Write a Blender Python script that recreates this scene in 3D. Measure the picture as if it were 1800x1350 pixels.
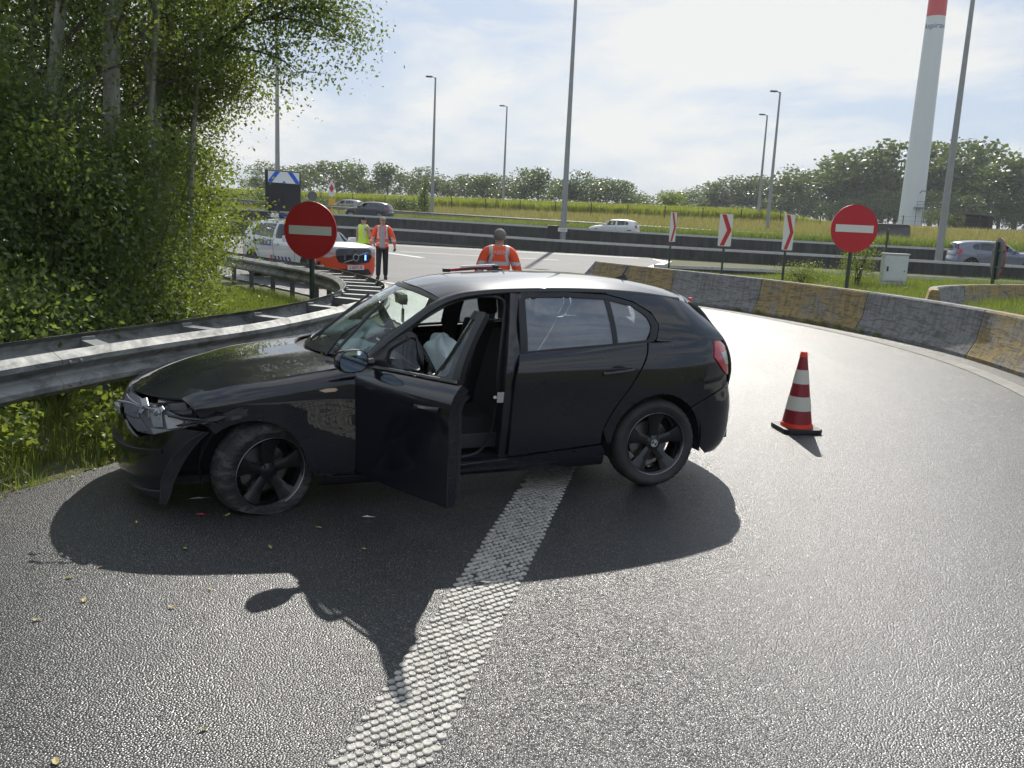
import bpy, bmesh, math, random
import numpy as np
from mathutils import Vector, Matrix, geometry
R = math.radians
random.seed(7); rng = np.random.default_rng(7)
for o in list(bpy.data.objects): bpy.data.objects.remove(o)
scn = bpy.context.scene
COL = scn.collection

# ------------------------------------------------------------------ camera
CAM_H, FPX, PITCH, ROLL = 1.80, 1520.0, R(10.45), R(2.6)
FW = np.array([0, math.cos(PITCH), -math.sin(PITCH)]); RT0 = np.array([1., 0, 0]); UP0 = np.cross(RT0, FW)
RT = math.cos(ROLL)*RT0 + math.sin(ROLL)*UP0
UP = -math.sin(ROLL)*RT0 + math.cos(ROLL)*UP0
ORG = np.array([0, 0, CAM_H])
cam = bpy.data.cameras.new('camera'); camo = bpy.data.objects.new('camera', cam); COL.objects.link(camo)
cam.sensor_width = 36; cam.lens = 36*FPX/1800; cam.clip_start = 0.1; cam.clip_end = 3000
m = Matrix.Identity(4)
for i in range(3):
    m[i][0], m[i][1], m[i][2], m[i][3] = RT[i], UP[i], -FW[i], ORG[i]
camo.matrix_world = m
scn.camera = camo
def ray(x, y): return FW + RT*(x-900)/FPX + UP*(675-y)/FPX
def gnd(x, y, z=0.0):
    v = ray(x, y); return ORG + v*((z-CAM_H)/v[2])
def atY(x, y, Y):
    v = ray(x, y); return ORG + v*(Y/v[1])

# ------------------------------------------------------------------ world, sun, exposure
SUN_EL, SUN_AZ = R(38), R(6.6)          # azimuth measured from +Y towards +X
w = bpy.data.worlds.new('World'); scn.world = w; w.use_nodes = True
nt = w.node_tree; N = nt.nodes; L = nt.links; N.clear()
out = N.new('ShaderNodeOutputWorld'); bg = N.new('ShaderNodeBackground')
sky = N.new('ShaderNodeTexSky'); sky.sky_type = 'NISHITA'; sky.sun_disc = False
sky.sun_elevation = SUN_EL; sky.sun_rotation = SUN_AZ; sky.air_density = 1.0; sky.dust_density = 1.6; sky.ozone_density = 1.2
tc = N.new('ShaderNodeTexCoord'); mp = N.new('ShaderNodeMapping'); mp.inputs['Scale'].default_value = (1.0, 1.0, 3.6)
mp.inputs['Location'].default_value = (3.1, .4, 1.3)
L.new(tc.outputs['Generated'], mp.inputs['Vector'])
n1 = N.new('ShaderNodeTexNoise'); n1.inputs['Scale'].default_value = 2.7; n1.inputs['Detail'].default_value = 9; n1.inputs['Roughness'].default_value = .58; n1.inputs['Distortion'].default_value = .35
L.new(mp.outputs[0], n1.inputs['Vector'])
cr = N.new('ShaderNodeValToRGB'); cr.color_ramp.elements[0].position = .45; cr.color_ramp.elements[1].position = .60
cr.color_ramp.elements[0].color = (.06, .06, .06, 1); cr.color_ramp.elements[1].color = (.95, .95, .95, 1)
L.new(n1.outputs['Fac'], cr.inputs['Fac'])
mixc = N.new('ShaderNodeMix'); mixc.data_type = 'RGBA'
veil = N.new('ShaderNodeMix'); veil.data_type = 'RGBA'; veil.inputs['Factor'].default_value = .80
L.new(sky.outputs[0], veil.inputs[6]); veil.inputs[7].default_value = (2.75, 3.75, 5.35, 1)     # even blue between the clouds
L.new(cr.outputs[0], mixc.inputs['Factor']); L.new(veil.outputs[2], mixc.inputs[6])
mixc.inputs[7].default_value = (6.9, 6.9, 6.75, 1)      # thin bright cloud veil
L.new(mixc.outputs[2], bg.inputs['Color']); bg.inputs['Strength'].default_value = 0.115
L.new(bg.outputs[0], out.inputs['Surface'])
sd = bpy.data.lights.new('sun', 'SUN'); sd.energy = 5.0; sd.angle = R(0.6); sd.color = (1, .95, .87)
suno = bpy.data.objects.new('sun', sd); COL.objects.link(suno)
sdir = Vector((math.sin(SUN_AZ)*math.cos(SUN_EL), math.cos(SUN_AZ)*math.cos(SUN_EL), math.sin(SUN_EL)))
suno.rotation_euler = sdir.to_track_quat('Z', 'Y').to_euler(); suno.location = (0, 0, 60)
scn.view_settings.view_transform = 'Standard'; scn.view_settings.look = 'None'
scn.view_settings.exposure = 0.15; scn.view_settings.gamma = 1.0; scn.view_settings.use_curve_mapping = False
scn.render.engine = 'CYCLES'
scn.cycles.use_denoising = True
scn.cycles.max_bounces = 8; scn.cycles.transparent_max_bounces = 16; scn.cycles.volume_bounces = 1
scn.cycles.transmission_bounces = 4; scn.cycles.diffuse_bounces = 3; scn.cycles.glossy_bounces = 4
scn.cycles.sample_clamp_indirect = 6.0; scn.cycles.caustics_reflective = False; scn.cycles.caustics_refractive = False

# ------------------------------------------------------------------ object helpers
def link(o, parent=None):
    COL.objects.link(o)
    if parent is not None: o.parent = parent
    return o
def tag(o, label=None, cat=None, group=None, kind=None):
    if label: o['label'] = label
    if cat: o['category'] = cat
    if group: o['group'] = group
    if kind: o['kind'] = kind
    return o
def thing(name, label, cat, loc=(0, 0, 0), rz=0, group=None, parent=None):
    o = bpy.data.objects.new(name, None); o.empty_display_size = .2; link(o, parent)
    o.location = loc; o.rotation_euler = (0, 0, rz)
    return tag(o, label, cat, group)
def empty(name, parent, loc=(0, 0, 0), rot=(0, 0, 0)):
    o = bpy.data.objects.new(name, None); o.empty_display_size = .1; link(o, parent)
    o.location = loc; o.rotation_euler = rot
    return o
def me_obj(name, me, parent=None, loc=None, rot=None):
    o = bpy.data.objects.new(name, me); link(o, parent)
    if loc is not None: o.location = loc
    if rot is not None: o.rotation_euler = rot
    return o
def mk(name, V, F, mat=None, parent=None, smooth=False, normals=None, loc=None, rot=None):
    me = bpy.data.meshes.new(name)
    me.from_pydata([tuple(map(float, v)) for v in V], [], [tuple(map(int, f)) for f in F])
    if mat is not None: me.materials.append(mat)
    if smooth: me.polygons.foreach_set('use_smooth', [True]*len(me.polygons))
    if normals is not None:
        me.polygons.foreach_set('use_smooth', [True]*len(me.polygons))
        me.normals_split_custom_set_from_vertices([tuple(map(float, n)) for n in normals])
    me.update()
    return me_obj(name, me, parent, loc, rot)
def np_mesh(name, V, F, mat=None, smooth=False, tint=None):
    """fast mesh from arrays; F is (n,3) or (n,4)"""
    V = np.asarray(V, np.float32); F = np.asarray(F, np.int32); k = F.shape[1]
    me = bpy.data.meshes.new(name)
    me.vertices.add(len(V)); me.vertices.foreach_set('co', V.ravel())
    me.loops.add(F.size); me.loops.foreach_set('vertex_index', F.ravel())
    me.polygons.add(len(F)); me.polygons.foreach_set('loop_start', np.arange(0, F.size, k, dtype=np.int32))
    if smooth: me.polygons.foreach_set('use_smooth', np.ones(len(F), bool))
    if tint is not None:
        a = me.attributes.new('tint', 'FLOAT', 'POINT'); a.data.foreach_set('value', np.asarray(tint, np.float32))
    if mat is not None: me.materials.append(mat)
    me.update(calc_edges=True); me.validate()
    return me
class MB:
    """collects simple solids into one mesh"""
    def __init__(s): s.V = []; s.F = []; s.M = []
    def add(s, V, F, mi=0):
        b = len(s.V); s.V += [tuple(map(float, v)) for v in V]; s.F += [tuple(i+b for i in f) for f in F]; s.M += [mi]*len(F); return s
    def box(s, c, d, rz=0, mi=0, M=None):
        x, y, z = d[0]/2, d[1]/2, d[2]/2
        V = [Vector(p) for p in ((-x,-y,-z),(x,-y,-z),(x,y,-z),(-x,y,-z),(-x,-y,z),(x,-y,z),(x,y,z),(-x,y,z))]
        mm = M if M is not None else Matrix.Rotation(rz, 3, 'Z')
        V = [mm @ v + Vector(c) for v in V]
        return s.add(V, [(0,3,2,1),(4,5,6,7),(0,1,5,4),(1,2,6,5),(2,3,7,6),(3,0,4,7)], mi)
    def tube(s, pts, rad, n=8, cap=True, mi=0):
        pts = [Vector(p) for p in pts]; k = len(pts)
        rad = rad if hasattr(rad, '__len__') else [rad]*k
        V = []; F = []; prev = None
        for i, p in enumerate(pts):
            t = (pts[min(i+1, k-1)] - pts[max(i-1, 0)]).normalized()
            a = prev - t*prev.dot(t) if prev is not None else None
            if a is None or a.length < 1e-5: a = t.orthogonal()
            a = a.normalized(); prev = a; b = t.cross(a)
            for j in range(n):
                th = 2*math.pi*j/n
                V.append(p + (a*math.cos(th) + b*math.sin(th))*rad[i])
        for i in range(k-1):
            for j in range(n):
                F.append((i*n+j, i*n+(j+1) % n, (i+1)*n+(j+1) % n, (i+1)*n+j))
        if cap: F += [tuple(range(n))[::-1], tuple((k-1)*n+j for j in range(n))]
        return s.add(V, F, mi)
    def lathe(s, prof, n=24, axis='Z', c=(0, 0, 0), mi=0, cap=False):
        V = []; F = []; k = len(prof)
        for j in range(n):
            th = 2*math.pi*j/n
            for r, h in prof:
                a, b = r*math.cos(th), r*math.sin(th)
                p = {'Z': (a, b, h), 'Y': (a, h, -b), 'X': (h, a, b)}[axis]
                V.append((p[0]+c[0], p[1]+c[1], p[2]+c[2]))
        for j in range(n):
            for i in range(k-1):
                F.append((j*k+i, ((j+1) % n)*k+i, ((j+1) % n)*k+i+1, j*k+i+1))
        if cap:
            F += [tuple(j*k for j in range(n))[::-1], tuple(j*k+k-1 for j in range(n))]
        return s.add(V, F, mi)
    def prism(s, poly, z0, z1, M=None, mi=0):
        n = len(poly); V = [Vector((x, y, z0)) for x, y in poly] + [Vector((x, y, z1)) for x, y in poly]
        if M is not None: V = [M @ v for v in V]
        F = [tuple(range(n))[::-1], tuple(range(n, 2*n))] + [(i, (i+1) % n, n+(i+1) % n, n+i) for i in range(n)]
        return s.add(V, F, mi)
    def sweep(s, prof, path, closed=True, cap=True, mi=0, up=Vector((0, 0, 1))):
        """prof: (side, up) points; path: 3D points; side = path tangent x up"""
        P = [Vector(p) for p in path]; k = len(P); n = len(prof); V = []; F = []
        for i, p in enumerate(P):
            t = (P[min(i+1, k-1)] - P[max(i-1, 0)]).normalized(); sd_ = t.cross(up).normalized(); u_ = sd_.cross(t)
            for a, b in prof: V.append(p + sd_*a + u_*b)
        q = n if closed else n-1
        for i in range(k-1):
            for j in range(q): F.append((i*n+j, i*n+(j+1) % n, (i+1)*n+(j+1) % n, (i+1)*n+j))
        if cap and closed: F += [tuple(range(n))[::-1], tuple((k-1)*n+j for j in range(n))]
        return s.add(V, F, mi)
    def build(s, name, mat, parent=None, smooth=False, loc=None, rot=None, fix=True, angle=None, bevel=0):
        me = bpy.data.meshes.new(name); me.from_pydata(s.V, [], s.F)
        for mm in (mat if isinstance(mat, (list, tuple)) else [mat]): me.materials.append(mm)
        if any(s.M): me.polygons.foreach_set('material_index', s.M)
        if fix or bevel:
            bm = bmesh.new(); bm.from_mesh(me)
            if bevel:
                bmesh.ops.bevel(bm, geom=[e for e in bm.edges if e.is_manifold and e.calc_face_angle(0) > .6], offset=bevel, segments=2, affect='EDGES', profile=.6)
            if fix: bmesh.ops.recalc_face_normals(bm, faces=bm.faces)
            bm.to_mesh(me); bm.free()
        if smooth:
            me.polygons.foreach_set('use_smooth', [True]*len(me.polygons))
            me.set_sharp_from_angle(angle=R(angle if angle else 40))
        me.update()
        return me_obj(name, me, parent, loc, rot)
def copy_tree(o, parent=None):
    c = o.copy(); COL.objects.link(c); c.parent = parent
    for ch in [x for x in bpy.data.objects if x.parent == o]: copy_tree(ch, c)
    return c
def spline(pts, step=None, n=None, closed=False):
    """smooth resampled Catmull-Rom polyline through pts (any dim)"""
    P = np.array(pts, float); k = len(P); o = []
    if closed: Q = np.vstack([P[-1], P, P[0], P[1]])
    else: Q = np.vstack([2*P[0]-P[1], P, 2*P[-1]-P[-2]])
    segs = k if closed else k-1
    for i in range(segs):
        p0, p1, p2, p3 = Q[i], Q[i+1], Q[i+2], Q[i+3]
        d0, d1, d2 = [max(np.linalg.norm(b-a)**.5, 1e-4) for a, b in ((p0, p1), (p1, p2), (p2, p3))]
        m1 = (p1-p0)/d0 - (p2-p0)/(d0+d1) + (p2-p1)/d1; m2 = (p2-p1)/d1 - (p3-p1)/(d1+d2) + (p3-p2)/d2
        m1, m2 = m1*d1, m2*d1
        for t in np.linspace(0, 1, 12, endpoint=False):
            o.append((2*t**3-3*t**2+1)*p1 + (t**3-2*t**2+t)*m1 + (-2*t**3+3*t**2)*p2 + (t**3-t**2)*m2)
    o.append(P[0] if closed else P[-1]); o = np.array(o)
    d = np.r_[0, np.cumsum(np.linalg.norm(np.diff(o, axis=0), axis=1))]
    if n is None: n = max(2, int(round(d[-1]/step))+1)
    q = np.linspace(0, d[-1], n)
    return np.stack([np.interp(q, d, o[:, i]) for i in range(o.shape[1])], 1)
def text_mesh(s, size, depth=0.0, align='CENTER', bold=0.0):
    cu = bpy.data.curves.new('lettering', 'FONT'); cu.body = s; cu.size = size; cu.align_x = align; cu.align_y = 'CENTER'; cu.extrude = depth; cu.offset = bold
    o = bpy.data.objects.new('lettering', cu); COL.objects.link(o)
    dg = bpy.context.evaluated_depsgraph_get(); me = bpy.data.meshes.new_from_object(o.evaluated_get(dg))
    bpy.data.objects.remove(o); bpy.data.curves.remove(cu)
    me.name = 'lettering'
    return me

# ------------------------------------------------------------------ material helpers
class G:
    def __init__(s, name):
        s.m = bpy.data.materials.new(name); s.m.use_nodes = True; s.t = s.m.node_tree; s.t.nodes.clear()
        s.out = s.n('OutputMaterial')
    def n(s, typ, **kw):
        nd = s.t.nodes.new('ShaderNode'+typ)
        for k, v in kw.items():
            if hasattr(nd, k): setattr(nd, k, v)
        return nd
    def set(s, sock, v):
        if isinstance(v, bpy.types.NodeSocket): s.t.links.new(v, sock)
        else: sock.default_value = v if not (isinstance(v, tuple) and len(v) == 3 and sock.type == 'RGBA') else (*v, 1)
    def coord(s, kind='Object', scale=None):
        c = s.n('TexCoord').outputs[kind]
        if scale is None: return c
        mp = s.n('Mapping'); s.t.links.new(c, mp.inputs[0]); mp.inputs['Scale'].default_value = scale
        return mp.outputs[0]
    def noise(s, vec, scale, detail=4, rough=.5, dist=0):
        x = s.n('TexNoise'); s.t.links.new(vec, x.inputs['Vector'])
        x.inputs['Scale'].default_value = scale; x.inputs['Detail'].default_value = detail; x.inputs['Roughness'].default_value = rough; x.inputs['Distortion'].default_value = dist
        return x.outputs['Fac']
    def voro(s, vec, scale, feature='F1', outp='Distance', rand=1.0):
        x = s.n('TexVoronoi', feature=feature); s.t.links.new(vec, x.inputs['Vector'])
        x.inputs['Scale'].default_value = scale; x.inputs['Randomness'].default_value = rand
        return x.outputs[outp]
    def ramp(s, fac, stops):
        x = s.n('ValToRGB'); s.set(x.inputs[0], fac); e = x.color_ramp.elements
        while len(e) < len(stops): e.new(.5)
        for i, (p, c) in enumerate(stops):
            e[i].position = p; e[i].color = (*c, 1) if hasattr(c, '__len__') else (c, c, c, 1)
        return x.outputs[0]
    def mix(s, f, a, b, mode='MIX'):
        x = s.n('Mix', data_type='RGBA', blend_type=mode); s.set(x.inputs[0], f); s.set(x.inputs[6], a); s.set(x.inputs[7], b)
        return x.outputs[2]
    def math(s, op, a, b=0.0, clamp=False):
        x = s.n('Math', operation=op, use_clamp=clamp); s.set(x.inputs[0], a); s.set(x.inputs[1], b); return x.outputs[0]
    def sep(s, v, i):
        x = s.n('SeparateXYZ'); s.t.links.new(v, x.inputs[0]); return x.outputs[i]
    def attr(s, name):
        x = s.n('Attribute'); x.attribute_name = name; return x.outputs['Fac']
    def rnd(s): return s.n('ObjectInfo').outputs['Random']
    def bump(s, h, strength=.5, dist=.01, normal=None):
        x = s.n('Bump'); s.set(x.inputs['Height'], h); x.inputs['Strength'].default_value = strength; x.inputs['Distance'].default_value = dist
        if normal is not None: s.t.links.new(normal, x.inputs['Normal'])
        return x.outputs[0]
    def bsdf(s, color=(.5, .5, .5), rough=.5, metal=0., bump=None, **kw):
        b = s.n('BsdfPrincipled'); s.set(b.inputs['Base Color'], color); s.set(b.inputs['Roughness'], rough); s.set(b.inputs['Metallic'], metal)
        for k, v in kw.items():
            s.set(b.inputs[k.replace('_', ' ')], v)
        if bump is not None: s.t.links.new(bump, b.inputs['Normal'])
        s.b = b
        return b.outputs[0]
    def done(s, sh, disp=None):
        s.t.links.new(sh, s.out.inputs['Surface']); return s.m
def plain(name, col, rough=.5, metal=0., nz=0.0, scale=20, bump=0.0, **kw):
    g = G(name)
    if nz or bump:
        f = g.noise(g.coord(), scale, 4, .6)
        c = g.mix(f, tuple(x*(1-nz) for x in col), tuple(min(1, x*(1+nz)) for x in col))
        return g.done(g.bsdf(c, rough, metal, bump=g.bump(f, bump, .01) if bump else None, **kw))
    return g.done(g.bsdf(col, rough, metal, **kw))
def glass(name, tint=(.9, .95, .93), refl=1.0, pale_film=0.0, ior=1.5, film_col=(.5, .52, .55)):
    g = G(name)
    fr = g.n('Fresnel'); fr.inputs['IOR'].default_value = ior
    tr = g.n('BsdfTransparent'); g.set(tr.inputs[0], tint)
    gl = g.n('BsdfGlossy'); gl.inputs['Roughness'].default_value = .02; g.set(gl.inputs[0], (.95, .97, 1))
    mx = g.n('MixShader'); g.set(mx.inputs[0], g.math('MULTIPLY', fr.outputs[0], refl, True)); g.t.links.new(tr.outputs[0], mx.inputs[1]); g.t.links.new(gl.outputs[0], mx.inputs[2])
    sh = mx.outputs[0]
    if pale_film:
        d = g.n('BsdfDiffuse'); g.set(d.inputs[0], film_col); m2 = g.n('MixShader')
        f = g.noise(g.coord(), 3, 4, .6); g.set(m2.inputs[0], g.math('MULTIPLY', f, pale_film*2, True))
        g.t.links.new(sh, m2.inputs[1]); g.t.links.new(d.outputs[0], m2.inputs[2]); sh = m2.outputs[0]
    return g.done(sh)
MT = {}
def mats():
    g = G('asphalt'); v = g.coord('Object')
    vw = g.n('Mapping'); g.t.links.new(v, vw.inputs[0])
    d = g.voro(v, 112); cell = g.voro(v, 112, outp='Color'); big = g.noise(v, .55, 5, .6); mid = g.noise(v, 9, 4, .6)
    cs = g.sep(cell, 0); c2 = g.sep(cell, 1)
    base = g.ramp(cs, [(0, (.016, .0165, .018)), (.40, (.040, .041, .043)), (.72, (.085, .085, .084)), (.92, (.17, .168, .16)), (1, (.33, .32, .29))])
    base = g.mix(g.ramp(d, [(.30, 0.0), (.55, 1.0)]), base, (.005, .005, .006))
    base = g.mix(.22, base, g.ramp(big, [(.3, (.022, .023, .025)), (.75, (.075, .075, .075))]))
    h = g.math('SUBTRACT', 1.0, g.math('MULTIPLY', d, 1.5))
    hh = g.math('ADD', h, g.math('MULTIPLY', c2, .9))
    rg = g.math('ADD', g.math('MULTIPLY', c2, .22), g.math('MULTIPLY', big, .16)); trk = g.noise(g.coord('Object', (1.6, .10, 1)), 1.0, 3, .5, .6); rg = g.math('ADD', rg, g.math('MULTIPLY', trk, .16)); rg = g.math('ADD', rg, .13)
    MT['asphalt'] = g.done(g.bsdf(base, rg, bump=g.bump(g.math('ADD', hh, g.math('MULTIPLY', g.noise(v, 300, 2, .6), .25)), .66, .0038), Specular_IOR_Level=.85))
    g = G('concrete_road'); v = g.coord(); big = g.noise(v, .35, 5, .6); f = g.noise(v, 60, 3, .6)
    st = g.noise(g.coord('Object', (.25, 3, 1)), 1.2, 3, .5)
    c = g.ramp(big, [(.3, (.11, .108, .102)), (.7, (.17, .167, .16))]); c = g.mix(g.math('MULTIPLY', st, .5), c, (.07, .07, .07))
    MT['concrete_road'] = g.done(g.bsdf(c, .8, bump=g.bump(f, .5, .01)))
    g = G('motorway_asphalt'); v = g.coord(); f = g.noise(v, 40, 3, .6); big = g.noise(v, .2, 4, .6)
    MT['motorway'] = g.done(g.bsdf(g.ramp(big, [(.3, .075), (.7, .12)]), .6, bump=g.bump(f, .4, .01)))
    # weathered barrier paint: yellow or bare grey concrete, streaks and scuffs
    for nm, c0, c1 in (('barrier_yellow', (.44, .315, .105), (.31, .225, .09)), ('barrier_grey', (.30, .30, .295), (.22, .22, .22))):
        g = G(nm); v = g.coord(); a = g.noise(v, 1.7, 7, .75, .3); b = g.noise(g.coord('Object', (1.1, 1.1, 9)), 2.0, 7, .72, 1.1); s = g.noise(g.coord('Object', (7, 7, .6)), 1.6, 5, .65)
        pk = g.noise(v, 14, 6, .8, .4)
        c = g.mix(a, c0, c1)
        c = g.mix(g.ramp(a, [(.50, 0.), (.60, .9)]), c, (.27, .262, .25))            # paint worn to bare concrete
        c = g.mix(g.ramp(pk, [(.56, 0.), (.64, .9)]), c, (.20, .195, .185))          # chipped flakes
        c = g.mix(g.ramp(b, [(.48, 0.), (.60, .75)]), c, (.085, .080, .070))         # tyre scrapes
        c = g.mix(g.ramp(s, [(.46, 0.), (.72, .65)]), c, (.060, .058, .052))         # drip streaks
        f = g.noise(v, 55, 5, .75)
        MT[nm] = g.done(g.bsdf(c, .8, bump=g.bump(g.math('ADD', f, g.math('MULTIPLY', b, 1.8)), .5, .014)))
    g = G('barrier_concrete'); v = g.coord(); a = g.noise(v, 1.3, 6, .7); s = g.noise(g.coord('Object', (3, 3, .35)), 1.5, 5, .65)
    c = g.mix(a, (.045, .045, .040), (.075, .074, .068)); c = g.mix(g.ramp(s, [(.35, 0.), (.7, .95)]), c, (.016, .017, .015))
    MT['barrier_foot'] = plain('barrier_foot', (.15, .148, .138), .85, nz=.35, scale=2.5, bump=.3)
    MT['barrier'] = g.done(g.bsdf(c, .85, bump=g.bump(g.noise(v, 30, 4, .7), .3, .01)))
    MT['barrier_top'] = plain('barrier_top', (.42, .42, .40), .75, nz=.35, scale=6)  # pale colour paints the sunlit upper edge onto the concrete barriers
    MT['galv'] = (lambda g: g.done(g.bsdf(g.mix(g.noise(g.coord(), 3, 6, .7, .6), (.15, .16, .165), (.36, .37, .37)),
        g.math('ADD', .38, g.math('MULTIPLY', g.noise(g.coord(), 14, 4, .6), .3)), .55, bump=g.bump(g.noise(g.coord(), 25, 4, .6), .12, .01))))(G('galvanised'))
    MT['galv_road'] = (lambda g: g.done(g.bsdf(g.mix(g.ramp(g.noise(g.coord('Object', (1, 1, 2.2)), 2.6, 6, .72, .8), [(.42, 0.), (.62, 1.)]), (.32, .325, .31), (.12, .124, .12)),
        g.math('ADD', .55, g.math('MULTIPLY', g.noise(g.coord(), 14, 4, .6), .3)), .25, bump=g.bump(g.noise(g.coord(), 9, 5, .65), .22, .012))))(G('galvanised_dirty'))
    MT['galv_dark'] = plain('galv_dark', (.12, .125, .13), .55, .4, nz=.3, scale=8)
    MT['pole'] = plain('lamp_pole', (.30, .31, .31), .5, .5, nz=.2, scale=3)
    MT['green_post'] = plain('green_post', (.035, .055, .045), .45, .2)
    MT['sign_red'] = plain('sign_red', (.52, .012, .022), .38, nz=.08, scale=3)
    MT['sign_white'] = plain('sign_white', (.72, .72, .70), .4, nz=.06, scale=3)
    MT['sign_back'] = plain('sign_back', (.10, .105, .105), .55, .2, nz=.2)
    MT['sign_yellow'] = plain('sign_yellow', (.72, .40, .02), .4)
    MT['black'] = plain('black_plastic', (.018, .018, .02), .5, nz=.3, scale=30)
    MT['rubber'] = (lambda g: g.done(g.bsdf(g.mix(g.ramp(g.noise(g.coord(), 6, 5, .7), [(.35, 0.), (.7, 1.)]), (.020, .020, .021), (.055, .053, .050)), .72)))(G('tyre_rubber'))
    MT['rubber_scuffed'] = (lambda g: g.done(g.bsdf(g.mix(g.ramp(g.noise(g.coord('Object', (1, 1, 3)), 7, 6, .75, .8), [(.47, 0.), (.66, 1.)]), (.020, .020, .021), (.10, .097, .09)), .8, bump=g.bump(g.noise(g.coord(), 40, 5, .7), .4, .01))))(G('scuffed_rubber'))
    MT['cone_red'] = plain('cone_red', (.25, .009, .018), .4, nz=.15)
    MT['cone_white'] = plain('cone_white', (.62, .60, .52), .45, nz=.1, scale=8)
    MT['cone_orange'] = plain('cone_orange', (.80, .045, .02), .45)
    MT['cabinet'] = plain('cabinet', (.56, .60, .60), .55, nz=.1, scale=5)
    MT['tower'] = plain('tower_paint', (.62, .66, .68), .4, nz=.05, scale=.2)
    MT['tower_red'] = plain('tower_red', (.55, .03, .035), .4)
    MT['bark'] = (lambda g: g.done(g.bsdf(g.mix(g.ramp(g.noise(g.coord('Object', (1, 1, .35)), 9, 6, .7), [(.40, 0.), (.70, 1.)]), (.30, .30, .25), (.10, .10, .075)), .85, bump=g.bump(g.noise(g.coord('Object', (1, 1, .3)), 22, 5, .7), .6, .02))))(G('bark'))
    MT['bark_dark'] = plain('bark_dark', (.06, .052, .04), .9, nz=.4, scale=14, bump=.4)
    for nm, ca, cb, cc, tr in (('leaf_dark', (.048, .088, .034), (.090, .145, .050), (.18, .21, .07), .50),
                               ('leaf_mid', (.070, .122, .032), (.130, .190, .048), (.25, .26, .07), .55),
                               ('leaf_light', (.11, .165, .03), (.19, .24, .045), (.30, .28, .06), .55),
                               ('leaf_far', (.036, .072, .026), (.065, .108, .036), (.10, .135, .05), .33),
                               ('leaf_far_b', (.052, .088, .030), (.085, .128, .040), (.13, .155, .055), .33),
                               ('grass_blade', (.10, .16, .026), (.18, .24, .038), (.32, .31, .085), .45),
                               ('crop', (.24, .28, .035), (.36, .38, .045), (.50, .45, .07), .42),
                               ('dry_grass', (.25, .25, .06), (.36, .32, .09), (.44, .37, .15), .35)):
        g = G(nm); t = g.attr('tint')
        c = g.ramp(t, [(0, ca), (.55, cb), (1, cc)])
        p = g.n('BsdfPrincipled'); g.set(p.inputs['Base Color'], c); p.inputs['Roughness'].default_value = .42; p.inputs['Specular IOR Level'].default_value = .45
        tl = g.n('BsdfTranslucent'); g.set(tl.inputs[0], g.mix(.5, c, (.25, .32, .03), 'MIX') if nm not in ('dry_grass',) else c)
        mx = g.n('MixShader'); mx.inputs[0].default_value = tr; g.t.links.new(p.outputs[0], mx.inputs[1]); g.t.links.new(tl.outputs[0], mx.inputs[2])
        MT[nm] = g.done(mx.outputs[0])
    g = G('verge'); v = g.coord(); a = g.noise(v, .8, 6, .7); b = g.noise(v, 9, 5, .7)
    c = g.mix(a, (.060, .075, .024), (.125, .125, .045)); c = g.mix(g.ramp(b, [(.45, 0.), (.7, .8)]), c, (.065, .048, .03))
    MT['verge'] = g.done(g.bsdf(c, .95, bump=g.bump(b, .8, .05)))
    MT['soil'] = plain('soil', (.075, .060, .042), .95, nz=.5, scale=18, bump=.8)
    MT['marking'] = (lambda g: g.done(g.bsdf(g.mix(g.ramp(g.noise(g.coord(), 45, 5, .7), [(.42, 0.), (.70, .8)]), (.43, .415, .37), (.17, .165, .15)), .6, bump=g.bump(g.noise(g.coord(), 220, 3, .6), .35, .003))))(G('thermoplastic'))
    for i_, (ca, cb) in enumerate((((.46, .445, .40), (.22, .215, .195)), ((.41, .395, .35), (.19, .185, .165)), ((.35, .335, .30), (.16, .155, .14)))):
        g = G('thermoplastic_%s' % 'abc'[i_]); f = g.noise(g.coord(), 60, 5, .7); MT['marking%d' % i_] = g.done(g.bsdf(g.mix(g.ramp(f, [(.42, 0.), (.70, .85)]), ca, cb), .6, bump=g.bump(g.noise(g.coord(), 240, 3, .6), .35, .003)))
    MT['line_paint'] = plain('line_paint', (.40, .40, .38), .6, nz=.25, scale=6)
    MT['dry_leaf'] = plain('dry_leaf', (.42, .33, .14), .7, nz=.35, scale=40)
    MT['dry_leaf_green'] = plain('dry_leaf_green', (.24, .28, .09), .7, nz=.3, scale=40)
    MT['chrome'] = plain('chrome', (.75, .76, .78), .18, 1.0)
mats()

# ------------------------------------------------------------------ terrain
GU = np.array([-60, 36, 50, 60, 71, 80, 88, 100, 108, 160, 300, 1500]); GZ = np.array([0, 0, .35, .6, 1.1, 1.6, 2.2, 3.0, 3.3, 4.6, 6.0, 8.0])
def U(x, y): return y + .22*x
def base_z(x, y): return np.interp(U(np.asarray(x, float), np.asarray(y, float)), GU, GZ)
JB = spline([(1.9, 28.6), (2.79, 26.2), (4.73, 22.6), (6.0, 20.25), (6.75, 18.3), (7.2, 16.7), (7.48, 15.1), (7.56, 13.6), (7.48, 12.2), (7.2, 10.5), (6.7, 8.6), (5.9, 6.6), (4.9, 4.8)], step=.25)   # axis of the ramp barrier
GR_OUT = spline([(-4.3, 2.2), (-3.75, 4.2), (-3.4, 5.63), (-3.18, 6.38), (-2.86, 7.27), (-2.48, 8.25), (-2.12, 9.88), (-1.97, 11.1), (-1.95, 12.6), (-2.12, 13.95), (-2.42, 15.0), (-2.88, 16.06), (-3.46, 17.15), (-4.23, 18.4), (-6.65, 21.7), (-12, 28.2), (-20, 37)], step=.2)
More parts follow.
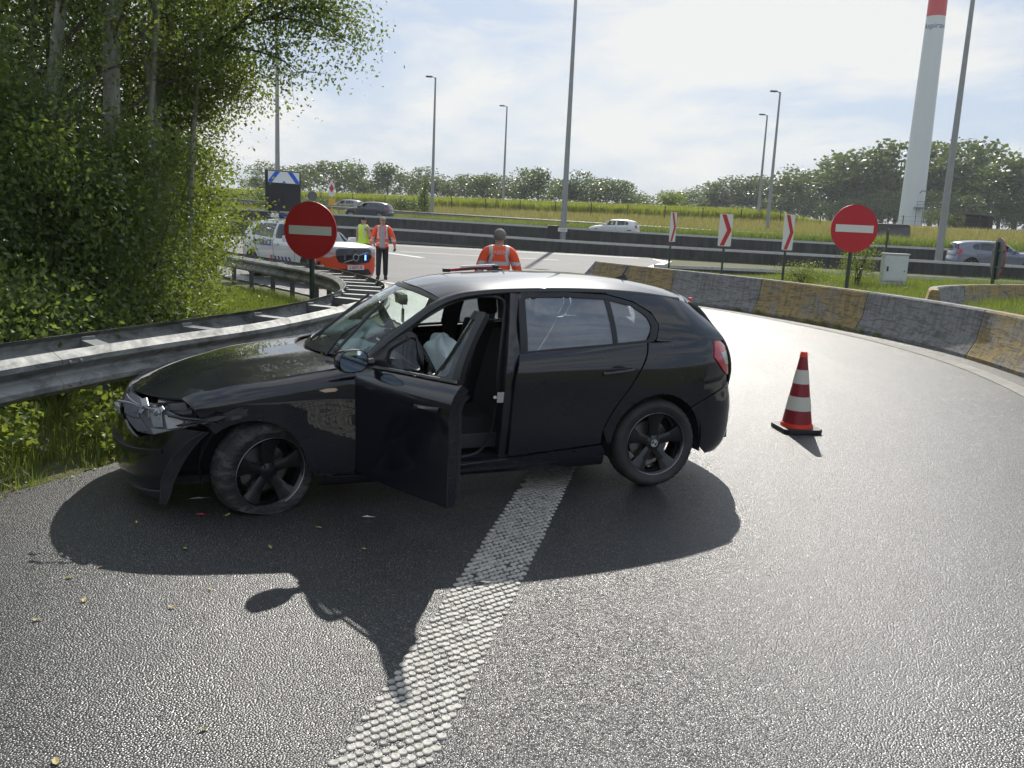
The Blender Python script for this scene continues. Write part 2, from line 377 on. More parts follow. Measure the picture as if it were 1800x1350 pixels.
GR_IN = spline([(-4.75, 2.9), (-4.2, 4.9), (-3.82, 6.35), (-3.51, 7.26), (-3.11, 8.47), (-2.72, 9.9), (-2.54, 11.29), (-2.54, 12.7), (-2.76, 13.94), (-3.28, 15.6), (-4.1, 17.2), (-5.2, 18.8), (-7.4, 21.8), (-12.7, 28.2), (-20.7, 37)], step=.2)
def dist_poly(x, y, pl):
    """signed side and distance to polyline (left of travel positive)"""
    p = np.stack([np.ravel(x), np.ravel(y)], 1); a = pl[:-1, :2]; b = pl[1:, :2]; ab = b-a; L2 = (ab**2).sum(1)
    best = np.full(len(p), 1e9); sg = np.zeros(len(p))
    for i in range(0, len(a)):
        t = np.clip(((p-a[i])@ab[i])/L2[i], 0, 1); q = a[i]+t[:, None]*ab[i]; d = np.hypot(*(p-q).T)
        c = ab[i, 0]*(p[:, 1]-a[i, 1]) - ab[i, 1]*(p[:, 0]-a[i, 0]); mm = d < best
        best[mm] = d[mm]; sg[mm] = np.sign(c[mm])
    return sg.reshape(np.shape(x)), best.reshape(np.shape(x))
def sstep(a, b, x):
    t = np.clip((x-a)/(b-a), 0, 1); return t*t*(3-2*t)
JB_EXT = np.vstack([[[11, 54], [8.2, 45], [5.2, 36], [2.7, 29.6]], JB, [[3.2, 2.0], [0.0, -2.0]]])
def ground_z(x, y):
    z = base_z(x, y) - .03
    s, d = dist_poly(x, y, JB_EXT); isl = ((s > 0) & (np.asarray(y) < 47))           # outside the curve: island
    z = z + np.where(isl, .26*sstep(.3, 5, d)*sstep(42, 37, U(x, y))*sstep(8.5, 13, np.asarray(x, float)), 0)
    s, d = dist_poly(x, y, GR_OUT); ins = (s > 0)
    z = z + np.where(ins, .06*sstep(.2, .8, d) + .15*sstep(1.5, 6, d), 0)
    return z
def nonlin(a, b, fine, lo, hi, coarse):
    return np.unique(np.r_[np.arange(a, lo, coarse), np.arange(lo, hi, fine), np.arange(hi, b+coarse, coarse)])
def grid_obj(name, xs, ys, zf, mat, mask=None, kind='structure'):
    X, Y = np.meshgrid(xs, ys); Z = zf(X, Y); V = np.stack([X, Y, Z], -1).reshape(-1, 3); nx = len(xs)
    i = np.arange((len(ys)-1)*(nx-1)); r = i//(nx-1); c = i % (nx-1); a = r*nx+c
    F = np.stack([a, a+1, a+nx+1, a+nx], 1)
    if mask is not None:
        cx = V[F].mean(1); F = F[mask(cx[:, 0], cx[:, 1])]
    o = me_obj(name, np_mesh(name, V, F, mat, smooth=True)); return tag(o, kind=kind)
xs = np.unique(np.r_[np.linspace(-460, -100, 8), np.arange(-100, -16, 6), np.arange(-16, 30, .7), np.arange(30, 120, 6), np.linspace(120, 460, 8)])
ys = np.unique(np.r_[np.linspace(-120, -12, 5), np.arange(-12, 45, .7), np.arange(45, 130, 2.5), np.arange(130, 420, 15), np.linspace(420, 540, 3)])
grid_obj('ground', xs, ys, ground_z, MT['verge'])
# forest floor soil apron and asphalt ramp as triangulated outlines
def fill(name, poly, zf, mat, h, extra=None, thick=None, kind='structure', parent=None):
    P = np.array(poly, float); lo, hi = P.min(0), P.max(0)
    gx, gy = np.meshgrid(np.arange(lo[0], hi[0], h), np.arange(lo[1], hi[1], h)); pts = np.stack([gx.ravel(), gy.ravel()], 1)
    ins = np.zeros(len(pts), bool); j = len(P)-1
    for i in range(len(P)):
        c = ((P[i, 1] > pts[:, 1]) != (P[j, 1] > pts[:, 1])) & (pts[:, 0] < (P[j, 0]-P[i, 0])*(pts[:, 1]-P[i, 1])/(P[j, 1]-P[i, 1]+1e-12)+P[i, 0]); ins ^= c; j = i
    allp = np.vstack([P, pts[ins]])
    v, e, f, *_ = geometry.delaunay_2d_cdt([Vector(p) for p in allp], [], [list(range(len(P)))], 1, 1e-5)
    V = np.array([(p.x, p.y) for p in v]); Z = zf(V[:, 0], V[:, 1])
    V3 = [(x, y, z) for (x, y), z in zip(V, Z)]
    o = mk(name, V3, [t if (V[t[1]][0]-V[t[0]][0])*(V[t[2]][1]-V[t[0]][1])-(V[t[1]][1]-V[t[0]][1])*(V[t[2]][0]-V[t[0]][0]) > 0 else t[::-1] for t in f], mat, parent, smooth=True)
    return tag(o, kind=kind) if kind else o
# left asphalt edge: a ragged strip in front of the guard rail
edge = spline([(-6.2, -6), (-4.3, 0), (-3.55, 3.6), (-3.16, 5.15), (-3.02, 5.45), (-2.84, 5.78), (-2.72, 6.3), (-2.42, 7.3), (-2.06, 8.3), (-1.72, 9.9), (-1.58, 11.1), (-1.56, 12.6), (-1.72, 14.05), (-2.05, 15.2), (-2.5, 16.3), (-3.1, 17.4), (-3.9, 18.6), (-6.3, 21.9), (-11.6, 28.3), (-19.5, 37)], step=.12)
edge[:, 0] += np.interp(np.arange(len(edge)), np.arange(0, len(edge), 2), rng.normal(0, .022, len(edge[::2])))
farl = [(-28, 50.5 + .22*28)]; U0 = 49.6
far = [(x, U0-.22*x) for x in np.linspace(-34, 60, 40)]
ramp_right = JB[::-1]                                # from near to far
poly = list(map(tuple, edge)) + [(-34, 52)] + [q for q in far[1:] if q[0] < 8.0] + [(8.0, 45.2), (5.0, 36), (2.5, 29.6)] + [tuple(p) for p in JB] + [(3.0, 2.2), (1.5, -6)]
fill('ramp_road', poly, lambda x, y: base_z(x, y)+.004, MT['asphalt'], .9)
# concrete exit lane beyond the nose of the guard rail, lies on the ramp sheet
lane = [(-1.2, 22.5), (-4.2, 22.4), (-7.4, 24.6), (-12.6, 30), (-20, 38.5), (-33, 51)] + [(x, U0-.25-.22*x) for x in np.linspace(-33, 7.2, 14)] + [(7.3, 44.2), (4.4, 36), (1.9, 29.4), (1.6, 25.5)]
fill('exit_lane', lane, lambda x, y: base_z(x, y)+.010, MT['concrete_road'], 1.2)
def strip(name, path, width, zoff, mat, parent=None, zf=base_z, kind=None):
    P = np.array(path, float); t = np.gradient(P, axis=0); t /= np.linalg.norm(t, axis=1)[:, None]; nrm = np.stack([-t[:, 1], t[:, 0]], 1)
    A = P+nrm*width/2; B = P-nrm*width/2; n = len(P); W = np.vstack([A, B]); Z = zf(W[:, 0], W[:, 1])+zoff
    o = mk(name, np.c_[W, Z], [(n+i, n+i+1, i+1, i) for i in range(n-1)], mat, parent)
    return tag(o, kind=kind) if kind else o
def uline(u, x0, x1, n=20): return [(x, u-.22*x) for x in np.linspace(x0, x1, n)]
ls = tag(bpy.data.objects.new('lane_markings', None), kind='structure'); link(ls)
for u, x0, x1, wd in ((48.3, -24, 6.5, .3), (43.0, -20, -9, .2), (43.0, -6, 2.0, .2)):
    strip('line', uline(u, x0, x1), wd, .016, MT['line_paint'], ls)
for k in range(3):      # hatched gore bars between exit and motorway
    a = np.array([-13+k*3.0, 44.5-.22*(-13+k*3.0)-2.4]); strip('hatch_bar', [a, a+np.array([2.6, -3.3])], .42, .017, MT['line_paint'], ls)
strip('line', spline([(-2.6, 23.5), (-6.2, 27.4), (-11, 33), (-18, 41)], step=1), .25, .018, MT['line_paint'], ls)
# motorway carriageways
def band(name, u0, u1, zoff, mat):
    xs_ = np.linspace(-150, 150, 61); V = []; F = []; us = np.linspace(u0, u1, 5)
    for x in xs_:
        for u in us: V.append((x, u-.22*x, float(np.interp(u, GU, GZ))+zoff))
    k = len(us)
    for i in range(len(xs_)-1):
        for j in range(k-1): F.append((i*k+j, (i+1)*k+j, (i+1)*k+j+1, i*k+j+1))
    return tag(mk(name, V, F, mat, smooth=True), kind='structure')
band('carriageway', 50.9, 60.4, .012, MT['motorway'])
band('carriageway_far', 62.4, 77.5, .012, MT['motorway'])

# ------------------------------------------------------------------ studded thermoplastic line under the wreck
LN = spline([(-.62, 1.6), (-.385, 2.6), (-.08, 4.1), (.31, 6.14), (.55, 7.4), (.9, 9.2)], step=.004)
root = tag(bpy.data.objects.new('studded_line', None), kind='structure'); link(root)
t = np.gradient(LN, axis=0); t /= np.linalg.norm(t, axis=1)[:, None]; nr = np.stack([-t[:, 1], t[:, 0]], 1)
def stud_mesh(seed):
    r_ = np.random.default_rng(seed); n = 9; V = []; F = []
    for rr, z in ((1.0, 0), (.93, .0040), (.74, .0068), (.46, .0050)):
        for j in range(n):
            a = 2*math.pi*j/n; k = 1+r_.normal(0, .05); V.append((rr*.0172*k*math.cos(a), rr*.0188*k*math.sin(a), z+r_.normal(0, .0004)))
    V.append((0, 0, .0048))
    for i in range(3):
        for j in range(n): F.append((i*n+j, i*n+(j+1) % n, (i+1)*n+(j+1) % n, (i+1)*n+j))
    for j in range(n): F.append((3*n+j, 3*n+(j+1) % n, 4*n))
    return V, F
SM = [stud_mesh(i) for i in range(6)]
SMe = []
for q_ in range(12):
    V, F = SM[q_ % 6]; o = mk('stud', V, F, MT['marking%d' % (0, 0, 1, 0, 1, 2, 0, 1, 0, 1, 0, 2)[q_]], smooth=True); SMe.append(o.data); bpy.data.objects.remove(o)
studs = []
row = 0; pos = 0
cum = np.r_[0, np.cumsum(np.linalg.norm(np.diff(LN, axis=0), axis=1))]
while pos < cum[-1]:
    i = int(np.searchsorted(cum, pos)); i = min(i, len(LN)-1)
    for k in range(8):
        off = (k-3.5)*.0395 + (.0197 if row % 2 else 0) - .010
        # the courses run slightly askew across the strip
        ii = min(len(LN)-1, max(0, int(np.searchsorted(cum, pos+off*.45))))
        p = LN[ii]+nr[ii]*off + rng.normal(0, .0018, 2)
        if rng.random() < .008: continue
        studs.append((p[0], p[1], math.atan2(t[ii][1], t[ii][0])-math.pi/2+rng.normal(0, .3), (1+rng.normal(0, .08))*(.72 if rng.random() < .05 else 1)))
    pos += .0345; row += 1
vis = [s for s in studs if s[1] > 2.5]; vis.sort(key=lambda s: s[1])
near, rest = vis[:300], vis[300:]+[s for s in studs if s[1] <= 2.5]
for x, y, a, sc in near:
    o = me_obj('stud', SMe[random.randrange(12)], root, (x, y, .0045), (0, 0, a)); o.scale = (sc, sc*random.uniform(.9, 1.08), random.uniform(.55, 1.1))
V = []; F = []
for x, y, a, sc in rest:
    v, f = SM[random.randrange(6)]; b = len(V); ca, sa = math.cos(a)*sc, math.sin(a)*sc
    V += [(x+ca*p[0]-sa*p[1], y+sa*p[0]+ca*p[1], p[2]+.0045) for p in v]; F += [tuple(i+b for i in q) for q in f]
o = mk('stud_rows', V, F, MT['marking0'], root, smooth=True)
for mm in (1, 2): o.data.materials.append(MT['marking%d' % mm])
nf_ = len(SM[0][1]); o.data.polygons.foreach_set('material_index', np.repeat(rng.choice(3, len(rest), p=[.5, .35, .15]), nf_).astype(np.int32)); o['kind'] = 'stuff'
# ribbed edge line along the ramp barrier
root = tag(bpy.data.objects.new('ribbed_edge_line', None), kind='structure'); link(root)
s_ = JB[10:]; tt = np.gradient(s_, axis=0); tt /= np.linalg.norm(tt, axis=1)[:, None]; nn = np.stack([tt[:, 1], -tt[:, 0]], 1)
EL = s_+nn*.78; EL = spline(EL, step=.10); V = []; F = []
tt = np.gradient(EL, axis=0); tt /= np.linalg.norm(tt, axis=1)[:, None]; nn = np.stack([tt[:, 1], -tt[:, 0]], 1)
mb = MB()
for p, a in zip(EL, tt):
    mb.box((p[0], p[1], .008), (.062, .26, .010), math.atan2(a[1], a[0]))
o = mb.build('rib_rows', plain('edge_line', (.40, .385, .34), .7, nz=.45, scale=3), root); o['kind'] = 'stuff'

# ------------------------------------------------------------------ painted concrete barrier along the ramp
JP = [(-.30, 0), (.30, 0), (.30, .075), (.17, .33), (.105, .78), (.085, .81), (-.085, .81), (-.105, .78), (-.17, .33), (-.30, .075)]
root = thing('ramp_barrier', 'long curved concrete barrier painted in weathered yellow and grey sections along the wet ramp', 'barrier', (0, 0, 0))
def jitter(pts, s=.006): return [(a+random.gauss(0, s), b+random.gauss(0, s)) for a, b in pts]
segs = [(2, 7, 'grey', True), (7, 23, 'yellow', False), (23, 36, 'grey', False), (36, 50, 'yellow', False), (50, 64, 'grey', False), (64, 79, 'yellow', False), (79, len(JB)-1, 'grey', False)]
for a, b, colr, sl in segs:
    path = [(JB[i][0], JB[i][1], float(base_z(*JB[i]))-.01) for i in range(a, b+1)]
    P0, P1 = Vector(path[0]), Vector(path[-1])
    path[0] = tuple(P0+(Vector(path[1])-P0)*.06); path[-1] = tuple(P1-(P1-Vector(path[-2]))*.06)
    mb = MB(); mb.sweep(JP, path)
    if sl:   # sloped terminal
        n = len(JP); k = len(path); V = []
        for i, v in enumerate(mb.V):
            f = .12+.88*(i//n)/(k-1); V.append((v[0], v[1], max(0, (v[2])*f)))
        mb.V = V
    mb.build('barrier_section', MT['barrier_'+colr], root, smooth=True, angle=25)
# a joint gap with crumbled mortar shows as a dark line; cracked corner
# second painted barrier beyond the island
B2 = spline([(9.9, 20.6), (10.6, 22.1), (12.0, 23.7), (13.9, 25.2), (16.2, 26.4), (19, 27.3)], step=.3)
root = thing('island_barrier', 'low curved concrete barrier in yellow and grey sections at the edge of the grass island', 'barrier', (0, 0, 0))
B2P = [(-.28, 0), (.28, 0), (.26, .1), (.16, .32), (.11, .62), (.08, .66), (-.08, .66), (-.11, .62), (-.16, .32), (-.26, .1)]
nb = len(B2)
for a, b, colr in ((0, 5, 'yellow'), (5, 13, 'grey'), (13, nb-1, 'yellow')):
    path = [(B2[i][0], B2[i][1], .06) for i in range(a, b+1)]
    P0, P1 = Vector(path[0]), Vector(path[-1]); path[0] = tuple(P0+(Vector(path[1])-P0)*.05); path[-1] = tuple(P1-(P1-Vector(path[-2]))*.05)
    mb = MB(); mb.sweep(B2P, path); mb.build('barrier_section', MT['barrier_'+colr], root, smooth=True, angle=25)

# ------------------------------------------------------------------ motorway barriers
def long_barrier(name, label, pts, hgt, prof_w, mat_top=True, seg=9.0, zb=None):
    """pts: (px, py_of_top, Y)"""
    root = thing(name, label, 'barrier')
    P = spline([atY(*p) for p in pts], step=1.5); k = max(1, int(round(seg/1.5)))
    W = prof_w
    for a in range(0, len(P)-1, k):
        b = min(a+k, len(P)-1); path = [tuple(P[i]-np.array([0, 0, hgt])) for i in range(a, b+1)]
        P0, P1 = Vector(path[0]), Vector(path[-1]); path[0] = tuple(P0+(Vector(path[1])-P0)*.003); path[-1] = tuple(P1-(P1-Vector(path[-2]))*.003)
        prof = [(-W, -.3), (W, -.3), (W, .09), (W*.55, .36*hgt), (W*.36, hgt-.13), (W*.24, hgt), (-W*.24, hgt), (-W*.36, hgt-.13), (-W*.55, .36*hgt), (-W, .09)]
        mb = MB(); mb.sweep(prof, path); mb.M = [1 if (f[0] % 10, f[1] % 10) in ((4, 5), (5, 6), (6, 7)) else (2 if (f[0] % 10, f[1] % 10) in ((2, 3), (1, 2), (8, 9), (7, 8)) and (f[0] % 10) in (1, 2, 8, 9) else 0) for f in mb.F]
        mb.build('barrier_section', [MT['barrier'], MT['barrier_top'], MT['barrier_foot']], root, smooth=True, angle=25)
    return root
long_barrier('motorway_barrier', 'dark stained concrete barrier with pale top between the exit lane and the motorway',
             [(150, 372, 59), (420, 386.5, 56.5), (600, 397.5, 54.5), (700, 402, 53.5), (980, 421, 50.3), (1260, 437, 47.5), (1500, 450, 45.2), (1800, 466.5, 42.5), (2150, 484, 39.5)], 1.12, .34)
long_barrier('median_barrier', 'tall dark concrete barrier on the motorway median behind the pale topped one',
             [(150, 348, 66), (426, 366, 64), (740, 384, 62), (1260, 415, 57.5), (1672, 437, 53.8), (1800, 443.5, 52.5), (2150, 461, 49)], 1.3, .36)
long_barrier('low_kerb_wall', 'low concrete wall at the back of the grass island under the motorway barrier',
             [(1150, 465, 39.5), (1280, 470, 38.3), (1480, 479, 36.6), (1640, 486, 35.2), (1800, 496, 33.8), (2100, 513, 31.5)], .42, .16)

# ------------------------------------------------------------------ steel guard rails
WB = [(.0, .31), (.012, .302), (.040, .285), (.080, .262), (.082, .225), (.055, .195), (.012, .172), (.006, .155), (.012, .138), (.055, .115), (.082, .085), (.080, .048), (.040, .025), (.012, .008), (0, 0)]
def wbeam(flip=1, t=.005):
    a = [(p[0]*flip, p[1]) for p in WB]; b = [((p[0]-t)*flip, p[1]) for p in WB][::-1]; return a+b
def rail_beams(root, path, ztop, flip, mat, seg=4.0, step=.2, zoff=None):
    k = int(round(seg/step)); P = path
    for a in range(0, len(P)-1, k):
        b = min(a+k+1, len(P)-1)
        lap = .004*((a//k) % 2)
        pts = [(P[i][0], P[i][1], (ztop-.31)+(zoff(P[i][0], P[i][1]) if zoff else 0)) for i in range(a, b+1)]
        mb = MB(); mb.sweep([(x+lap*flip, z) for x, z in wbeam(flip)], pts)
        # bolts at the lap joint
        t = (Vector(pts[1])-Vector(pts[0])).normalized(); s_ = t.cross(Vector((0, 0, 1)))
        for zz in (.075, .235):
            for d in (.06, .16):
                c = Vector(pts[0])+t*d+s_*(.088*flip)+Vector((0, 0, zz)); mb.lathe([(0, .0), (.016, .0), (.012, .010), (0, .012)], 6, 'X', c)
        mb.build('rail_beam', mat, root, smooth=True, angle=35)
root = thing('guard_rail', 'double sided steel guard rail bending round the grass nose beside the crashed car', 'guard rail')
rail_beams(root, GR_OUT, .76, 1, MT['galv_road'])
rail_beams(root, GR_IN, .76, -1, MT['galv_road'])
# spacer channels and posts
dO = np.r_[0, np.cumsum(np.linalg.norm(np.diff(GR_OUT, axis=0), axis=1))]
q = .55
while q < dO[-1]-8:
    i = int(np.searchsorted(dO, q)); p = GR_OUT[i]; j = int(np.argmin(np.hypot(*(GR_IN-p).T)))
    # struts lie a little askew, inner end further along
    j = min(len(GR_IN)-1, j+ (2 if q < 5 else 1)); r_ = GR_IN[j]
    a = Vector((p[0], p[1], .70)); b = Vector((r_[0], r_[1], .70)); d = (b-a); Lh = d.length-.03; c = (a+b)/2; rz = math.atan2(d.y, d.x)
    mb = MB(); mb.box(c, (Lh, .13, .006), rz); M3 = Matrix.Rotation(rz, 3, 'Z')
    for s in (-1, 1):
        mb.box(c+M3@Vector((0, s*.062, -.04)), (Lh, .006, .076), rz)
    for s in (-1, 1):
        mb.box(c+M3@Vector((s*(Lh/2-.012), 0, -.06)), (.02, .11, .18), rz)
    mb.build('spacer_bar', MT['galv'], root)
    if int(q/1.32) % 1 == 0:
        c2 = c; mb = MB(); zb = float(ground_z(np.array([c2.x]), np.array([c2.y]))[0])-.1
        mb.prism([(-.05, -.03), (.05, -.03), (.05, -.022), (-.042, -.022), (-.042, .022), (.05, .022), (.05, .03), (-.05, .03)], zb, .655, Matrix.Translation((c2.x, c2.y, 0))@Matrix.Rotation(rz, 4, 'Z'))
        mb.build('post', MT['galv_dark'], root)
    q += 1.32 if q < 9 else (.80 if q < 16 else 1.3)
# rail beyond the motorway
root = thing('verge_guard_rail', 'long steel guard rail on the grass verge beyond the motorway', 'guard rail')
FR = spline([atY(*p) for p in [(150, 331, 96), (430, 350.5, 92), (588, 362.5, 89), (740, 372.5, 86.5), (1000, 388, 83), (1260, 404, 79.5), (1500, 415.5, 77), (1800, 430, 73), (2100, 445, 69)]], step=1.0)
for a in range(0, len(FR)-1, 8):
    b = min(a+8, len(FR)-1); mb = MB(); mb.sweep(wbeam(1, .01), [tuple(FR[i]-np.array([0, 0, .31])) for i in range(a, b+1)]); mb.build('rail_beam', MT['galv'], root, smooth=True, angle=35)
for a in range(0, len(FR)-1, 3):
    p = FR[a]; zb = float(base_z(p[0], p[1])); mb = MB(); mb.box((p[0]-.02, p[1]+.07, (p[2]+zb)/2-.12), (.1, .08, p[2]-zb+.1), .2); mb.build('post', MT['galv_dark'], root)

# ------------------------------------------------------------------ lamp posts
def lamp_post(px, py, Y, top_py, label, rad, h=None, arms=1):
    b = atY(px, py, Y); zb = float(base_z(b[0], b[1])); zt = h+zb if h else float(atY(px, top_py, Y)[2])
    root = thing('lamp_post', label, 'lamp post', (b[0], b[1], zb-.05), 0, 'slim motorway lamp posts')
    H = zt-zb; mb = MB(); n = 9
    mb.tube([(0, 0, H*i/n) for i in range(n+1)], [rad*(1-.55*i/n) for i in range(n+1)], 12); mb.build('mast', MT['pole'], root, smooth=True)
    MB().box((0, 0, .03), (rad*4, rad*4, .06)).build('base_plate', MT['pole'], root); MB().box((0, -rad*.9, .9), (rad*.9, .04, .4)).build('hatch', MT['pole'], root)
    for s in ((-1, 1) if arms == 2 else (-1,)):
        mb = MB(); mb.tube([(0, 0, H-.1), (s*.25, 0, H+.05), (s*.45, -.02, H+.07)], .04, 8); 
        mb.box((s*.62, -.03, H+.06), (.62, .30, .11)); mb.box((s*.62, -.03, H-.005), (.50, .22, .03)); mb.build('lamp_head', MT['galv_dark'], root)
    return root
lamp_post(488, 350, 63, 0, 'lamp post rising behind the matrix board of the police car', .19, 17)
lamp_post(990, 402, 58.5, 0, 'thick lamp post with a small number plate standing on the motorway median', .21, 17, 2)
lamp_post(1649, 460, 45.6, 0, 'lamp post standing behind the pale topped barrier near the grey SUV', .20, 15.5)
lamp_post(759, 376, 88, 135, 'lamp post beside the dark conifer on the far verge', .18)
lamp_post(883, 384, 112, 186, 'thin lamp post in front of the crop field and the tree line', .18)
lamp_post(1330, 402, 102, 201, 'shorter lamp post of the close pair before the crop field', .18)
lamp_post(1348, 406, 84, 160, 'taller lamp post of the close pair before the crop field', .18)
p = atY(989, 404, 58.1); o = MB().box((0, 0, 0), (.62, .03, .24)).build('number_plate', MT['sign_white'], None, loc=p)
tag(o, 'small white number plate at the foot of the median lamp post', 'plate')
lt = text_mesh('110.4', .17, .004); lt.materials.append(MT['black']); me_obj('lettering', lt, o, (0, -.022, 0), (R(90), 0, 0))
o = MB().box((0, 0, 0), (.75, .12, 1.1)).build('control_box', MT['black'], None, loc=atY(972, 411, 58.4), bevel=.02)
tag(o, 'dark control box mounted beside the foot of the median lamp post', 'box')

# ------------------------------------------------------------------ signs
def no_entry(base, dia, top_z, yaw, label, post_r=.045):
    root = thing('no_entry_sign', label, 'road sign', base, yaw)
    r = dia/2; zc = top_z-base[2]-r
    M = Matrix.Translation((0, -.035, zc))@Matrix.Rotation(R(90), 4, 'X')
    n = 48; disc = [(r*math.cos(2*math.pi*i/n), r*math.sin(2*math.pi*i/n)) for i in range(n)]
    pl = MB().prism(disc, -.012, .012, M).build('disc', MT['sign_red'], root)
    M2 = M
    MB().prism([(-r*.82, -r*.155), (r*.82, -r*.155), (r*.82, r*.155), (-r*.82, r*.155)], .0145, .0185, M2).build('white_bar', MT['sign_white'], pl)
    ri = MB(); V = []
    ri.add([M@Vector((k*math.cos(2*math.pi*i/n), k*math.sin(2*math.pi*i/n), z)) for k, z in ((r*1.012, -.016), (r*1.012, .016), (r*.975, .016), (r*.975, -.016)) for i in range(n)],
           [(a*n+i, a*n+(i+1) % n, ((a+1) % 4)*n+(i+1) % n, ((a+1) % 4)*n+i) for a in range(4) for i in range(n)])
    ri.build('rim', MT['sign_red'], pl, smooth=True)
    MB().tube([(0, .03, -.2), (0, .03, zc+r*.7)], post_r, 12).build('post', MT['green_post'], root, smooth=True)
    mb = MB()
    for s in (-.45, .45): mb.box((0, .01, zc+s*r), (.34, .05, .05))
    mb.build('clamp', MT['sign_back'], root)
    return root
b = atY(547, 527, 15.4); zc = atY(552, 355, 15.4)[2]
no_entry((b[0], b[1], .1), .985, zc, R(-13), 'round red no entry sign with white bar in front of the police car')
b = atY(1489, 503, 20.6); zc = atY(1503, 360, 20.6)[2]
no_entry((b[0], b[1], .1), 1.09, zc, R(2), 'round red no entry sign with white bar on the grass island')
def chevron(px, pyt, pyb, Y, wpx, yaw, label, basez=.2):
    t = atY(px, pyt, Y); b = atY(px-2, pyb, Y); wd = wpx*Y/FPX; h = t[2]-b[2]
    root = thing('chevron_marker', label, 'road sign', (t[0], t[1], basez), yaw, 'red and white chevron markers')
    w0 = .46; M = Matrix.Translation((0, -.03, b[2]-basez))@Matrix.Rotation(R(90), 4, 'X')
    c = .03; pan = MB().prism([(-w0/2+c, 0), (w0/2-c, 0), (w0/2, c), (w0/2, h-c), (w0/2-c, h), (-w0/2+c, h), (-w0/2, h-c), (-w0/2, c)], -.012, .012, M).build('panel', MT['sign_white'], root)
    x0, x1, st = -w0*.36, w0*.12, w0*.34
    MB().prism([(x0, .02), (x0+st, .02), (x1+st, h*.5), (x0+st, h-.02), (x0, h-.02), (x1, h*.5)], .0135, .017, M).build('chevron_stripe', MT['sign_red'], pan)
    MB().tube([(0, .03, -.2), (0, .03, b[2]-basez+h*.8)], .04, 10).build('post', MT['green_post'], root, smooth=True)
chevron(1184, 373, 425, 36, 14, R(50), 'slim chevron marker turned almost edge on, farthest of the three behind the painted barrier')
chevron(1277.5, 376, 433, 31.5, 25, R(-4), 'widest looking chevron marker, second of the three behind the painted barrier')
chevron(1388, 377, 440, 28.5, 18, R(30), 'chevron marker next to the no entry sign on the grass island')
# round sign seen from behind
p = atY(1745, 505, 25.5); zt = atY(1752, 418, 25.5)[2]
root = thing('round_sign', 'round road sign turned edge on, showing its grey back, before the grey SUV', 'road sign', (p[0], p[1], .2), R(158))
r = .60; zc = zt-.2-r; M = Matrix.Translation((0, -.035, zc))@Matrix.Rotation(R(90), 4, 'X')@Matrix.Rotation(0, 4, 'Y')
disc = [(r*math.cos(2*math.pi*i/36), r*math.sin(2*math.pi*i/36)) for i in range(36)]
root.rotation_euler.z = R(78)
d = MB().prism(disc, -.02, .0, M).build('disc', MT['sign_back'], root)
MB().prism(disc, .001, .02, M).build('red_face', MT['sign_red'], d)
mb = MB()
for s in (-.4, .4): mb.box((0, .0, zc+s*r), (1.0, .04, .05))
mb.build('bracket', MT['sign_back'], d)
MB().tube([(0, .03, -.2), (0, .03, zc+r*.8)], .05, 10).build('post', MT['green_post'], root, smooth=True)
# slim sign seen edge on by the cabinet
p = atY(1557, 440, 40); zt = atY(1561, 402, 40)[2]
root = thing('narrow_sign', 'narrow upright sign seen edge on behind the white cabinet', 'road sign', (p[0], p[1], .3), R(72))
MB().box((0, -.03, zt-.3-.35), (.4, .03, .75)).build('panel', MT['sign_back'], root)
MB().box((0, -.048, zt-.3-.35), (.36, .006, .70)).build('red_face', MT['sign_red'], root)
MB().tube([(0, 0, -.2), (0, 0, zt-.3-.05)], .04, 8).build('post', MT['green_post'], root, smooth=True)
# cabinet on the island
p = gnd(1563, 503, .24)
root = thing('utility_cabinet', 'pale grey street cabinet with dark lock slot standing on the grass island', 'cabinet', (p[0], p[1]-.2, .20), R(-4))
W_, H_, D_ = .80, 1.16, .42
MB().box((0, 0, .09), (W_*.97, D_*.95, .24)).build('plinth', MT['cabinet'], root, bevel=.01)
bd = MB().box((0, 0, .22+(H_-.22)/2), (W_, D_, H_-.225)).build('body', MT['cabinet'], root, bevel=.015)
MB().box((0, -.01, H_+.02), (W_+.05, D_+.06, .045)).build('roof', MT['cabinet'], root, bevel=.012)
MB().box((.012, -D_/2-.006, .22+(H_-.22)/2), (W_*.93, .016, H_-.31)).build('door', MT['cabinet'], root, bevel=.005)
MB().box((-W_*.36, -D_/2-.022, .66), (.055, .02, .17)).build('lock_slot', MT['black'], root)
MB().box((W_*.36, -D_/2-.02, .60), (.03, .015, .04)).build('hinge', MT['black'], root)
# diamond delineator with yellow foot beyond the motorway
p = atY(583, 360, 74); zb = float(base_z(p[0], p[1])); zt = atY(584, 316, 74)[2]; zy = atY(584, 346, 74)[2]
root = thing('diamond_marker', 'red and white diamond patterned marker on a yellow box beyond the motorway', 'road sign', (p[0], p[1], zb))
h = zt-zy; M = Matrix.Translation((0, -.03, zy-zb))@Matrix.Rotation(R(90), 4, 'X')
pan = MB().prism([(-.24, .1), (0, 0), (.24, .1), (.24, h-.1), (0, h), (-.24, h-.1)], -.03, .03, M).build('panel', MT['sign_white'], root)
MB().prism([(-.20, h*.5), (0, h*.24), (.20, h*.5), (0, h*.76)], .034, .04, M).build('diamond', MT['sign_red'], pan)
for s in (-1, 1): MB().prism([(s*.24, h-.12), (s*.02, h-.02), (s*.24, h*.72)], .034, .04, M).build('corner_stripe', MT['sign_red'], pan)
mb = MB(); mb.box((0, 0, (zy-zb)*.82), (.46, .3, .5)); mb.build('yellow_box', MT['sign_yellow'], root, bevel=.02)
MB().tube([(0, .02, -.1), (0, .02, zy-zb)], .06, 8).build('post', MT['sign_yellow'], root)
p = atY(549, 352, 82); zb = float(base_z(p[0], p[1])); zt = atY(549, 336, 82)[2]
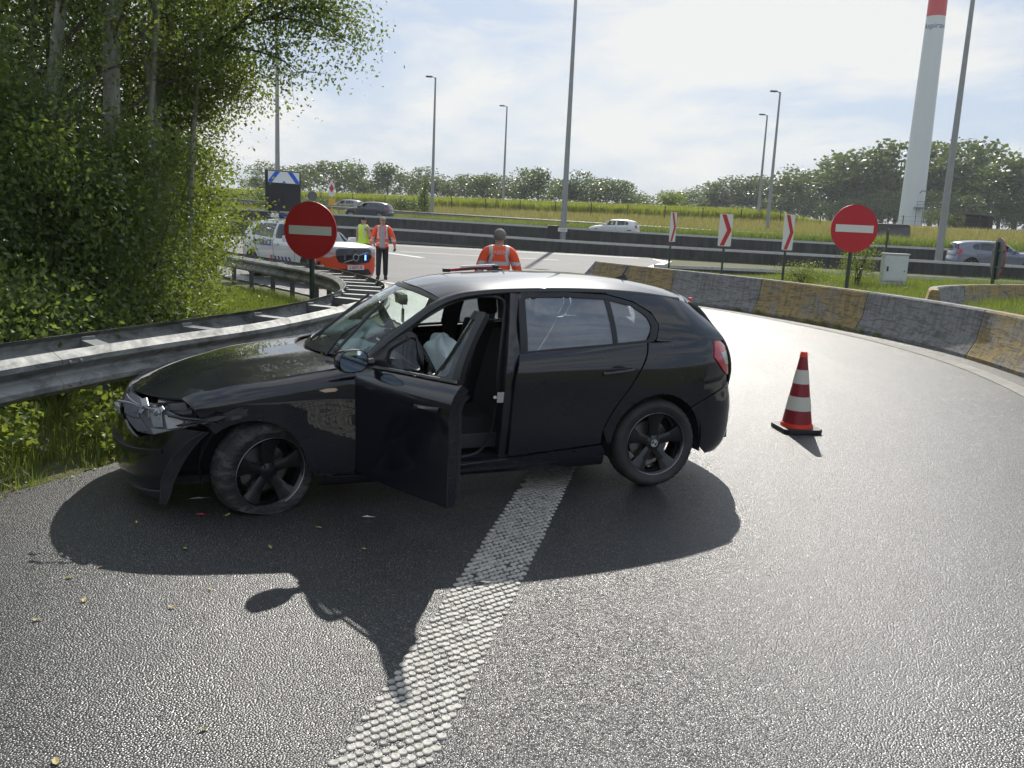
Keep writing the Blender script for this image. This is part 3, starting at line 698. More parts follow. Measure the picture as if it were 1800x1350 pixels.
root = thing('far_round_sign', 'small dark back of a round sign among the shrubs beyond the motorway', 'road sign', (p[0], p[1], zb), R(10))
r = .45; M = Matrix.Translation((0, -.03, zt-zb-r))@Matrix.Rotation(R(90), 4, 'X')
MB().prism([(r*math.cos(2*math.pi*i/24), r*math.sin(2*math.pi*i/24)) for i in range(24)], -.01, .01, M).build('disc', MT['sign_back'], root)
MB().tube([(0, .02, -.1), (0, .02, zt-zb-.1)], .04, 8).build('post', MT['sign_back'], root)

# ------------------------------------------------------------------ traffic cones
def cone(loc, label, rz=0):
    root = thing('traffic_cone', label, 'traffic cone', loc, rz)
    mb = MB(); s = .188; c = .045
    mb.prism([(-s+c, -s), (s-c, -s), (s, -s+c), (s, s-c), (s-c, s), (-s+c, s), (-s, s-c), (-s, -s+c)], .004, .045); b_ = mb.build('base', MT['black'], root, bevel=.006)
    def rr(z): return .142 + (.030-.142)*(z-.045)/(.735-.045)
    bands = [(.045, .075, 'cone_orange', .010), (.075, .225, 'cone_red', 0), (.225, .365, 'cone_white', .0025), (.365, .480, 'cone_red', 0), (.480, .610, 'cone_white', .0025), (.610, .715, 'cone_red', 0), (.715, .752, 'cone_orange', .004)]
    bands = [(.045, .080, 'cone_orange', .008), (.080, .205, 'cone_red', 0), (.205, .335, 'cone_white', .0025), (.335, .455, 'cone_red', 0), (.455, .585, 'cone_white', .0025), (.585, .705, 'cone_red', 0), (.705, .752, 'cone_orange', .003)]
    for z0, z1, mt, ex in bands:
        mb = MB(); top = z1 > .75
        mb.lathe([(0.001, z0)] + [(rr(z0)+ex, z0), (rr(z1)+ex, z1)] + [(.001, z1)], 36)
        mb.build('band' if not top else 'cap', MT[mt], root, smooth=True)
    return root
p = gnd(1399, 757); cone((p[0], p[1], .004), 'red and white traffic cone standing alone on the wet ramp', R(8))
p = gnd(1213, 524, .75); cone((p[0], p[1], .004), 'traffic cone almost hidden behind the tail of the black car', R(20))

# ------------------------------------------------------------------ spline patches for car bodies
def spl_op(t):
    """natural cubic spline: returns function q -> weights (len(q), n)"""
    t = np.asarray(t, float); n = len(t); h = np.diff(t)
    A = np.zeros((n, n)); B = np.zeros((n, n)); A[0, 0] = A[-1, -1] = 1
    for i in range(1, n-1):
        A[i, i-1], A[i, i], A[i, i+1] = h[i-1], 2*(h[i-1]+h[i]), h[i]
        B[i, i-1], B[i, i], B[i, i+1] = 6/h[i-1], -6/h[i-1]-6/h[i], 6/h[i]
    M = np.linalg.solve(A, B); I = np.eye(n)
    def W(q):
        q = np.atleast_1d(np.asarray(q, float)); k = np.clip(np.searchsorted(t, q)-1, 0, n-2); hh = h[k]; a = (t[k+1]-q)/hh; b = 1-a
        return a[:, None]*I[k] + b[:, None]*I[k+1] + (((a**3-a)[:, None]*M[k]) + ((b**3-b)[:, None]*M[k+1]))*(hh**2)[:, None]/6
    return W
class Patch:
    def __init__(s, net, ts=None, tu=None, ns=160, nu=70):
        s.net = np.array(net, float); n, m_, _ = s.net.shape
        def chord(ax):
            d = np.linalg.norm(np.diff(s.net, axis=ax), axis=2).mean(axis=1-ax); return np.r_[0, np.cumsum(np.maximum(d, 1e-3))]
        s.ts = chord(0) if ts is None else np.array(ts, float); s.tu = chord(1) if tu is None else np.array(tu, float)
        s.Ws, s.Wu = spl_op(s.ts), spl_op(s.tu)
        s.gs = np.linspace(s.ts[0], s.ts[-1], ns); s.gu = np.linspace(s.tu[0], s.tu[-1], nu)
        s.grid = np.einsum('ai,ijk,bj->abk', s.Ws(s.gs), s.net, s.Wu(s.gu))
    def P(s, S, Uu): return np.einsum('ai,ijk,aj->ak', s.Ws(S), s.net, s.Wu(Uu))
    def Nrm(s, S, Uu):
        e = 2e-3
        S0, S1 = np.clip(S-e, s.ts[0], s.ts[-1]), np.clip(S+e, s.ts[0], s.ts[-1]); U0_, U1 = np.clip(Uu-e, s.tu[0], s.tu[-1]), np.clip(Uu+e, s.tu[0], s.tu[-1])
        a = s.P(S1, Uu)-s.P(S0, Uu); b = s.P(S, U1)-s.P(S, U0_); n = np.cross(a, b); n /= np.linalg.norm(n, axis=1)[:, None]+1e-12
        c = s.P(S, Uu)-np.array([1.3, 0, .55]); f = np.sign((n*c).sum(1)); return n*f[:, None]
    def inv(s, pts, ax):
        pts = np.asarray(pts, float); gg = s.grid[:, :, ax].reshape(-1, 2); S = np.empty(len(pts)); Uu = np.empty(len(pts)); nu = len(s.gu)
        for i, p in enumerate(pts):
            k = int(np.argmin(((gg-p)**2).sum(1))); S[i], Uu[i] = s.gs[k//nu], s.gu[k % nu]
        for _ in range(5):
            e = 1e-3; p0 = s.P(S, Uu)[:, ax]; js = (s.P(S+e, Uu)[:, ax]-p0)/e; ju = (s.P(S, Uu+e)[:, ax]-p0)/e; r = pts-p0
            det = js[:, 0]*ju[:, 1]-js[:, 1]*ju[:, 0]; ok = np.abs(det) > 1e-3; det = np.where(ok, det, 1)
            ds = (r[:, 0]*ju[:, 1]-r[:, 1]*ju[:, 0])/det; du = (js[:, 0]*r[:, 1]-js[:, 1]*r[:, 0])/det
            S = np.clip(S+np.where(ok, np.clip(ds, -.05, .05), 0), s.ts[0], s.ts[-1]); Uu = np.clip(Uu+np.where(ok, np.clip(du, -.05, .05), 0), s.tu[0], s.tu[-1])
        return S, Uu
VIEW = {'xz': [0, 2], 'xy': [0, 1], 'yz': [1, 2]}
def inside(P, pts):
    ins = np.zeros(len(pts), bool); j = len(P)-1
    for i in range(len(P)):
        c = ((P[i, 1] > pts[:, 1]) != (P[j, 1] > pts[:, 1])) & (pts[:, 0] < (P[j, 0]-P[i, 0])*(pts[:, 1]-P[i, 1])/(P[j, 1]-P[i, 1]+1e-12)+P[i, 0]); ins ^= c; j = i
    return ins
def resamp(poly, h):
    P = np.array(poly, float); o = []
    for i in range(len(P)):
        a, b = P[i], P[(i+1) % len(P)]; k = max(1, int(math.ceil(np.linalg.norm(b-a)/h)))
        for t_ in range(k): o.append(a+(b-a)*t_/k)
    return np.array(o)
def inset_poly(P, d):
    Q = np.roll(P, 1, 0); Rr = np.roll(P, -1, 0); t_ = Rr-Q; t_ /= np.linalg.norm(t_, axis=1)[:, None]+1e-12; n = np.stack([-t_[:, 1], t_[:, 0]], 1)
    A = .5*np.sum(P[:, 0]*Rr[:, 1]-Rr[:, 0]*P[:, 1]); return P+n*d*np.sign(A)
def panel(patch, outline, view='xz', h=.055, inset=.003, depth=.018, off=0.0, norim=None):
    """returns V, F, Nrm of a panel cut out of a patch, with returned edges"""
    P2 = resamp(outline, h*.6)
    if inset: P2 = inset_poly(P2, inset)
    if view == 'su': S, Uu = P2[:, 0], P2[:, 1]
    else: S, Uu = patch.inv(P2, VIEW[view])
    B = np.stack([S, Uu], 1); keep = [0]
    for i in range(1, len(B)):
        if np.linalg.norm(B[i]-B[keep[-1]]) > 1.5e-3: keep.append(i)
    if np.linalg.norm(B[keep[-1]]-B[keep[0]]) < 1.5e-3: keep.pop()
    B = B[keep]; lo, hi = B.min(0), B.max(0)
    gx, gy = np.meshgrid(np.arange(lo[0]+h*.5, hi[0], h), np.arange(lo[1]+h*.5, hi[1], h)); pts = np.stack([gx.ravel(), gy.ravel()], 1)
    if len(pts):
        pts = pts[inside(B, pts)]
        if len(pts): pts = pts[np.array([((B-p)**2).sum(1).min() > (h*.4)**2 for p in pts])]
    allp = np.vstack([B, pts]) if len(pts) else B
    v, e, f, ov, *_ = geometry.delaunay_2d_cdt([Vector(p) for p in allp], [], [list(range(len(B)))], 1, 1e-6)
    Q = np.array([(p.x, p.y) for p in v]); X = patch.P(Q[:, 0], Q[:, 1]); Nn = patch.Nrm(Q[:, 0], Q[:, 1])
    X = X + Nn*off
    F = []
    for t_ in f:
        a, b, c = X[list(t_[:3])]; nn = np.cross(b-a, c-a); F.append(tuple(t_) if nn@Nn[t_[0]] > 0 else tuple(t_[::-1]))
    V = list(X); NN = list(Nn)
    if depth:
        cnt = {}
        for t_ in F:
            for i in range(len(t_)):
                a, b = t_[i], t_[(i+1) % len(t_)]; cnt[(a, b)] = 1
        for (a, b) in [k for k in cnt if (k[1], k[0]) not in cnt]:
            if norim and norim(X[a]) and norim(X[b]): continue
            k = len(V); ed = X[b]-X[a]; sn = np.cross(ed, Nn[a]); sn /= np.linalg.norm(sn)+1e-12
            V += [X[a]+Nn[a]*0, X[b], X[b]-Nn[b]*depth, X[a]-Nn[a]*depth]; NN += [sn*.8+Nn[a]*.6, sn*.8+Nn[b]*.6, sn, sn]; F.append((k+1, k, k+3, k+2))
    return np.array(V), F, np.array(NN)
def join(*parts):
    V = []; F = []; NN = []
    for v, f, n in parts:
        b = len(V); V += list(v); F += [tuple(i+b for i in q) for q in f]; NN += list(n)
    return np.array(V), F, np.array(NN)
def mirror(p):
    v, f, n = p; s_ = np.array([1, -1, 1]); return v*s_, [q[::-1] for q in f], n*s_
def both(p): return join(p, mirror(p))
def arc(cx, cz, r, a0, a1, n=18): return [(cx+r*math.cos(R(a)), cz+r*math.sin(R(a))) for a in np.linspace(a0, a1, n)]

# body tables of a compact five door hatchback; x forward from the rear axle, z up, y to the left
def zbelt(x): return np.interp(x, [-.9, -.3, .1, 1.0, 1.9, 2.12, 2.5, 2.85, 3.05, 3.2, 3.3, 3.4], [1.02, 1.045, 1.04, .992, .955, .935, .885, .838, .798, .760, .735, .71])
FRONT = [(2.66, 1), (2.85, .993), (3.0, .968), (3.12, .925), (3.22, .84), (3.30, .69), (3.35, .48), (3.378, .25), (3.386, 0)]
REAR = [(-.838, 0), (-.828, .25), (-.80, .48), (-.75, .68), (-.68, .82), (-.57, .91), (-.43, .965), (-.25, .992), (0, 1)]
ST = REAR + [(.35, 1), (.7, 1), (1.05, 1), (1.4, 1), (1.75, 1), (2.05, 1), (2.35, 1)] + FRONT
def lower_net():
    net = []
    for x, wf in ST:
        zb = float(zbelt(x)); kf = float(sstep(2.85, 3.386, np.array(x))); kr = float(sstep(-.3, -.838, np.array(x)))
        sh = np.interp(x, [-.8, .5, 2.2, 2.7, 3.1, 3.4], [.885, .875, .86, .80, .71, .63])
        z = [.165, .185, .27, .42, .56, .70, sh, (sh*.45+zb*.55), zb]
        fd = np.interp(x, [1.9, 2.3, 3.0], [.0, 1, 1])
        y7 = .862-.012*fd; y8 = .825-.032*fd
        y = [.76, .815, .852, .864, .868, .874, .880, y7, y8]
        flare = math.exp(-((x-0)/.42)**2)+math.exp(-((x-2.66)/.42)**2)
        row = []
        for j in range(9):
            yy = y[j]+(.012*flare if j in (2, 3, 4, 5) else 0)
            if j == 0: yy -= .05*kf
            dx = kf*np.interp(z[j], [.16, .25, .36, .52, .60, .68, .74], [-.11, -.03, 0, 0, -.012, -.035, -.06])
            dx += kr*np.interp(z[j], [.16, .24, .34, .50, .60, .66, .74, .9, 1.05], [.10, .03, 0, 0, .004, .03, .05, .075, .12])
            row.append((x+dx, yy*wf, z[j]))
        net.append(row)
    return net
LOWER = Patch(lower_net(), ns=260, nu=60)
def hood_net():
    net = []
    for t_ in np.linspace(0, 1, 8):
        row = []
        for y in (.80, .72, .56, .36, .18, 0):
            x1 = 3.325-.235*(y/.80)**2.4; x0 = 2.40-.30*(y/.80)**2
            x = x0+(x1-x0)*t_
            zs = float(zbelt(x)); cr = .066*(1-(y/.80)**2.2)
            z = zs+.004+cr*(1-.45*t_**4) - .034*t_**7
            # power dome creases
            z += .008*math.exp(-((y-.42)/.10)**2)*(1-t_)
            wf = np.interp(x, [2.66, 2.9, 3.1, 3.33], [1, .985, .94, .90]); row.append((x, y*wf, z))
        net.append(row)
    return net
HOOD = Patch(hood_net(), ns=90, nu=60)
def roofc(x): return np.interp(x, [-.47, -.40, -.2, .2, .55, 1.0, 1.4, 1.62], [1.322, 1.346, 1.396, 1.448, 1.464, 1.464, 1.432, 1.385])
def roofe(x): return np.interp(x, [-.47, -.35, 0, .5, 1.0, 1.62], [.550, .580, .612, .632, .63, .60])
def roof_net():
    net = []
    for x in (1.62, 1.4, 1.15, .85, .55, .2, -.12, -.32, -.47):
        w_ = float(roofe(x)); zc = float(roofc(x)); row = []
        for k in (1, .93, .78, .55, .28, 0):
            dr = .058*k**3.0+.012*k**2; row.append((x - (.11*k**2 if x > 1.5 else (.06*k**2 if x > 1.3 else 0)) + (.11*k**2*(1 if x < -.4 else .5) if x < -.3 else 0), w_*k, zc-dr))
        net.append(row)
    return net
ROOF = Patch(roof_net(), ns=90, nu=50)
def side_net():
    net = []
    for x in (-.62, -.45, -.25, 0, .3, .6, .9, 1.2, 1.5, 1.7, 1.9, 2.08):
        zb = float(zbelt(x))-.014; w_ = float(roofe(min(x, 1.45))); wb = .826*float(np.interp(x, [a for a, b in ST], [b for a, b in ST]))*float(np.interp(x, [1.5, 2.1], [1, .985]))-.002
        zt = float(np.interp(x, [-.62, -.56, 1.40, 1.55, 1.7, 1.9, 2.08], [1.05, 1.18, 0, 1.305, 1.20, 1.075, .965])) if (x > 1.45 or x < -.5) else float(roofc(x))-.068
        if x < -.5: zt = 1.07; w_ = .66
        elif x < -.4: zt = 1.20; w_ = .60
        if x > 1.45: w_ = np.interp(x, [1.45, 1.7, 1.9, 2.08], [.64, .695, .755, .795])
        row = []
        for k in (0, .22, .45, .68, .86, 1):
            y = wb+(w_-wb)*(k**1.35)*.96 - .0*k; row.append((x, y+.012*math.sin(math.pi*k), zb+(zt-zb)*k))
        row[-1] = (x, w_+.002, zt)
        net.append(row)
    return net
SIDE = Patch(side_net(), ns=160, nu=50)
def screen_net():
    net = []
    for t_ in np.linspace(0, 1, 5):
        row = []
        for k in (1, .8, .5, .25, 0):
            yb, yt = .735*k, .60*k; xb, xt = 2.33-.37*k**2.2, 1.645-.12*k**2; zb_, zt_ = .955+.0*k, 1.380-.058*k**2.6
            b = .022*math.sin(math.pi*t_); row.append((xb+(xt-xb)*t_+b*.5, yb+(yt-yb)*t_, zb_+(zt_-zb_)*t_+b))
        net.append(row)
    return net
SCREEN = Patch(screen_net(), ns=50, nu=50)
def tail_net():
    net = []
    for xc, zc, w_ in ((-.46, 1.322, .550), (-.535, 1.25, .58), (-.63, 1.13, .63), (-.705, 1.03, .675), (-.755, .93, .69), (-.785, .80, .69), (-.79, .66, .66)):
        net.append([(xc+.10*k**2.5, w_*k, zc-(.03*k**2 if zc > 1.3 else 0)) for k in (1, .85, .6, .3, 0)])
    return net
TAIL = Patch(tail_net(), ns=70, nu=40)

# outlines (x, z) seen from the side
AF, AR = (2.66, .335), (0.0, .335)
O = {}
O['fender'] = [(2.115, .30), (2.115, .60), (2.11, .925)] + [(x, float(zbelt(x))-.002) for x in np.linspace(2.14, 3.05, 12)] + [(3.10, .765), (3.05, .715), (3.02, .655), (2.98, .60)] + arc(2.735, .312, .322, 50, 184, 20)[0:] + [(2.31, .262), (2.12, .255)]
O['rear_door'] = [(1.105, .295), (1.098, .45), (1.085, .80), (1.045, .985)] + [(x, float(zbelt(x))-.003) for x in np.linspace(.95, .11, 8)] + spline([(.105, 1.03), (.128, .944), (.22, .775), (.345, .592), (.405, .485), (.425, .42)], n=12).tolist() + [(.43, .345)]
O['front_door'] = [(2.108, .265), (2.108, .6), (2.100, .926), (1.9, float(zbelt(1.9))-.003), (1.5, float(zbelt(1.5))-.003), (1.052, float(zbelt(1.05))-.003), (1.09, .80), (1.104, .45), (1.11, .285), (1.6, .262)]
O['quarter'] = [(.385, .345), (.42, .44)] + spline([(.398, .485), (.338, .592), (.213, .775), (.120, .944), (.098, 1.035)], n=12).tolist() + [(x, float(zbelt(x))-.003) for x in np.linspace(.05, -.42, 8)] + [(-.440, 1.03), (-.425, .92), (-.52, .82), (-.605, .765), (-.60, .708), (-.50, .672), (-.33, .604), (-.26, .572)] + arc(AR[0], AR[1]-.01, .352, 134, 3, 20)
O['rear_bumper'] = [(-.325, .596), (-.50, .664), (-.62, .705)]
O['tail_lamp'] = [(-.448, 1.028), (-.52, 1.03), (-.60, .975), (-.628, .775), (-.60, .772), (-.53, .822), (-.432, .918)]
O['sill'] = [(2.30, .252), (2.11, .248), (1.6, .252), (1.10, .284), (.42, .335), (.395, .30), (.39, .18), (1.2, .166), (2.33, .166)]
# greenhouse outlines
O['rear_glass'] = [(.985, .992), (.985, 1.33), (.70, 1.338), (.385, 1.328), (.360, 1.028)]
O['quarter_glass'] = spline([(.332, 1.024), (.345, 1.316), (.26, 1.300), (.165, 1.262), (.085, 1.195), (.070, 1.135), (.112, 1.050)], n=24, closed=False).tolist()
ROWTOP = [(x, float(roofc(x))-.078) for x in np.linspace(1.40, -.30, 14)]
# frame around rear door windows
def ring(patch, outer, inner, off=.0, depth=.012, n=70):
    """frame between two closed side-view loops"""
    def rs(pl):
        P = np.array(pl+[pl[0]], float); d = np.r_[0, np.cumsum(np.linalg.norm(np.diff(P, axis=0), axis=1))]; q = np.linspace(0, d[-1], n, endpoint=False)
        return np.stack([np.interp(q, d, P[:, i]) for i in (0, 1)], 1)
    a, b = rs(outer), rs(inner); k = int(np.argmin(((b-a[0])**2).sum(1))); b = np.roll(b, -k, 0)
    if np.sum((np.roll(a, -1, 0)-a)[:, 0]*a[:, 1])*np.sum((np.roll(b, -1, 0)-b)[:, 0]*b[:, 1]) < 0: b = np.roll(b[::-1], 1, 0)
    Sa, Ua = patch.inv(a, VIEW['xz']); Sb, Ub = patch.inv(b, VIEW['xz'])
    A = patch.P(Sa, Ua); Na = patch.Nrm(Sa, Ua); B_ = patch.P(Sb, Ub); Nb = patch.Nrm(Sb, Ub)
    V = np.vstack([A+Na*off, B_+Nb*off, B_+Nb*(off-depth), A+Na*(off-depth)]); NN = np.vstack([Na, Nb, Nb, Na]); F = []
    for r0, r1 in ((0, 1), (1, 2), (3, 0)):
        for i in range(n): F.append((r0*n+i, r0*n+(i+1) % n, r1*n+(i+1) % n, r1*n+i))
    c = V[F[0][1]]-V[F[0][0]]; d = V[F[0][2]]-V[F[0][1]]
    if np.cross(c, d)@Na[0] < 0: F = [f[::-1] for f in F]
    return V, F, NN
REAR_FRAME_OUT = [(1.035, .984), (1.032, 1.20), (1.012, 1.372), (.70, 1.372), (.37, 1.352), (.17, 1.302), (.045, 1.225), (.005, 1.150), (.035, 1.052), (.085, 1.034), (.36, 1.018), (.70, 1.0)]
REAR_FRAME_IN = [(.985, .998), (.983, 1.20), (.972, 1.338), (.70, 1.342), (.38, 1.325), (.19, 1.280), (.088, 1.215), (.060, 1.150), (.085, 1.062), (.12, 1.052), (.36, 1.034), (.70, 1.016)]
FRONT_FRAME_OUT = [(1.085, .982), (1.065, 1.20), (1.050, 1.368), (1.25, 1.362), (1.40, 1.338), (1.55, 1.282), (1.70, 1.190), (1.85, 1.087), (1.975, .998), (1.985, .960), (1.6, .965)]
FRONT_FRAME_IN = [(1.145, 1.000), (1.118, 1.20), (1.105, 1.325), (1.25, 1.322), (1.39, 1.297), (1.53, 1.243), (1.68, 1.155), (1.80, 1.072), (1.80, .995), (1.70, .985), (1.6, .985)]
FRONT_GLASS = [(1.14, .990), (1.113, 1.20), (1.10, 1.33), (1.25, 1.328), (1.395, 1.303), (1.535, 1.249), (1.685, 1.160), (1.81, 1.075), (1.81, .99), (1.70, .978), (1.6, .978)]
C_PILLAR = [(.030, 1.046), (-.003, 1.15), (.035, 1.235), (.165, 1.312), (.30, 1.345), (.36, 1.360)] + [(x, float(roofc(x))-.074) for x in (.35, .1, -.1, -.28)] + [(-.36, 1.272), (-.44, 1.19), (-.53, 1.09), (-.57, 1.03), (-.44, 1.024), (-.2, 1.030)]

def car_paint(name, col, rough=.32, flake=.0, coat=1.0, dirt=.12, spec=.12):
    g = G(name); v = g.coord(); d = g.noise(v, 5, 5, .7)
    c = g.mix(g.math('MULTIPLY', g.ramp(d, [(.5, 0.), (.8, 1.)]), dirt), col, (.10, .095, .085))
    lo = g.ramp(g.sep(v, 2), [(0, 1.), (.32, 0.)])
    c = g.mix(g.math('MULTIPLY', g.math('MULTIPLY', lo, g.noise(v, 12, 5, .7)), dirt*2.2), c, (.12, .11, .10))
    return g.done(g.bsdf(c, rough, flake, Coat_Weight=coat, Coat_Roughness=.012, Coat_IOR=1.6, Specular_IOR_Level=spec))
MT['paint_black'] = car_paint('black_car_paint', (.0055, .0065, .012), .34, dirt=.03, spec=.12)
MT['trim'] = plain('trim_black', (.012, .012, .014), .38)
MT['gloss_black'] = plain('gloss_black', (.006, .006, .007), .12, Coat_Weight=.6)
MT['interior'] = plain('interior_dark', (.022, .022, .024), .8, nz=.25, scale=40)
MT['interior_mid'] = plain('interior_grey', (.055, .055, .057), .75, nz=.2, scale=30)
MT['fabric'] = plain('seat_fabric', (.020, .020, .022), .9, nz=.3, scale=60, bump=.3)
MT['airbag'] = plain('airbag_cloth', (.58, .65, .66), .85, nz=.12, scale=9, bump=.35)
MT['screen_glass'] = glass('screen_glass', (.80, .92, .86), 1.15, .035, film_col=(.6, .65, .62))
MT['side_glass'] = glass('side_glass', (.22, .25, .27), 2.8, .32, film_col=(.40, .45, .53))  # pale diffuse film paints the sky reflection into the side windows
MT['clear_glass'] = glass('clear_glass', (.55, .62, .62), 1.2, .02)
MT['mirror_glass'] = plain('mirror_glass', (.55, .68, .82), .06, 1.0)
MT['lamp_red'] = plain('lamp_red', (.50, .012, .035), .12, Coat_Weight=.8)
MT['lamp_clear'] = plain('lamp_clear', (.46, .46, .47), .22, Coat_Weight=.8, nz=.25, scale=22)
MT['lamp_shell'] = plain('lamp_shell', (.12, .125, .145), .45, .1, nz=.35, scale=14)
MT['lamp_silver'] = plain('lamp_silver', (.36, .38, .39), .38, .55, nz=.3, scale=30)
MT['orange_lens'] = plain('orange_lens', (.70, .52, .36), .2, Coat_Weight=.6)
MT['rim_black'] = plain('rim_black', (.010, .010, .011), .22, .2, Coat_Weight=.5)
MT['rim_edge'] = plain('rim_edge', (.30, .30, .31), .3, .8, nz=.6, scale=12)
MT['brake'] = plain('brake_disc', (.22, .21, .20), .4, .9, nz=.3)
MT['torn'] = plain('torn_plastic', (.028, .029, .032), .5, nz=.6, scale=18, bump=.5)
MT['cap_light'] = plain('cap_light', (.50, .53, .50), .4)

def pan_obj(name, data, mat, parent=None):
    v, f, n = data; return mk(name, v, f, mat, parent, normals=n)

# ------------------------------------------------------------------ wheels
def tyre_mesh(r=.316, w_=.205, ri=.212, flat=None, treads=44):
    """lathe about Y with tread grooves; flat: rim centre height above ground, deflates the bottom"""
    hw = w_/2; prof = [(ri, -hw*.86), (ri+.012, -hw*.98), (ri+.04, -hw*1.03), (r-.028, -hw*1.0), (r-.008, -hw*.86), (r, -hw*.62), (r, -hw*.35), (r-.007, -hw*.33), (r-.007, -hw*.26), (r, -hw*.24), (r, hw*.24), (r-.007, hw*.26), (r-.007, hw*.33), (r, hw*.35), (r, hw*.62), (r-.008, hw*.86), (r-.028, hw*1.0), (r-.036, hw*1.03), (ri+.045, hw*1.04), (ri+.040, hw*1.015), (ri+.012, hw*.98), (ri, hw*.86)]
    n = treads*2; V = []; F = []; k = len(prof)
    for j in range(n):
        th = 2*math.pi*j/n
        for i, (rr, y) in enumerate(prof):
            if rr > r-.012 and j % 2 and (i in (4, 5, 14, 15)): rr -= .006
            V.append([rr*math.cos(th), y, rr*math.sin(th)])
    for j in range(n):
        for i in range(k-1): F.append((j*k+i, j*k+i+1, ((j+1) % n)*k+i+1, ((j+1) % n)*k+i))
    if flat:
        rr_ = np.random.default_rng(3)
        for v in V:
            rad = math.hypot(v[0], v[2])
            if v[2] < -.10:
                d = max(0, -v[2]-flat*.80); zf = -(flat*.80+ (d*(flat*.2)/(r-flat*.80)))
                if d > 0:
                    v[2] = max(zf, -flat+.004+ .004*rr_.random()); q = (rad-ri)/(r-ri); bul = math.sin(min(1, max(0, q))*math.pi)*d*.9
                    v[1] += math.copysign(bul, v[1])*(1.1 if abs(v[1]) > .05 else 0)
                    v[0] *= 1+.55*max(0, d)*1.2
    return V, F
def make_wheel(parent, loc, rz=0, flat=None, spokes=5, r=.316, w_=.205, camber=0, side=1, mats_=None, detail=True, logo=True):
    """outer face towards +Y of the wheel's own axes"""
    mrim, mtyre = mats_ or (MT['rim_black'], MT['rubber'])
    e = empty('wheel', parent, loc, (camber, 0, rz + (0 if side > 0 else math.pi)))
    ri = r*.70; hw = w_/2
    V, F = tyre_mesh(r, w_, ri, flat); t_ = mk('tyre', V, F, mtyre, e, smooth=True); t_.data.set_sharp_from_angle(angle=R(50))
    mb = MB(); mb.lathe([(ri+.004, -hw*.85), (ri-.012, -hw*.8), (ri-.022, hw*.55), (ri-.010, hw*.86), (ri+.006, hw*.97), (ri+.010, hw*.92), (ri+.004, hw*.80)], 56, 'Y')
    rim = mb.build('rim', mrim, e, smooth=True, fix=True)
    if detail: MB().lathe([(ri+.0065, hw*.955), (ri+.0035, hw*.985), (ri+.0005, hw*.955)], 56, 'Y').build('rim_lip', MT['rim_edge'], e, smooth=True)
    sp = MB(); yo = hw*.62
    for s in range(spokes):
        a = 2*math.pi*s/spokes+math.pi/2
        for (r0, w0, y0), (r1, w1, y1) in [((.045, .028, yo-.008), (ri*.62, .038, yo+.004)), ((ri*.62, .038, yo+.004), (ri-.010, .066, yo+.020))]:
            ca, sa = math.cos(a), math.sin(a); V = []
            for rr, ww, yy in ((r0, w0, y0), (r1, w1, y1)):
                for sgn, dy in ((-1, 0), (-.35, .006), (.35, .006), (1, 0), (1, -.035), (-1, -.035)):
                    x, z = rr, sgn*ww; V.append((x*ca-z*sa, yy+dy, x*sa+z*ca))
            sp.add(V, [(i, (i+1) % 6, 6+(i+1) % 6, 6+i) for i in range(6)]+[tuple(range(6))[::-1], tuple(range(6, 12))])
    sp.lathe([(.001, yo+.010), (.03, yo+.008), (.055, yo-.002), (.062, yo-.03), (.062, yo-.06)], 24, 'Y')
    for s in range(5):
        a = 2*math.pi*(s+.5)/5+math.pi/2; sp.lathe([(.001, yo+.012), (.008, yo+.012), (.009, yo-.02)], 6, 'Y', (.046*math.cos(a), -.006, .046*math.sin(a)))
    o = sp.build('spokes', mrim, e, smooth=True, angle=30); o['kind'] = 'thing'
    del o['kind']
    if detail:
        mb = MB(); mb.lathe([(.05, yo-.075), (.150, yo-.075), (.150, yo-.095), (.05, yo-.095)], 32, 'Y'); mb.build('brake_disc', MT['brake'], e, smooth=True)
        mb = MB(); mb.prism(arc(0, 0, .16, 20, 90, 8)+arc(0, 0, .10, 90, 20, 8), yo-.11, yo-.055, Matrix.Rotation(R(-90), 4, 'X')@Matrix.Rotation(R(-60), 4, 'Z')); mb.build('brake_caliper', MT['brake'], e)
    if logo:
        cap = MB().lathe([(.001, yo+.0135), (.027, yo+.0128), (.030, yo+.008)], 24, 'Y').build('hub_cap', MT['trim'], e, smooth=True)
        mb = MB()
        for a0 in (0, 180):
            mb.prism([(0, 0)]+arc(0, 0, .019, a0+12, a0+102, 8), .0, .0012, Matrix.Translation((0, yo+.0142, 0))@Matrix.Rotation(R(-90), 4, 'X'))
        mb.prism(arc(0, 0, .027, 0, 345, 24)+arc(0, 0, .0215, 345, 0, 24), 0, .0012, Matrix.Translation((0, yo+.0138, 0))@Matrix.Rotation(R(-90), 4, 'X'))
        mb.build('cap_emblem', MT['cap_light'], e)
    return e

# ------------------------------------------------------------------ the crashed car
CARP = (0.7416, 6.7554); CARH = 3.48699796; CAR_PITCH = .0209
car = thing('crashed_car', 'black hatchback with smashed front corner, flat front tyre and open driver door', 'car', (CARP[0], CARP[1], .004), 0)
car.rotation_mode = 'XYZ'; car.rotation_euler = (0, 0, CARH)
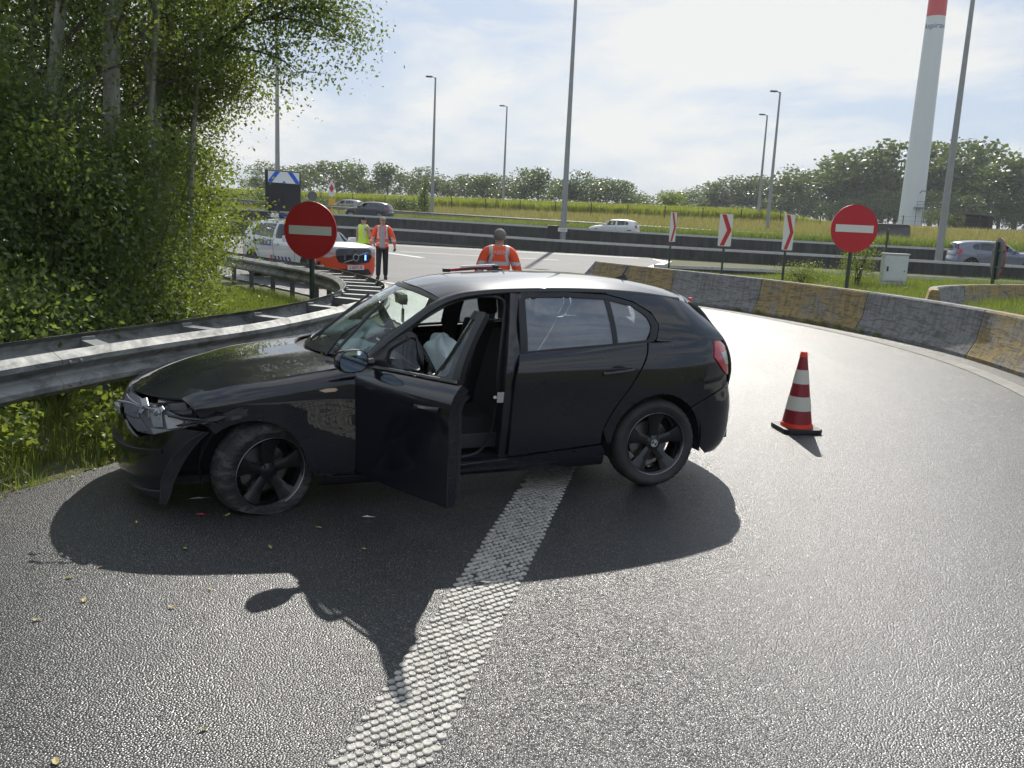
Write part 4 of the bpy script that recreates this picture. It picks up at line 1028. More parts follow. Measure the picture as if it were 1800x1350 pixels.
# body parts hang slightly nose down because the front tyre is flat; the tilt is applied to each part's mesh
TILT = Matrix.Rotation(CAR_PITCH, 4, 'Y')
def warpx(x): t_ = np.clip((np.asarray(x, float)-2.98)/.40, 0, 1.2); return x+.15*t_**1.35
def body(name, data, mat, parent=None):
    v, f, n = data; v = np.asarray(v).copy(); v[:, 2] = v[:, 2]-CAR_PITCH*v[:, 0]; v[:, 0] = warpx(v[:, 0])
    return mk(name, v, f, mat, parent or car, normals=n)
def bodymb(mb, name, mat, parent=None, **kw):
    mb.V = [(float(warpx(x)), y, z-CAR_PITCH*x) for x, y, z in mb.V]; return mb.build(name, mat, parent or car, **kw)
PB = MT['paint_black']
fend = panel(LOWER, O['fender'], h=.05)
body('front_fender', fend, PB); body('front_fender', mirror(fend), PB)
rd = panel(LOWER, O['rear_door'], h=.05)
fd = panel(LOWER, O['front_door'], h=.05)
qt = join(panel(LOWER, O['quarter'], h=.05, norim=lambda p: p[2] > 1.0 and p[0] < .06), panel(SIDE, C_PILLAR, h=.05, inset=0, norim=lambda p: p[2] < 1.07))
body('rear_quarter', qt, PB); body('rear_quarter', mirror(qt), PB)
sl = panel(LOWER, O['sill'], h=.05); body('sill', sl, PB); body('sill', mirror(sl), PB)
rdl = body('rear_door', rd, PB)
rdr = body('rear_door', mirror(rd), PB); fdr = body('passenger_door', mirror(fd), PB)
for sgn, par, parf in ((1, rdl, None), (-1, rdr, fdr)):
    mi_ = (lambda p: p) if sgn > 0 else mirror
    body('window_frame', mi_(ring(SIDE, REAR_FRAME_OUT, REAR_FRAME_IN, off=.003)), MT['trim'], par)
    body('window_divider', mi_(panel(SIDE, [(.362, 1.03), (.388, 1.330), (.350, 1.322), (.328, 1.032)], inset=0, off=.001)), MT['trim'], par)
    body('window_glass', mi_(panel(SIDE, O['rear_glass'], inset=0, depth=.0, off=-.006)), MT['side_glass'], par)
    body('window_glass', mi_(panel(SIDE, O['quarter_glass'], inset=0, depth=.0, off=-.006)), MT['side_glass'], par)
    hb = MB(); hp = [(.455, .885, .838), (.42, .902, .842), (.34, .908, .850), (.26, .905, .858), (.222, .885, .860)]
    V = []; F = []
    for i, (x, y, z) in enumerate(hp):
        for a, b in ((-.006, -.016), (.008, -.014), (.012, 0), (.006, .013), (-.006, .014)): V.append((x, sgn*(y+a), z+b))
    F = [(i*5+j, i*5+(j+1) % 5, (i+1)*5+(j+1) % 5, (i+1)*5+j) for i in range(4) for j in range(5)]+[tuple(range(5)), tuple(range(20, 25))]
    hb.add(V, F); bodymb(hb, 'door_handle', PB, par, smooth=True)
    hr = MB(); hr.add([(.34+.075*math.cos(a), sgn*(.8775+.002*(k == 0)), .852+(.038*math.sin(a))) for k in (0, 1) for a in np.linspace(0, 2*math.pi, 16, endpoint=False)], [tuple(range(16))])
    bodymb(hr, 'handle_recess', MT['trim'], par)
    if parf is not None:
        body('window_frame', mi_(ring(SIDE, FRONT_FRAME_OUT, FRONT_FRAME_IN, off=.003)), MT['trim'], parf)
        body('window_glass', mi_(panel(SIDE, FRONT_GLASS, inset=0, depth=.0, off=-.006)), MT['clear_glass'], parf)
# bonnet, roof, windscreen, tailgate
hd = panel(HOOD, [(0, 0), (HOOD.ts[-1], 0), (HOOD.ts[-1], HOOD.tu[-1]), (0, HOOD.tu[-1])], 'su', h=.05, inset=.002, depth=.02)
body('bonnet', both(hd), PB)
rf = panel(ROOF, [(0, 0), (ROOF.ts[-1], 0), (ROOF.ts[-1], ROOF.tu[-1]), (0, ROOF.tu[-1])], 'su', h=.06, inset=0, depth=.012)
roof = body('roof', both(rf), PB)
# cant rails along the top of the doors, continuing as the windscreen pillars
railp = [(2.06, .800, .945), (1.93, .757, 1.062), (1.74, .702, 1.182), (1.58, .664, 1.285), (1.42, .645, 1.345), (1.2, .640, 1.372), (.9, .641, 1.382), (.5, .640, 1.378), (.1, .626, 1.352), (-.25, .60, 1.305)]
for s in (1, -1):
    V = []; F = []; RP = spline(railp, n=36); k = 8
    for i, p in enumerate(RP):
        wl = np.interp(p[0], [-.25, 1.3, 1.6, 2.06], [.020, .022, .030, .034])
        for a, b in ((-.040, -.012), (-.010, -.026), (.006, -.026), (.014, -.010), (.006, .014), (-.012, .026), (-.034, .026), (-.046, .008)):
            V.append((p[0], s*(p[1]+a*wl/.026), p[2]+b*wl/.026))
    n_ = len(RP)
    for i in range(n_-1):
        for j in range(k): F.append((i*k+j, i*k+(j+1) % k, (i+1)*k+(j+1) % k, (i+1)*k+j))
    F += [tuple(range(k)), tuple((n_-1)*k+j for j in range(k))]
    mb = MB(); mb.add(V, F); bodymb(mb, 'roof_rail', PB, smooth=True, angle=70)
ws = panel(SCREEN, [(0.012, .012), (SCREEN.ts[-1]-.012, .012), (SCREEN.ts[-1]-.012, SCREEN.tu[-1]), (.012, SCREEN.tu[-1])], 'su', h=.06, inset=0, depth=0)
wso = body('windscreen', both(ws), MT['screen_glass'])
for a, b, c_, d in ((0, .012, SCREEN.ts[-1], .0), ):
    e1 = panel(SCREEN, [(0, 0), (SCREEN.ts[-1], 0), (SCREEN.ts[-1], .03), (0, .03)], 'su', h=.05, inset=0, depth=.01, off=.003); body('screen_seal', both(e1), MT['trim'], wso)
    e2 = panel(SCREEN, [(SCREEN.ts[-1]-.035, .03), (SCREEN.ts[-1], .03), (SCREEN.ts[-1], SCREEN.tu[-1]), (SCREEN.ts[-1]-.035, SCREEN.tu[-1])], 'su', h=.05, inset=0, depth=.01, off=.003); body('screen_seal', both(e2), MT['trim'], wso)
    e3 = panel(SCREEN, [(0, .03), (.05, .03), (.05, SCREEN.tu[-1]), (0, SCREEN.tu[-1])], 'su', h=.05, inset=0, depth=.01, off=.003); body('screen_seal', both(e3), MT['trim'], wso)
# cowl trough between bonnet and screen
mb = MB(); V = []; ysr = np.linspace(-.80, .80, 25)
for y in ysr:
    k = abs(y)/.80; V += [(2.415-.30*k**2, y, .945-.03*k), (2.30-.37*k**2.2, y, .935)]
mb.add(V, [(2*i, 2*i+1, 2*i+3, 2*i+2) for i in range(24)]); bodymb(mb, 'cowl', MT['trim'], fix=False)
# scuttle cover raised at the far corner of the bonnet
for y0, y1, x0, x1 in ((.50, -.05, 2.30, 1.93), (-.05, -.55, 2.36, 2.05)):
    mb = MB(); S = np.linspace(.05, .9, 7); 
    pts = [];
    for t_ in np.linspace(0, 1, 8):
        y = y0+(y1-y0)*t_; k = abs(y)/.735; base = np.array([2.33-.37*k**2.2, y, .955])
        pts.append((base[0]+.005-(t_*.0), y, base[2]+.012))
    a0 = Vector((2.30 if y0 > 0 else 2.32, y0, .965)); 
    arm_end = Vector((1.98, y0-.10, 1.175)) if y0 > 0 else Vector((2.05, y0-.06, 1.15))
    a0 = Vector((2.27, y0+.10, .975))
    mb.tube([a0, (a0+arm_end)/2+Vector((.03, 0, .015)), arm_end], [.010, .008, .006], 6)
    bl = [Vector((2.215 if y0 > 0 else 2.30, y0+.14 if y0 > 0 else y0+.1, 1.0)), arm_end+Vector((.004, 0, .004)), Vector((1.84, y0-.22, 1.285))]
    mb.tube(bl, [.009, .012, .008], 6)
    bodymb(mb, 'wiper', MT['trim'])
tl = panel(TAIL, [(.20*0+.0, 0), (TAIL.ts[-1], 0), (TAIL.ts[-1], TAIL.tu[-1]), (0, TAIL.tu[-1])], 'su', h=.06, inset=0, depth=.015)
tg = body('tailgate', both(tl), PB)
rg = panel(TAIL, [(.09, .07), (.38, .05), (.38, TAIL.tu[-1]), (.09, TAIL.tu[-1])], 'su', h=.06, inset=0, depth=0, off=.004); body('rear_window', both(rg), MT['side_glass'], tg)
# spoiler lip
if False: mb.sweep([(-.02, -.012), (.06, -.004), (.062, .004), (-.02, .016)], [(-.42+.11*(y/.56)**2-.03, y, 1.326-.045*(y/.56)**2) for y in np.linspace(-.56, .56, 15)][::-1]); 0
# bumpers on the wrapped ends
def su_of(pts): S, Uu = LOWER.inv(np.array(pts), VIEW['xz']); return list(zip(S, Uu))
s_lo, s_hi = LOWER.ts[0], LOWER.ts[-1]
def on_z(spar, z):
    """u at param s where the surface has height z"""
    uu = LOWER.gu; zz = LOWER.P(np.full(len(uu), spar), uu)[:, 2]; return float(np.interp(z, zz, uu))
rb = [(s_lo, on_z(s_lo, .19)), (s_lo, on_z(s_lo, .66))] + su_of([(-.68, .715), (-.62, .703), (-.50, .664), (-.325, .594)]) + su_of([(-.262, .565)]+arc(0, .325, .352, 136, 174, 7)) + su_of([(-.365, .28), (-.41, .235), (-.45, .200), (-.52, .20)])
body('rear_bumper', both(panel(LOWER, rb, 'su', h=.05, inset=.002)), PB)
tlp = panel(LOWER, O['tail_lamp'], h=.03, inset=.003, off=.004); tla = body('tail_lamp', tlp, MT['lamp_red']); tlb = body('tail_lamp', mirror(tlp), MT['lamp_red'])
cl = panel(LOWER, [(-.500, .945), (-.585, .950), (-.612, .85), (-.555, .86)], h=.03, inset=0, off=.0065, depth=.003); body('reverse_lens', cl, MT['lamp_clear'], tla); body('reverse_lens', mirror(cl), MT['lamp_clear'], tlb)
# nose: bumper shell hangs low and is torn off the fender on the driver side
def nose(pts_side, zt, zb):
    return [(s_hi, on_z(s_hi, zb)), ] + su_of(pts_side) + [(s_hi, on_z(s_hi, zt))]
nb_in = [(3.24, .165), (3.17, .165), (3.155, .25), (3.155, .36), (3.115, .46), (3.05, .535), (2.985, .580), (3.03, .592), (3.10, .600), (3.20, .565), (3.27, .545), (3.32, .60)]
nbp = panel(LOWER, nose(nb_in, .60, .17), 'su', h=.045, inset=0, depth=.02)
v, f, n = nbp; v = v.copy(); v[:, 2] -= .062*np.clip((v[:, 0]-2.95)/.2, 0, 1)*np.clip((.62-v[:, 2])/.25, 0, 1); v[:, 0] += .012; v[:, 1] += .012
bump_l = (v, f, n)
fb = body('front_bumper', join(bump_l, mirror(nbp)), MT['gloss_black'])
# crease strip and scuffed lower lip
lip = panel(LOWER, nose([(3.20, .17), (3.165, .17), (3.16, .275), (3.22, .265), (3.29, .25)], .25, .165), 'su', h=.05, inset=0, depth=.03, off=.012); v, f, n = lip; v = v.copy(); v[:, 0] += .012; v[:, 1] += .012; v[:, 2] -= .062; body('bumper_lip', join((v, f, n), mirror(lip)), MT['torn'], fb)
# wide lower intake and fog lamp recess
itk = panel(LOWER, nose([(3.345, .30), (3.345, .43)], .43, .29), 'su', h=.05, inset=0, depth=.006, off=.004); body('lower_intake', both(itk), MT['trim'], fb)
mb = MB(); mb.lathe([(.001, .0), (.045, .0), (.052, -.02)], 20, 'X', (3.29, .57, .27)); bodymb(mb, 'fog_lamp', MT['torn'], fb, smooth=True)
ml = panel(LOWER, nose([(3.30, .455), (3.17, .47), (3.17, .498), (3.30, .485)], .485, .455), 'su', h=.05, inset=0, depth=.01, off=.007); v, f, n = ml; v = v.copy(); v[:, 0] += .012; v[:, 1] += .012; v[:, 2] -= .03; body('bumper_moulding', join((v, f, n), mirror(ml)), MT['trim'], fb)
# exposed bumper-edge flange, an arched strip with slots
fl = spline([(2.985, .585), (3.05, .545), (3.12, .465), (3.165, .36), (3.17, .27), (3.175, .205)], n=22); mb = MB(); V = []
for i, (x, z) in enumerate(fl):
    wv = .022+.026*math.sin(math.pi*i/21)
    dz = .055*min(1, max(0, (.58-z)/.2)); V += [(x+.018, .872-.30*max(0, x-3.05)+.012, z-dz), (x+.018-wv*1.1, .862-.30*max(0, x-3.05)+.004, z-dz-wv*.3)]
mb.add(V, [(2*i, 2*i+1, 2*i+3, 2*i+2) for i in range(21)]); bodymb(mb, 'torn_flange', MT['torn'], fb, fix=False)
edge_m = MB(); edge_m.tube([(V[2*i][0], V[2*i][1]+.002, V[2*i][2]) for i in range(22)], .0035, 5); edge_m.tube([(V[2*i+1][0], V[2*i+1][1]+.002, V[2*i+1][2]) for i in range(22)], .003, 5); bodymb(edge_m, 'broken_edge', MT['torn'], fb)
for q in ():
    mb = MB(); a, b = V[2*q], V[2*q+1]; mb.box(((a[0]+b[0])/2, a[1]+.004, (a[2]+b[2])/2), (abs(a[0]-b[0])*.6, .006, .006)); bodymb(mb, 'clip', MT['lamp_shell'], fb)
# kidney grille on the nose centre
for s in (1, -1):
    k_o = []
    gp = panel(LOWER, [(s_hi-.02, on_z(s_hi, .615)), (s_hi-.02, on_z(s_hi, .705)), (s_hi-.20, on_z(s_hi-.20, .705)), (s_hi-.24, on_z(s_hi-.24, .66)), (s_hi-.20, on_z(s_hi-.2, .615))], 'su', h=.04, inset=0, depth=.02, off=.004)
    body('kidney_grille', gp if s > 0 else mirror(gp), MT['trim'])
np_ = panel(LOWER, nose([(3.33, .60), (3.20, .565), (3.10, .60), (3.04, .60), (3.05, .70), (3.10, .76)], .73, .60), 'su', h=.05, inset=0, depth=.01, off=-.03); body('nose_frame', both(np_), MT['trim'])
# smashed headlamp: backing, cracked clear pieces, reflector bits
hl = [(3.355, .70), (3.31, .728), (3.22, .715), (3.12, .665), (3.03, .625), (3.13, .58), (3.21, .548), (3.27, .548), (3.33, .60)]
hlp = panel(LOWER, hl, h=.03, inset=0, depth=.02, off=-.006); hla = body('headlamp', hlp, MT['lamp_shell'])
hlm = panel(LOWER, hl, h=.03, inset=0, depth=.02, off=-.002); hlr = body('headlamp', mirror(hlm), MT['lamp_clear'])
for q, (pl, of, mt) in enumerate([([(3.345, .69), (3.29, .70), (3.27, .63), (3.335, .615)], .004, 'lamp_shell'), ([(3.33, .61), (3.265, .625), (3.235, .565), (3.275, .552)], .003, 'lamp_shell'), ([(3.23, .70), (3.18, .69), (3.175, .60), (3.21, .595)], .004, 'lamp_silver'), ([(3.165, .67), (3.09, .64), (3.10, .605), (3.155, .59)], .004, 'lamp_clear'), ([(3.22, .585), (3.14, .585), (3.21, .552)], .005, 'lamp_silver'), ([(3.08, .638), (3.04, .626), (3.09, .60)], .004, 'lamp_clear'), ([(3.26, .72), (3.235, .735), (3.225, .705), (3.245, .70)], .012, 'lamp_silver'), ([(3.17, .715), (3.16, .70), (3.20, .66), (3.205, .675)], .012, 'lamp_silver')]):
    body('lamp_shard', panel(LOWER, pl, h=.02, inset=0, depth=.006, off=of), MT[mt], hla)
for c_ in ((3.16, .70, .650), (3.20, .64, .645)):
    mb = MB(); mb.lathe([(.001, -.03), (.030, -.02), (.042, .0), (.046, .03), (.048, .034)], 18, 'X', c_); bodymb(mb, 'lamp_reflector', MT['lamp_silver'], hla, smooth=True)
for a, b in (((3.345, .62, .735), (3.25, .70, .70)), ((3.25, .70, .715), (3.20, .735, .665)), ((3.15, .80, .675), (2.97, .865, .610)), ((3.36, .55, .71), (3.345, .60, .655)), ((3.10, .83, .66), (2.93, .875, .625))):
    mb = MB(); mb.tube([a, ((a[0]+b[0])/2, (a[1]+b[1])/2+.01, (a[2]+b[2])/2+.012), b], [.010, .007, .004], 5); bodymb(mb, 'bent_bracket', MT['lamp_shell'] if a[0] > 3.2 else MT['torn'], hla)
# crumpled fender corner
mb = MB(); V = []; nx = 9
r9 = np.random.default_rng(5)
for i in range(nx):
    x = 2.76+.36*i/(nx-1); zt = float(zbelt(x))-.055-.04*i/(nx-1)
    for j in range(4): V.append((x+r9.normal(0, .008), .885-.05*(i/(nx-1))**2+.010*((i+j) % 2)+r9.normal(0, .004), .665+(zt-.665)*j/3*(.55)+r9.normal(0, .004)-.05*i/(nx-1)))
mb.add(V, [(i*4+j, i*4+j+1, (i+1)*4+j+1, (i+1)*4+j) for i in range(nx-1) for j in range(3)]); bodymb(mb, 'torn_fender_edge', MT['torn'], fix=False, smooth=True, angle=20)
mb = MB(); mb.box((2.78, 0, .47), (.80, 1.02, .44)); mb.box((2.72, 0, .66), (.95, 1.36, .14)); mb.box((3.20, 0, .42), (.10, 1.16, .36)); bodymb(mb, 'engine_bay', MT['interior'])
# wheel arch liners and dark underbody
for s in (1, -1):
    for cx, cz in (AF, AR):
        mb = MB(); V = []; A = np.linspace(-15, 195, 18)
        for a in A: V += [(cx+.37*math.cos(R(a)), s*.855 if cx > 1 else s*.86, cz+.37*math.sin(R(a))), (cx+.37*math.cos(R(a)), s*.50, cz+.37*math.sin(R(a)))]
        mb.add(V, [(2*i, 2*i+1, 2*i+3, 2*i+2) for i in range(17)]); bodymb(mb, 'arch_liner', MT['interior'], fix=False)
        mb = MB(); mb.add([(cx+.37*math.cos(R(a)), s*.50, cz+.37*math.sin(R(a))) for a in A], [tuple(range(18))]); bodymb(mb, 'arch_back', MT['interior'], fix=False)
mb = MB(); mb.box((1.30, 0, .215), (1.85, 1.56, .05)); mb.box((-.52, 0, .30), (.40, 1.3, .06)); mb.box((3.0, 0, .22), (.45, 1.2, .05)); bodymb(mb, 'underbody', MT['interior'])
# side trim with repeater on the fender
tr_ = panel(LOWER, [(2.60, .812), (2.16, .838), (2.125, .832), (2.125, .790), (2.45, .792)], h=.04, inset=0, depth=.003, off=.003); body('fender_trim', tr_, MT['gloss_black']); body('fender_trim', mirror(tr_), MT['gloss_black'])
rp = panel(LOWER, [(2.345, .806), (2.30, .815), (2.245, .817), (2.232, .806), (2.25, .796), (2.31, .793)], h=.02, inset=0, depth=.004, off=.008); body('side_repeater', rp, MT['orange_lens']); body('side_repeater', mirror(rp), MT['orange_lens'])
# roof aerial with fin
mb = MB(); V = []
for x, w_, z in ((.02, .006, 0), (-.03, .018, .020), (-.07, .022, .034), (-.11, .020, .040), (-.135, .016, .0)):
    V += [(x, -w_, 1.404+.03*(x+.13)), (x, w_, 1.404+.03*(x+.13)), (x, 0, 1.408+z)]
mb.add(V, [(3*i+a, 3*i+b, 3*i+3+b, 3*i+3+a) for i in range(4) for a, b in ((0, 1), (1, 2), (2, 0))]+[(0, 1, 2), (12, 13, 14)]); mb.tube([(-.085, 0, 1.44), (-.125, 0, 1.508)], [.006, .004], 6); bodymb(mb, 'aerial', MT['trim'], roof, smooth=True)
# ---- interior
INT, INM, FAB = MT['interior'], MT['interior_mid'], MT['fabric']
mb = MB(); mb.box((.95, 0, .255), (2.1, 1.44, .03)); mb.box((1.25, 0, .36), (1.4, .24, .18)); bodymb(mb, 'floor', INT)
mb = MB(); V = []
for y in np.linspace(-.72, .72, 13):
    k = abs(y)/.72
    V += [(2.25-.28*k**2, y, .93), (2.0-.1*k**2, y, .962), (1.80, y, .955+.012*math.exp(-((y-.36)/.2)**2)), (1.70, y, .90), (1.72, y, .70), (1.80, y, .45)]
mb.add(V, [(6*i+j, 6*i+j+1, 6*i+7+j, 6*i+6+j) for i in range(12) for j in range(5)]); dash = bodymb(mb, 'dashboard', INM, fix=False, smooth=True, angle=50)
def seat(y, label=None):
    e = empty('front_seat', car, (0, 0, 0))
    mb = MB(); V = []
    pr = [(1.02, .42), (1.05, .33), (1.30, .36), (1.50, .40), (1.54, .44), (1.50, .50), (1.35, .485), (1.20, .46), (1.05, .47)]
    for s_, bo in ((-.25, .05), (-.19, .02), (-.1, 0), (.1, 0), (.19, .02), (.25, .05)): V += [(x, y+s_, z+(bo if z > .45 else 0)) for x, z in pr]
    n_ = len(pr); mb.add(V, [(i*n_+j, i*n_+(j+1) % n_, (i+1)*n_+(j+1) % n_, (i+1)*n_+j) for i in range(5) for j in range(n_)]+[tuple(range(n_)), tuple(5*n_+j for j in range(n_))]); bodymb(mb, 'cushion', FAB, e, smooth=True, angle=60)
    mb = MB(); V = []; pr = [(.98, .44), (1.10, .45), (1.06, .65), (1.00, .90), (.955, 1.06), (.90, 1.08), (.86, 1.04), (.89, .80), (.93, .6)]
    for s_, bo in ((-.25, .05), (-.20, .03), (-.1, 0), (.1, 0), (.20, .03), (.25, .05)): V += [(x+(bo if x > .945 else 0), y+s_*(1-.25*max(0, z-.8)), z) for x, z in pr]
    mb.add(V, [(i*n_+j, i*n_+(j+1) % n_, (i+1)*n_+(j+1) % n_, (i+1)*n_+j) for i in range(5) for j in range(n_)]+[tuple(range(n_)), tuple(5*n_+j for j in range(n_))]); bodymb(mb, 'backrest', FAB, e, smooth=True, angle=60)
    mb = MB(); mb.prism([(-.12, -.07), (.12, -.07), (.13, 0), (.11, .09), (-.11, .09), (-.13, 0)], -.045, .045, Matrix.Translation((.895, y, 1.195))@Matrix.Rotation(R(90), 4, 'Z')@Matrix.Rotation(R(98), 4, 'X'))
    bodymb(mb, 'headrest', FAB, e, bevel=.02, smooth=True)
    mb = MB(); [mb.tube([(.905, y+s_, 1.05), (.895, y+s_, 1.16)], .007, 6) for s_ in (-.05, .05)]; bodymb(mb, 'headrest_posts', MT['chrome'], e)
    mb = MB(); mb.box((1.3, y+.262, .36), (.42, .02, .10)); bodymb(mb, 'seat_trim', INM, e, bevel=.008)
seat(.365); seat(-.365)
mb = MB(); mb.box((.20, 0, .47), (.50, 1.28, .22)); mb.box((-.06, 0, .80), (.16, 1.28, .56), M=Matrix.Rotation(R(-14), 3, 'Y')); rs_ = bodymb(mb, 'rear_bench', FAB, bevel=.04, smooth=True)
for y in (-.36, .36): mb = MB(); mb.box((-.13, y, 1.13), (.09, .26, .15)); bodymb(mb, 'rear_headrest', FAB, rs_, bevel=.03, smooth=True)
mb = MB(); mb.box((-.42, 0, .97), (.5, 1.2, .02)); bodymb(mb, 'parcel_shelf', INT)
sw = empty('steering_wheel', car, (0, 0, 0))
Ms = Matrix.Translation((1.56, .365, .86-CAR_PITCH*1.56))@Matrix.Rotation(R(-64), 4, 'Y')
mb = MB(); mb.tube([Ms@Vector((.185*math.cos(a), .185*math.sin(a), 0)) for a in np.linspace(0, 2*math.pi, 33)], .016, 8, cap=False); mb.build('rim', MT['trim'], sw, smooth=True)
mb = MB(); mb.box((0, 0, 0), (.14, .15, .05)); mb.box((0, .11, 0), (.05, .14, .02)); mb.box((0, -.11, 0), (.05, .14, .02)); mb.box((-.11, 0, 0), (.14, .05, .02)); mb.V = [tuple(Ms@Vector(v)) for v in mb.V]; mb.build('hub', MT['trim'], sw)
def cloth_bag(name, c, sx, sy, sz, seed, mat=None, lobes=5):
    r_ = np.random.default_rng(seed); V = []; F = []; n1_, n2 = 22, 30; ph = r_.uniform(0, 6, 8)
    for i in range(n1_+1):
        a = math.pi*i/n1_
        for j in range(n2):
            b = 2*math.pi*j/n2; d = 1+.16*math.sin(lobes*b+ph[0]+2*math.cos(a))*math.sin(a)+.10*math.sin(9*b+ph[1]+5*a)*math.sin(a)+.12*math.sin(4*a+3*b+ph[2])
            V.append((c[0]+sx*d*math.sin(a)*math.cos(b), c[1]+sy*d*math.sin(a)*math.sin(b), c[2]+sz*(d*.7+.3)*math.cos(a)))
    for i in range(n1_):
        for j in range(n2): F.append((i*n2+j, (i+1)*n2+j, (i+1)*n2+(j+1) % n2, i*n2+(j+1) % n2))
    mb = MB(); mb.add(V, F); return bodymb(mb, name, mat or MT['airbag'], smooth=True, angle=80)
cloth_bag('airbag', (1.46, .40, .87), .11, .25, .19, 11)
cloth_bag('airbag', (1.93, -.38, 1.00), .20, .26, .075, 12)
cloth_bag('airbag', (2.02, .25, .975), .13, .26, .035, 13, lobes=3)
mb = MB(); mb.prism([(-.11, -.035), (.11, -.035), (.13, 0), (.11, .035), (-.11, .035), (-.13, 0)], -.02, .02, Matrix.Translation((1.66, 0, 1.275))@Matrix.Rotation(R(90), 4, 'Z')@Matrix.Rotation(R(90), 4, 'X')); mb.tube([(1.68, 0, 1.28), (1.72, 0, 1.33)], .012, 6); bodymb(mb, 'inner_mirror', MT['trim'])
mb = MB(); mb.tube([(1.655, .02, 1.26), (1.65, .02, 1.20)], .003, 5); mb.box((1.65, .02, 1.155), (.012, .045, .10)); bodymb(mb, 'hanging_tag', plain('amber_tag', (.30, .20, .02), .5))
# body shell behind the driver's doorway: pillar, jamb, inner sill, seal
mb = MB(); bp = spline([(1.115, .79, .25), (1.105, .815, .55), (1.08, .80, .95), (1.05, .715, 1.18), (1.03, .65, 1.355)], n=14)
mb.sweep([(-.055, -.03), (.055, -.03), (.06, .02), (.03, .035), (-.045, .03)], [tuple(p) for p in bp], up=Vector((0, 1, 0))); bodymb(mb, 'centre_pillar', PB, smooth=True, angle=40)
mb = MB(); bp = spline([(1.115, -.79, .25), (1.105, -.815, .55), (1.08, -.80, .95), (1.05, -.715, 1.18), (1.03, -.65, 1.355)], n=14)
mb.sweep([(-.055, -.03), (.055, -.03), (.06, .02), (-.045, .03)], [tuple(p) for p in bp], up=Vector((0, 1, 0))); bodymb(mb, 'centre_pillar', INT, smooth=True, angle=40)
mb = MB(); mb.tube([(1.20, .828, .70), (1.19, .80, .70)], .012, 8); mb.box((1.165, .835, .70), (.05, .012, .07)); bodymb(mb, 'door_latch', MT['chrome'])
mb = MB(); mb.sweep([(-.05, -.05), (.055, -.05), (.055, .02), (.02, .035), (-.05, .035)], [(2.06, .775, .255), (1.6, .785, .255), (1.10, .79, .265), (.5, .79, .30)]); bodymb(mb, 'inner_sill', PB)
seal = spline([(2.02, .77, .95), (2.0, .78, .60), (1.93, .78, .36), (1.75, .775, .292), (1.45, .775, .288), (1.28, .772, .32), (1.20, .775, .48), (1.175, .775, .75), (1.15, .752, .98), (1.115, .69, 1.20), (1.105, .65, 1.315), (1.20, .635, 1.345), (1.42, .640, 1.318), (1.58, .665, 1.252), (1.76, .705, 1.145), (1.95, .752, 1.02)], n=90, closed=True)
mb = MB(); mb.tube([tuple(p) for p in seal], .011, 6, cap=False); bodymb(mb, 'door_seal', MT['trim'], smooth=True)
mb = MB(); mb.box((2.09, .79, .60), (.03, .10, .64)); mb.box((2.03, .74, .45), (.10, .04, .40)); bodymb(mb, 'hinge_pillar', PB)
mb = MB(); mb.box((1.95, .745, .36), (.25, .03, .14)); bodymb(mb, 'kick_panel', INT)
mb = MB(); mb.tube([(1.09, .735, .42), (1.085, .745, .80), (1.06, .70, 1.14), (1.055, .66, 1.27)], .013, 6); bodymb(mb, 'seat_belt', INM)
# roof lining
mb = MB(); V = []
for x in np.linspace(1.50, -.42, 9):
    for y in np.linspace(-.56, .56, 7): V.append((x, y, float(roofc(x))-.055-.05*(abs(y)/.56)**3))
mb.add(V, [(7*i+j, 7*i+j+1, 7*i+8+j, 7*i+7+j) for i in range(8) for j in range(6)]); bodymb(mb, 'roof_lining', INM, fix=False, smooth=True)
# ---- the open driver door, swung out about its front hinges
HX, HY = 2.075, .80
DOOR_ANG = -67
door_m = (Matrix.Rotation(R(DOOR_ANG), 4, 'Z'))
def dloc(v): v = np.asarray(v).copy(); v[:, 0] -= HX; v[:, 1] -= HY; v[:, 2] = v[:, 2]-CAR_PITCH*HX; return v
v, f, n = fd
door = mk('driver_door', dloc(v), f, PB, car, normals=n, loc=(HX, HY, 0), rot=(0, 0, R(DOOR_ANG)))
door['label'] = 'open driver door with its window lowered edge and mirror'
def dpart(name, data, mat): v, f, n = data; return mk(name, dloc(v), f, mat, door, normals=n)
def dmb(mb, name, mat, **kw): mb.V = [(x-HX, y-HY, z-CAR_PITCH*HX) for x, y, z in mb.V]; return mb.build(name, mat, door, **kw)
# inner door skin
fin = panel(LOWER, inset_poly(resamp(O['front_door'], .03), .02).tolist(), h=.06, inset=0, depth=.05, off=-.055)
v, f, n = fin; dpart('door_lining', (v, [q[::-1] for q in f], -n), INT)
fe = panel(LOWER, O['front_door'], h=.06, inset=.001, depth=.055, off=-.002)
de = mk('door_edge', dloc(fe[0]), [q for q in fe[1] if len(q) == 4], PB, door); bm = bmesh.new(); bm.from_mesh(de.data); bmesh.ops.remove_doubles(bm, verts=bm.verts, dist=.0008); bmesh.ops.delete(bm, geom=[v_ for v_ in bm.verts if not v_.link_faces], context='VERTS'); bm.to_mesh(de.data); bm.free()
dpart('window_frame', ring(SIDE, FRONT_FRAME_OUT, FRONT_FRAME_IN, off=.003, depth=.035), MT['trim'])
dpart('window_glass', panel(SIDE, FRONT_GLASS, inset=0, depth=0, off=-.010), MT['clear_glass'])
mb = MB(); mb.sweep([(-.004, -.006), (.006, -.006), (.006, .008), (-.004, .008)], [(1.93, .833, .957), (1.6, .838, .975), (1.09, .836, .995)]); dmb(mb, 'waist_strip', MT['rim_edge'])
hb = MB(); hp = [(1.40, .885, .812), (1.365, .902, .816), (1.285, .908, .824), (1.205, .905, .832), (1.168, .885, .834)]; V = []
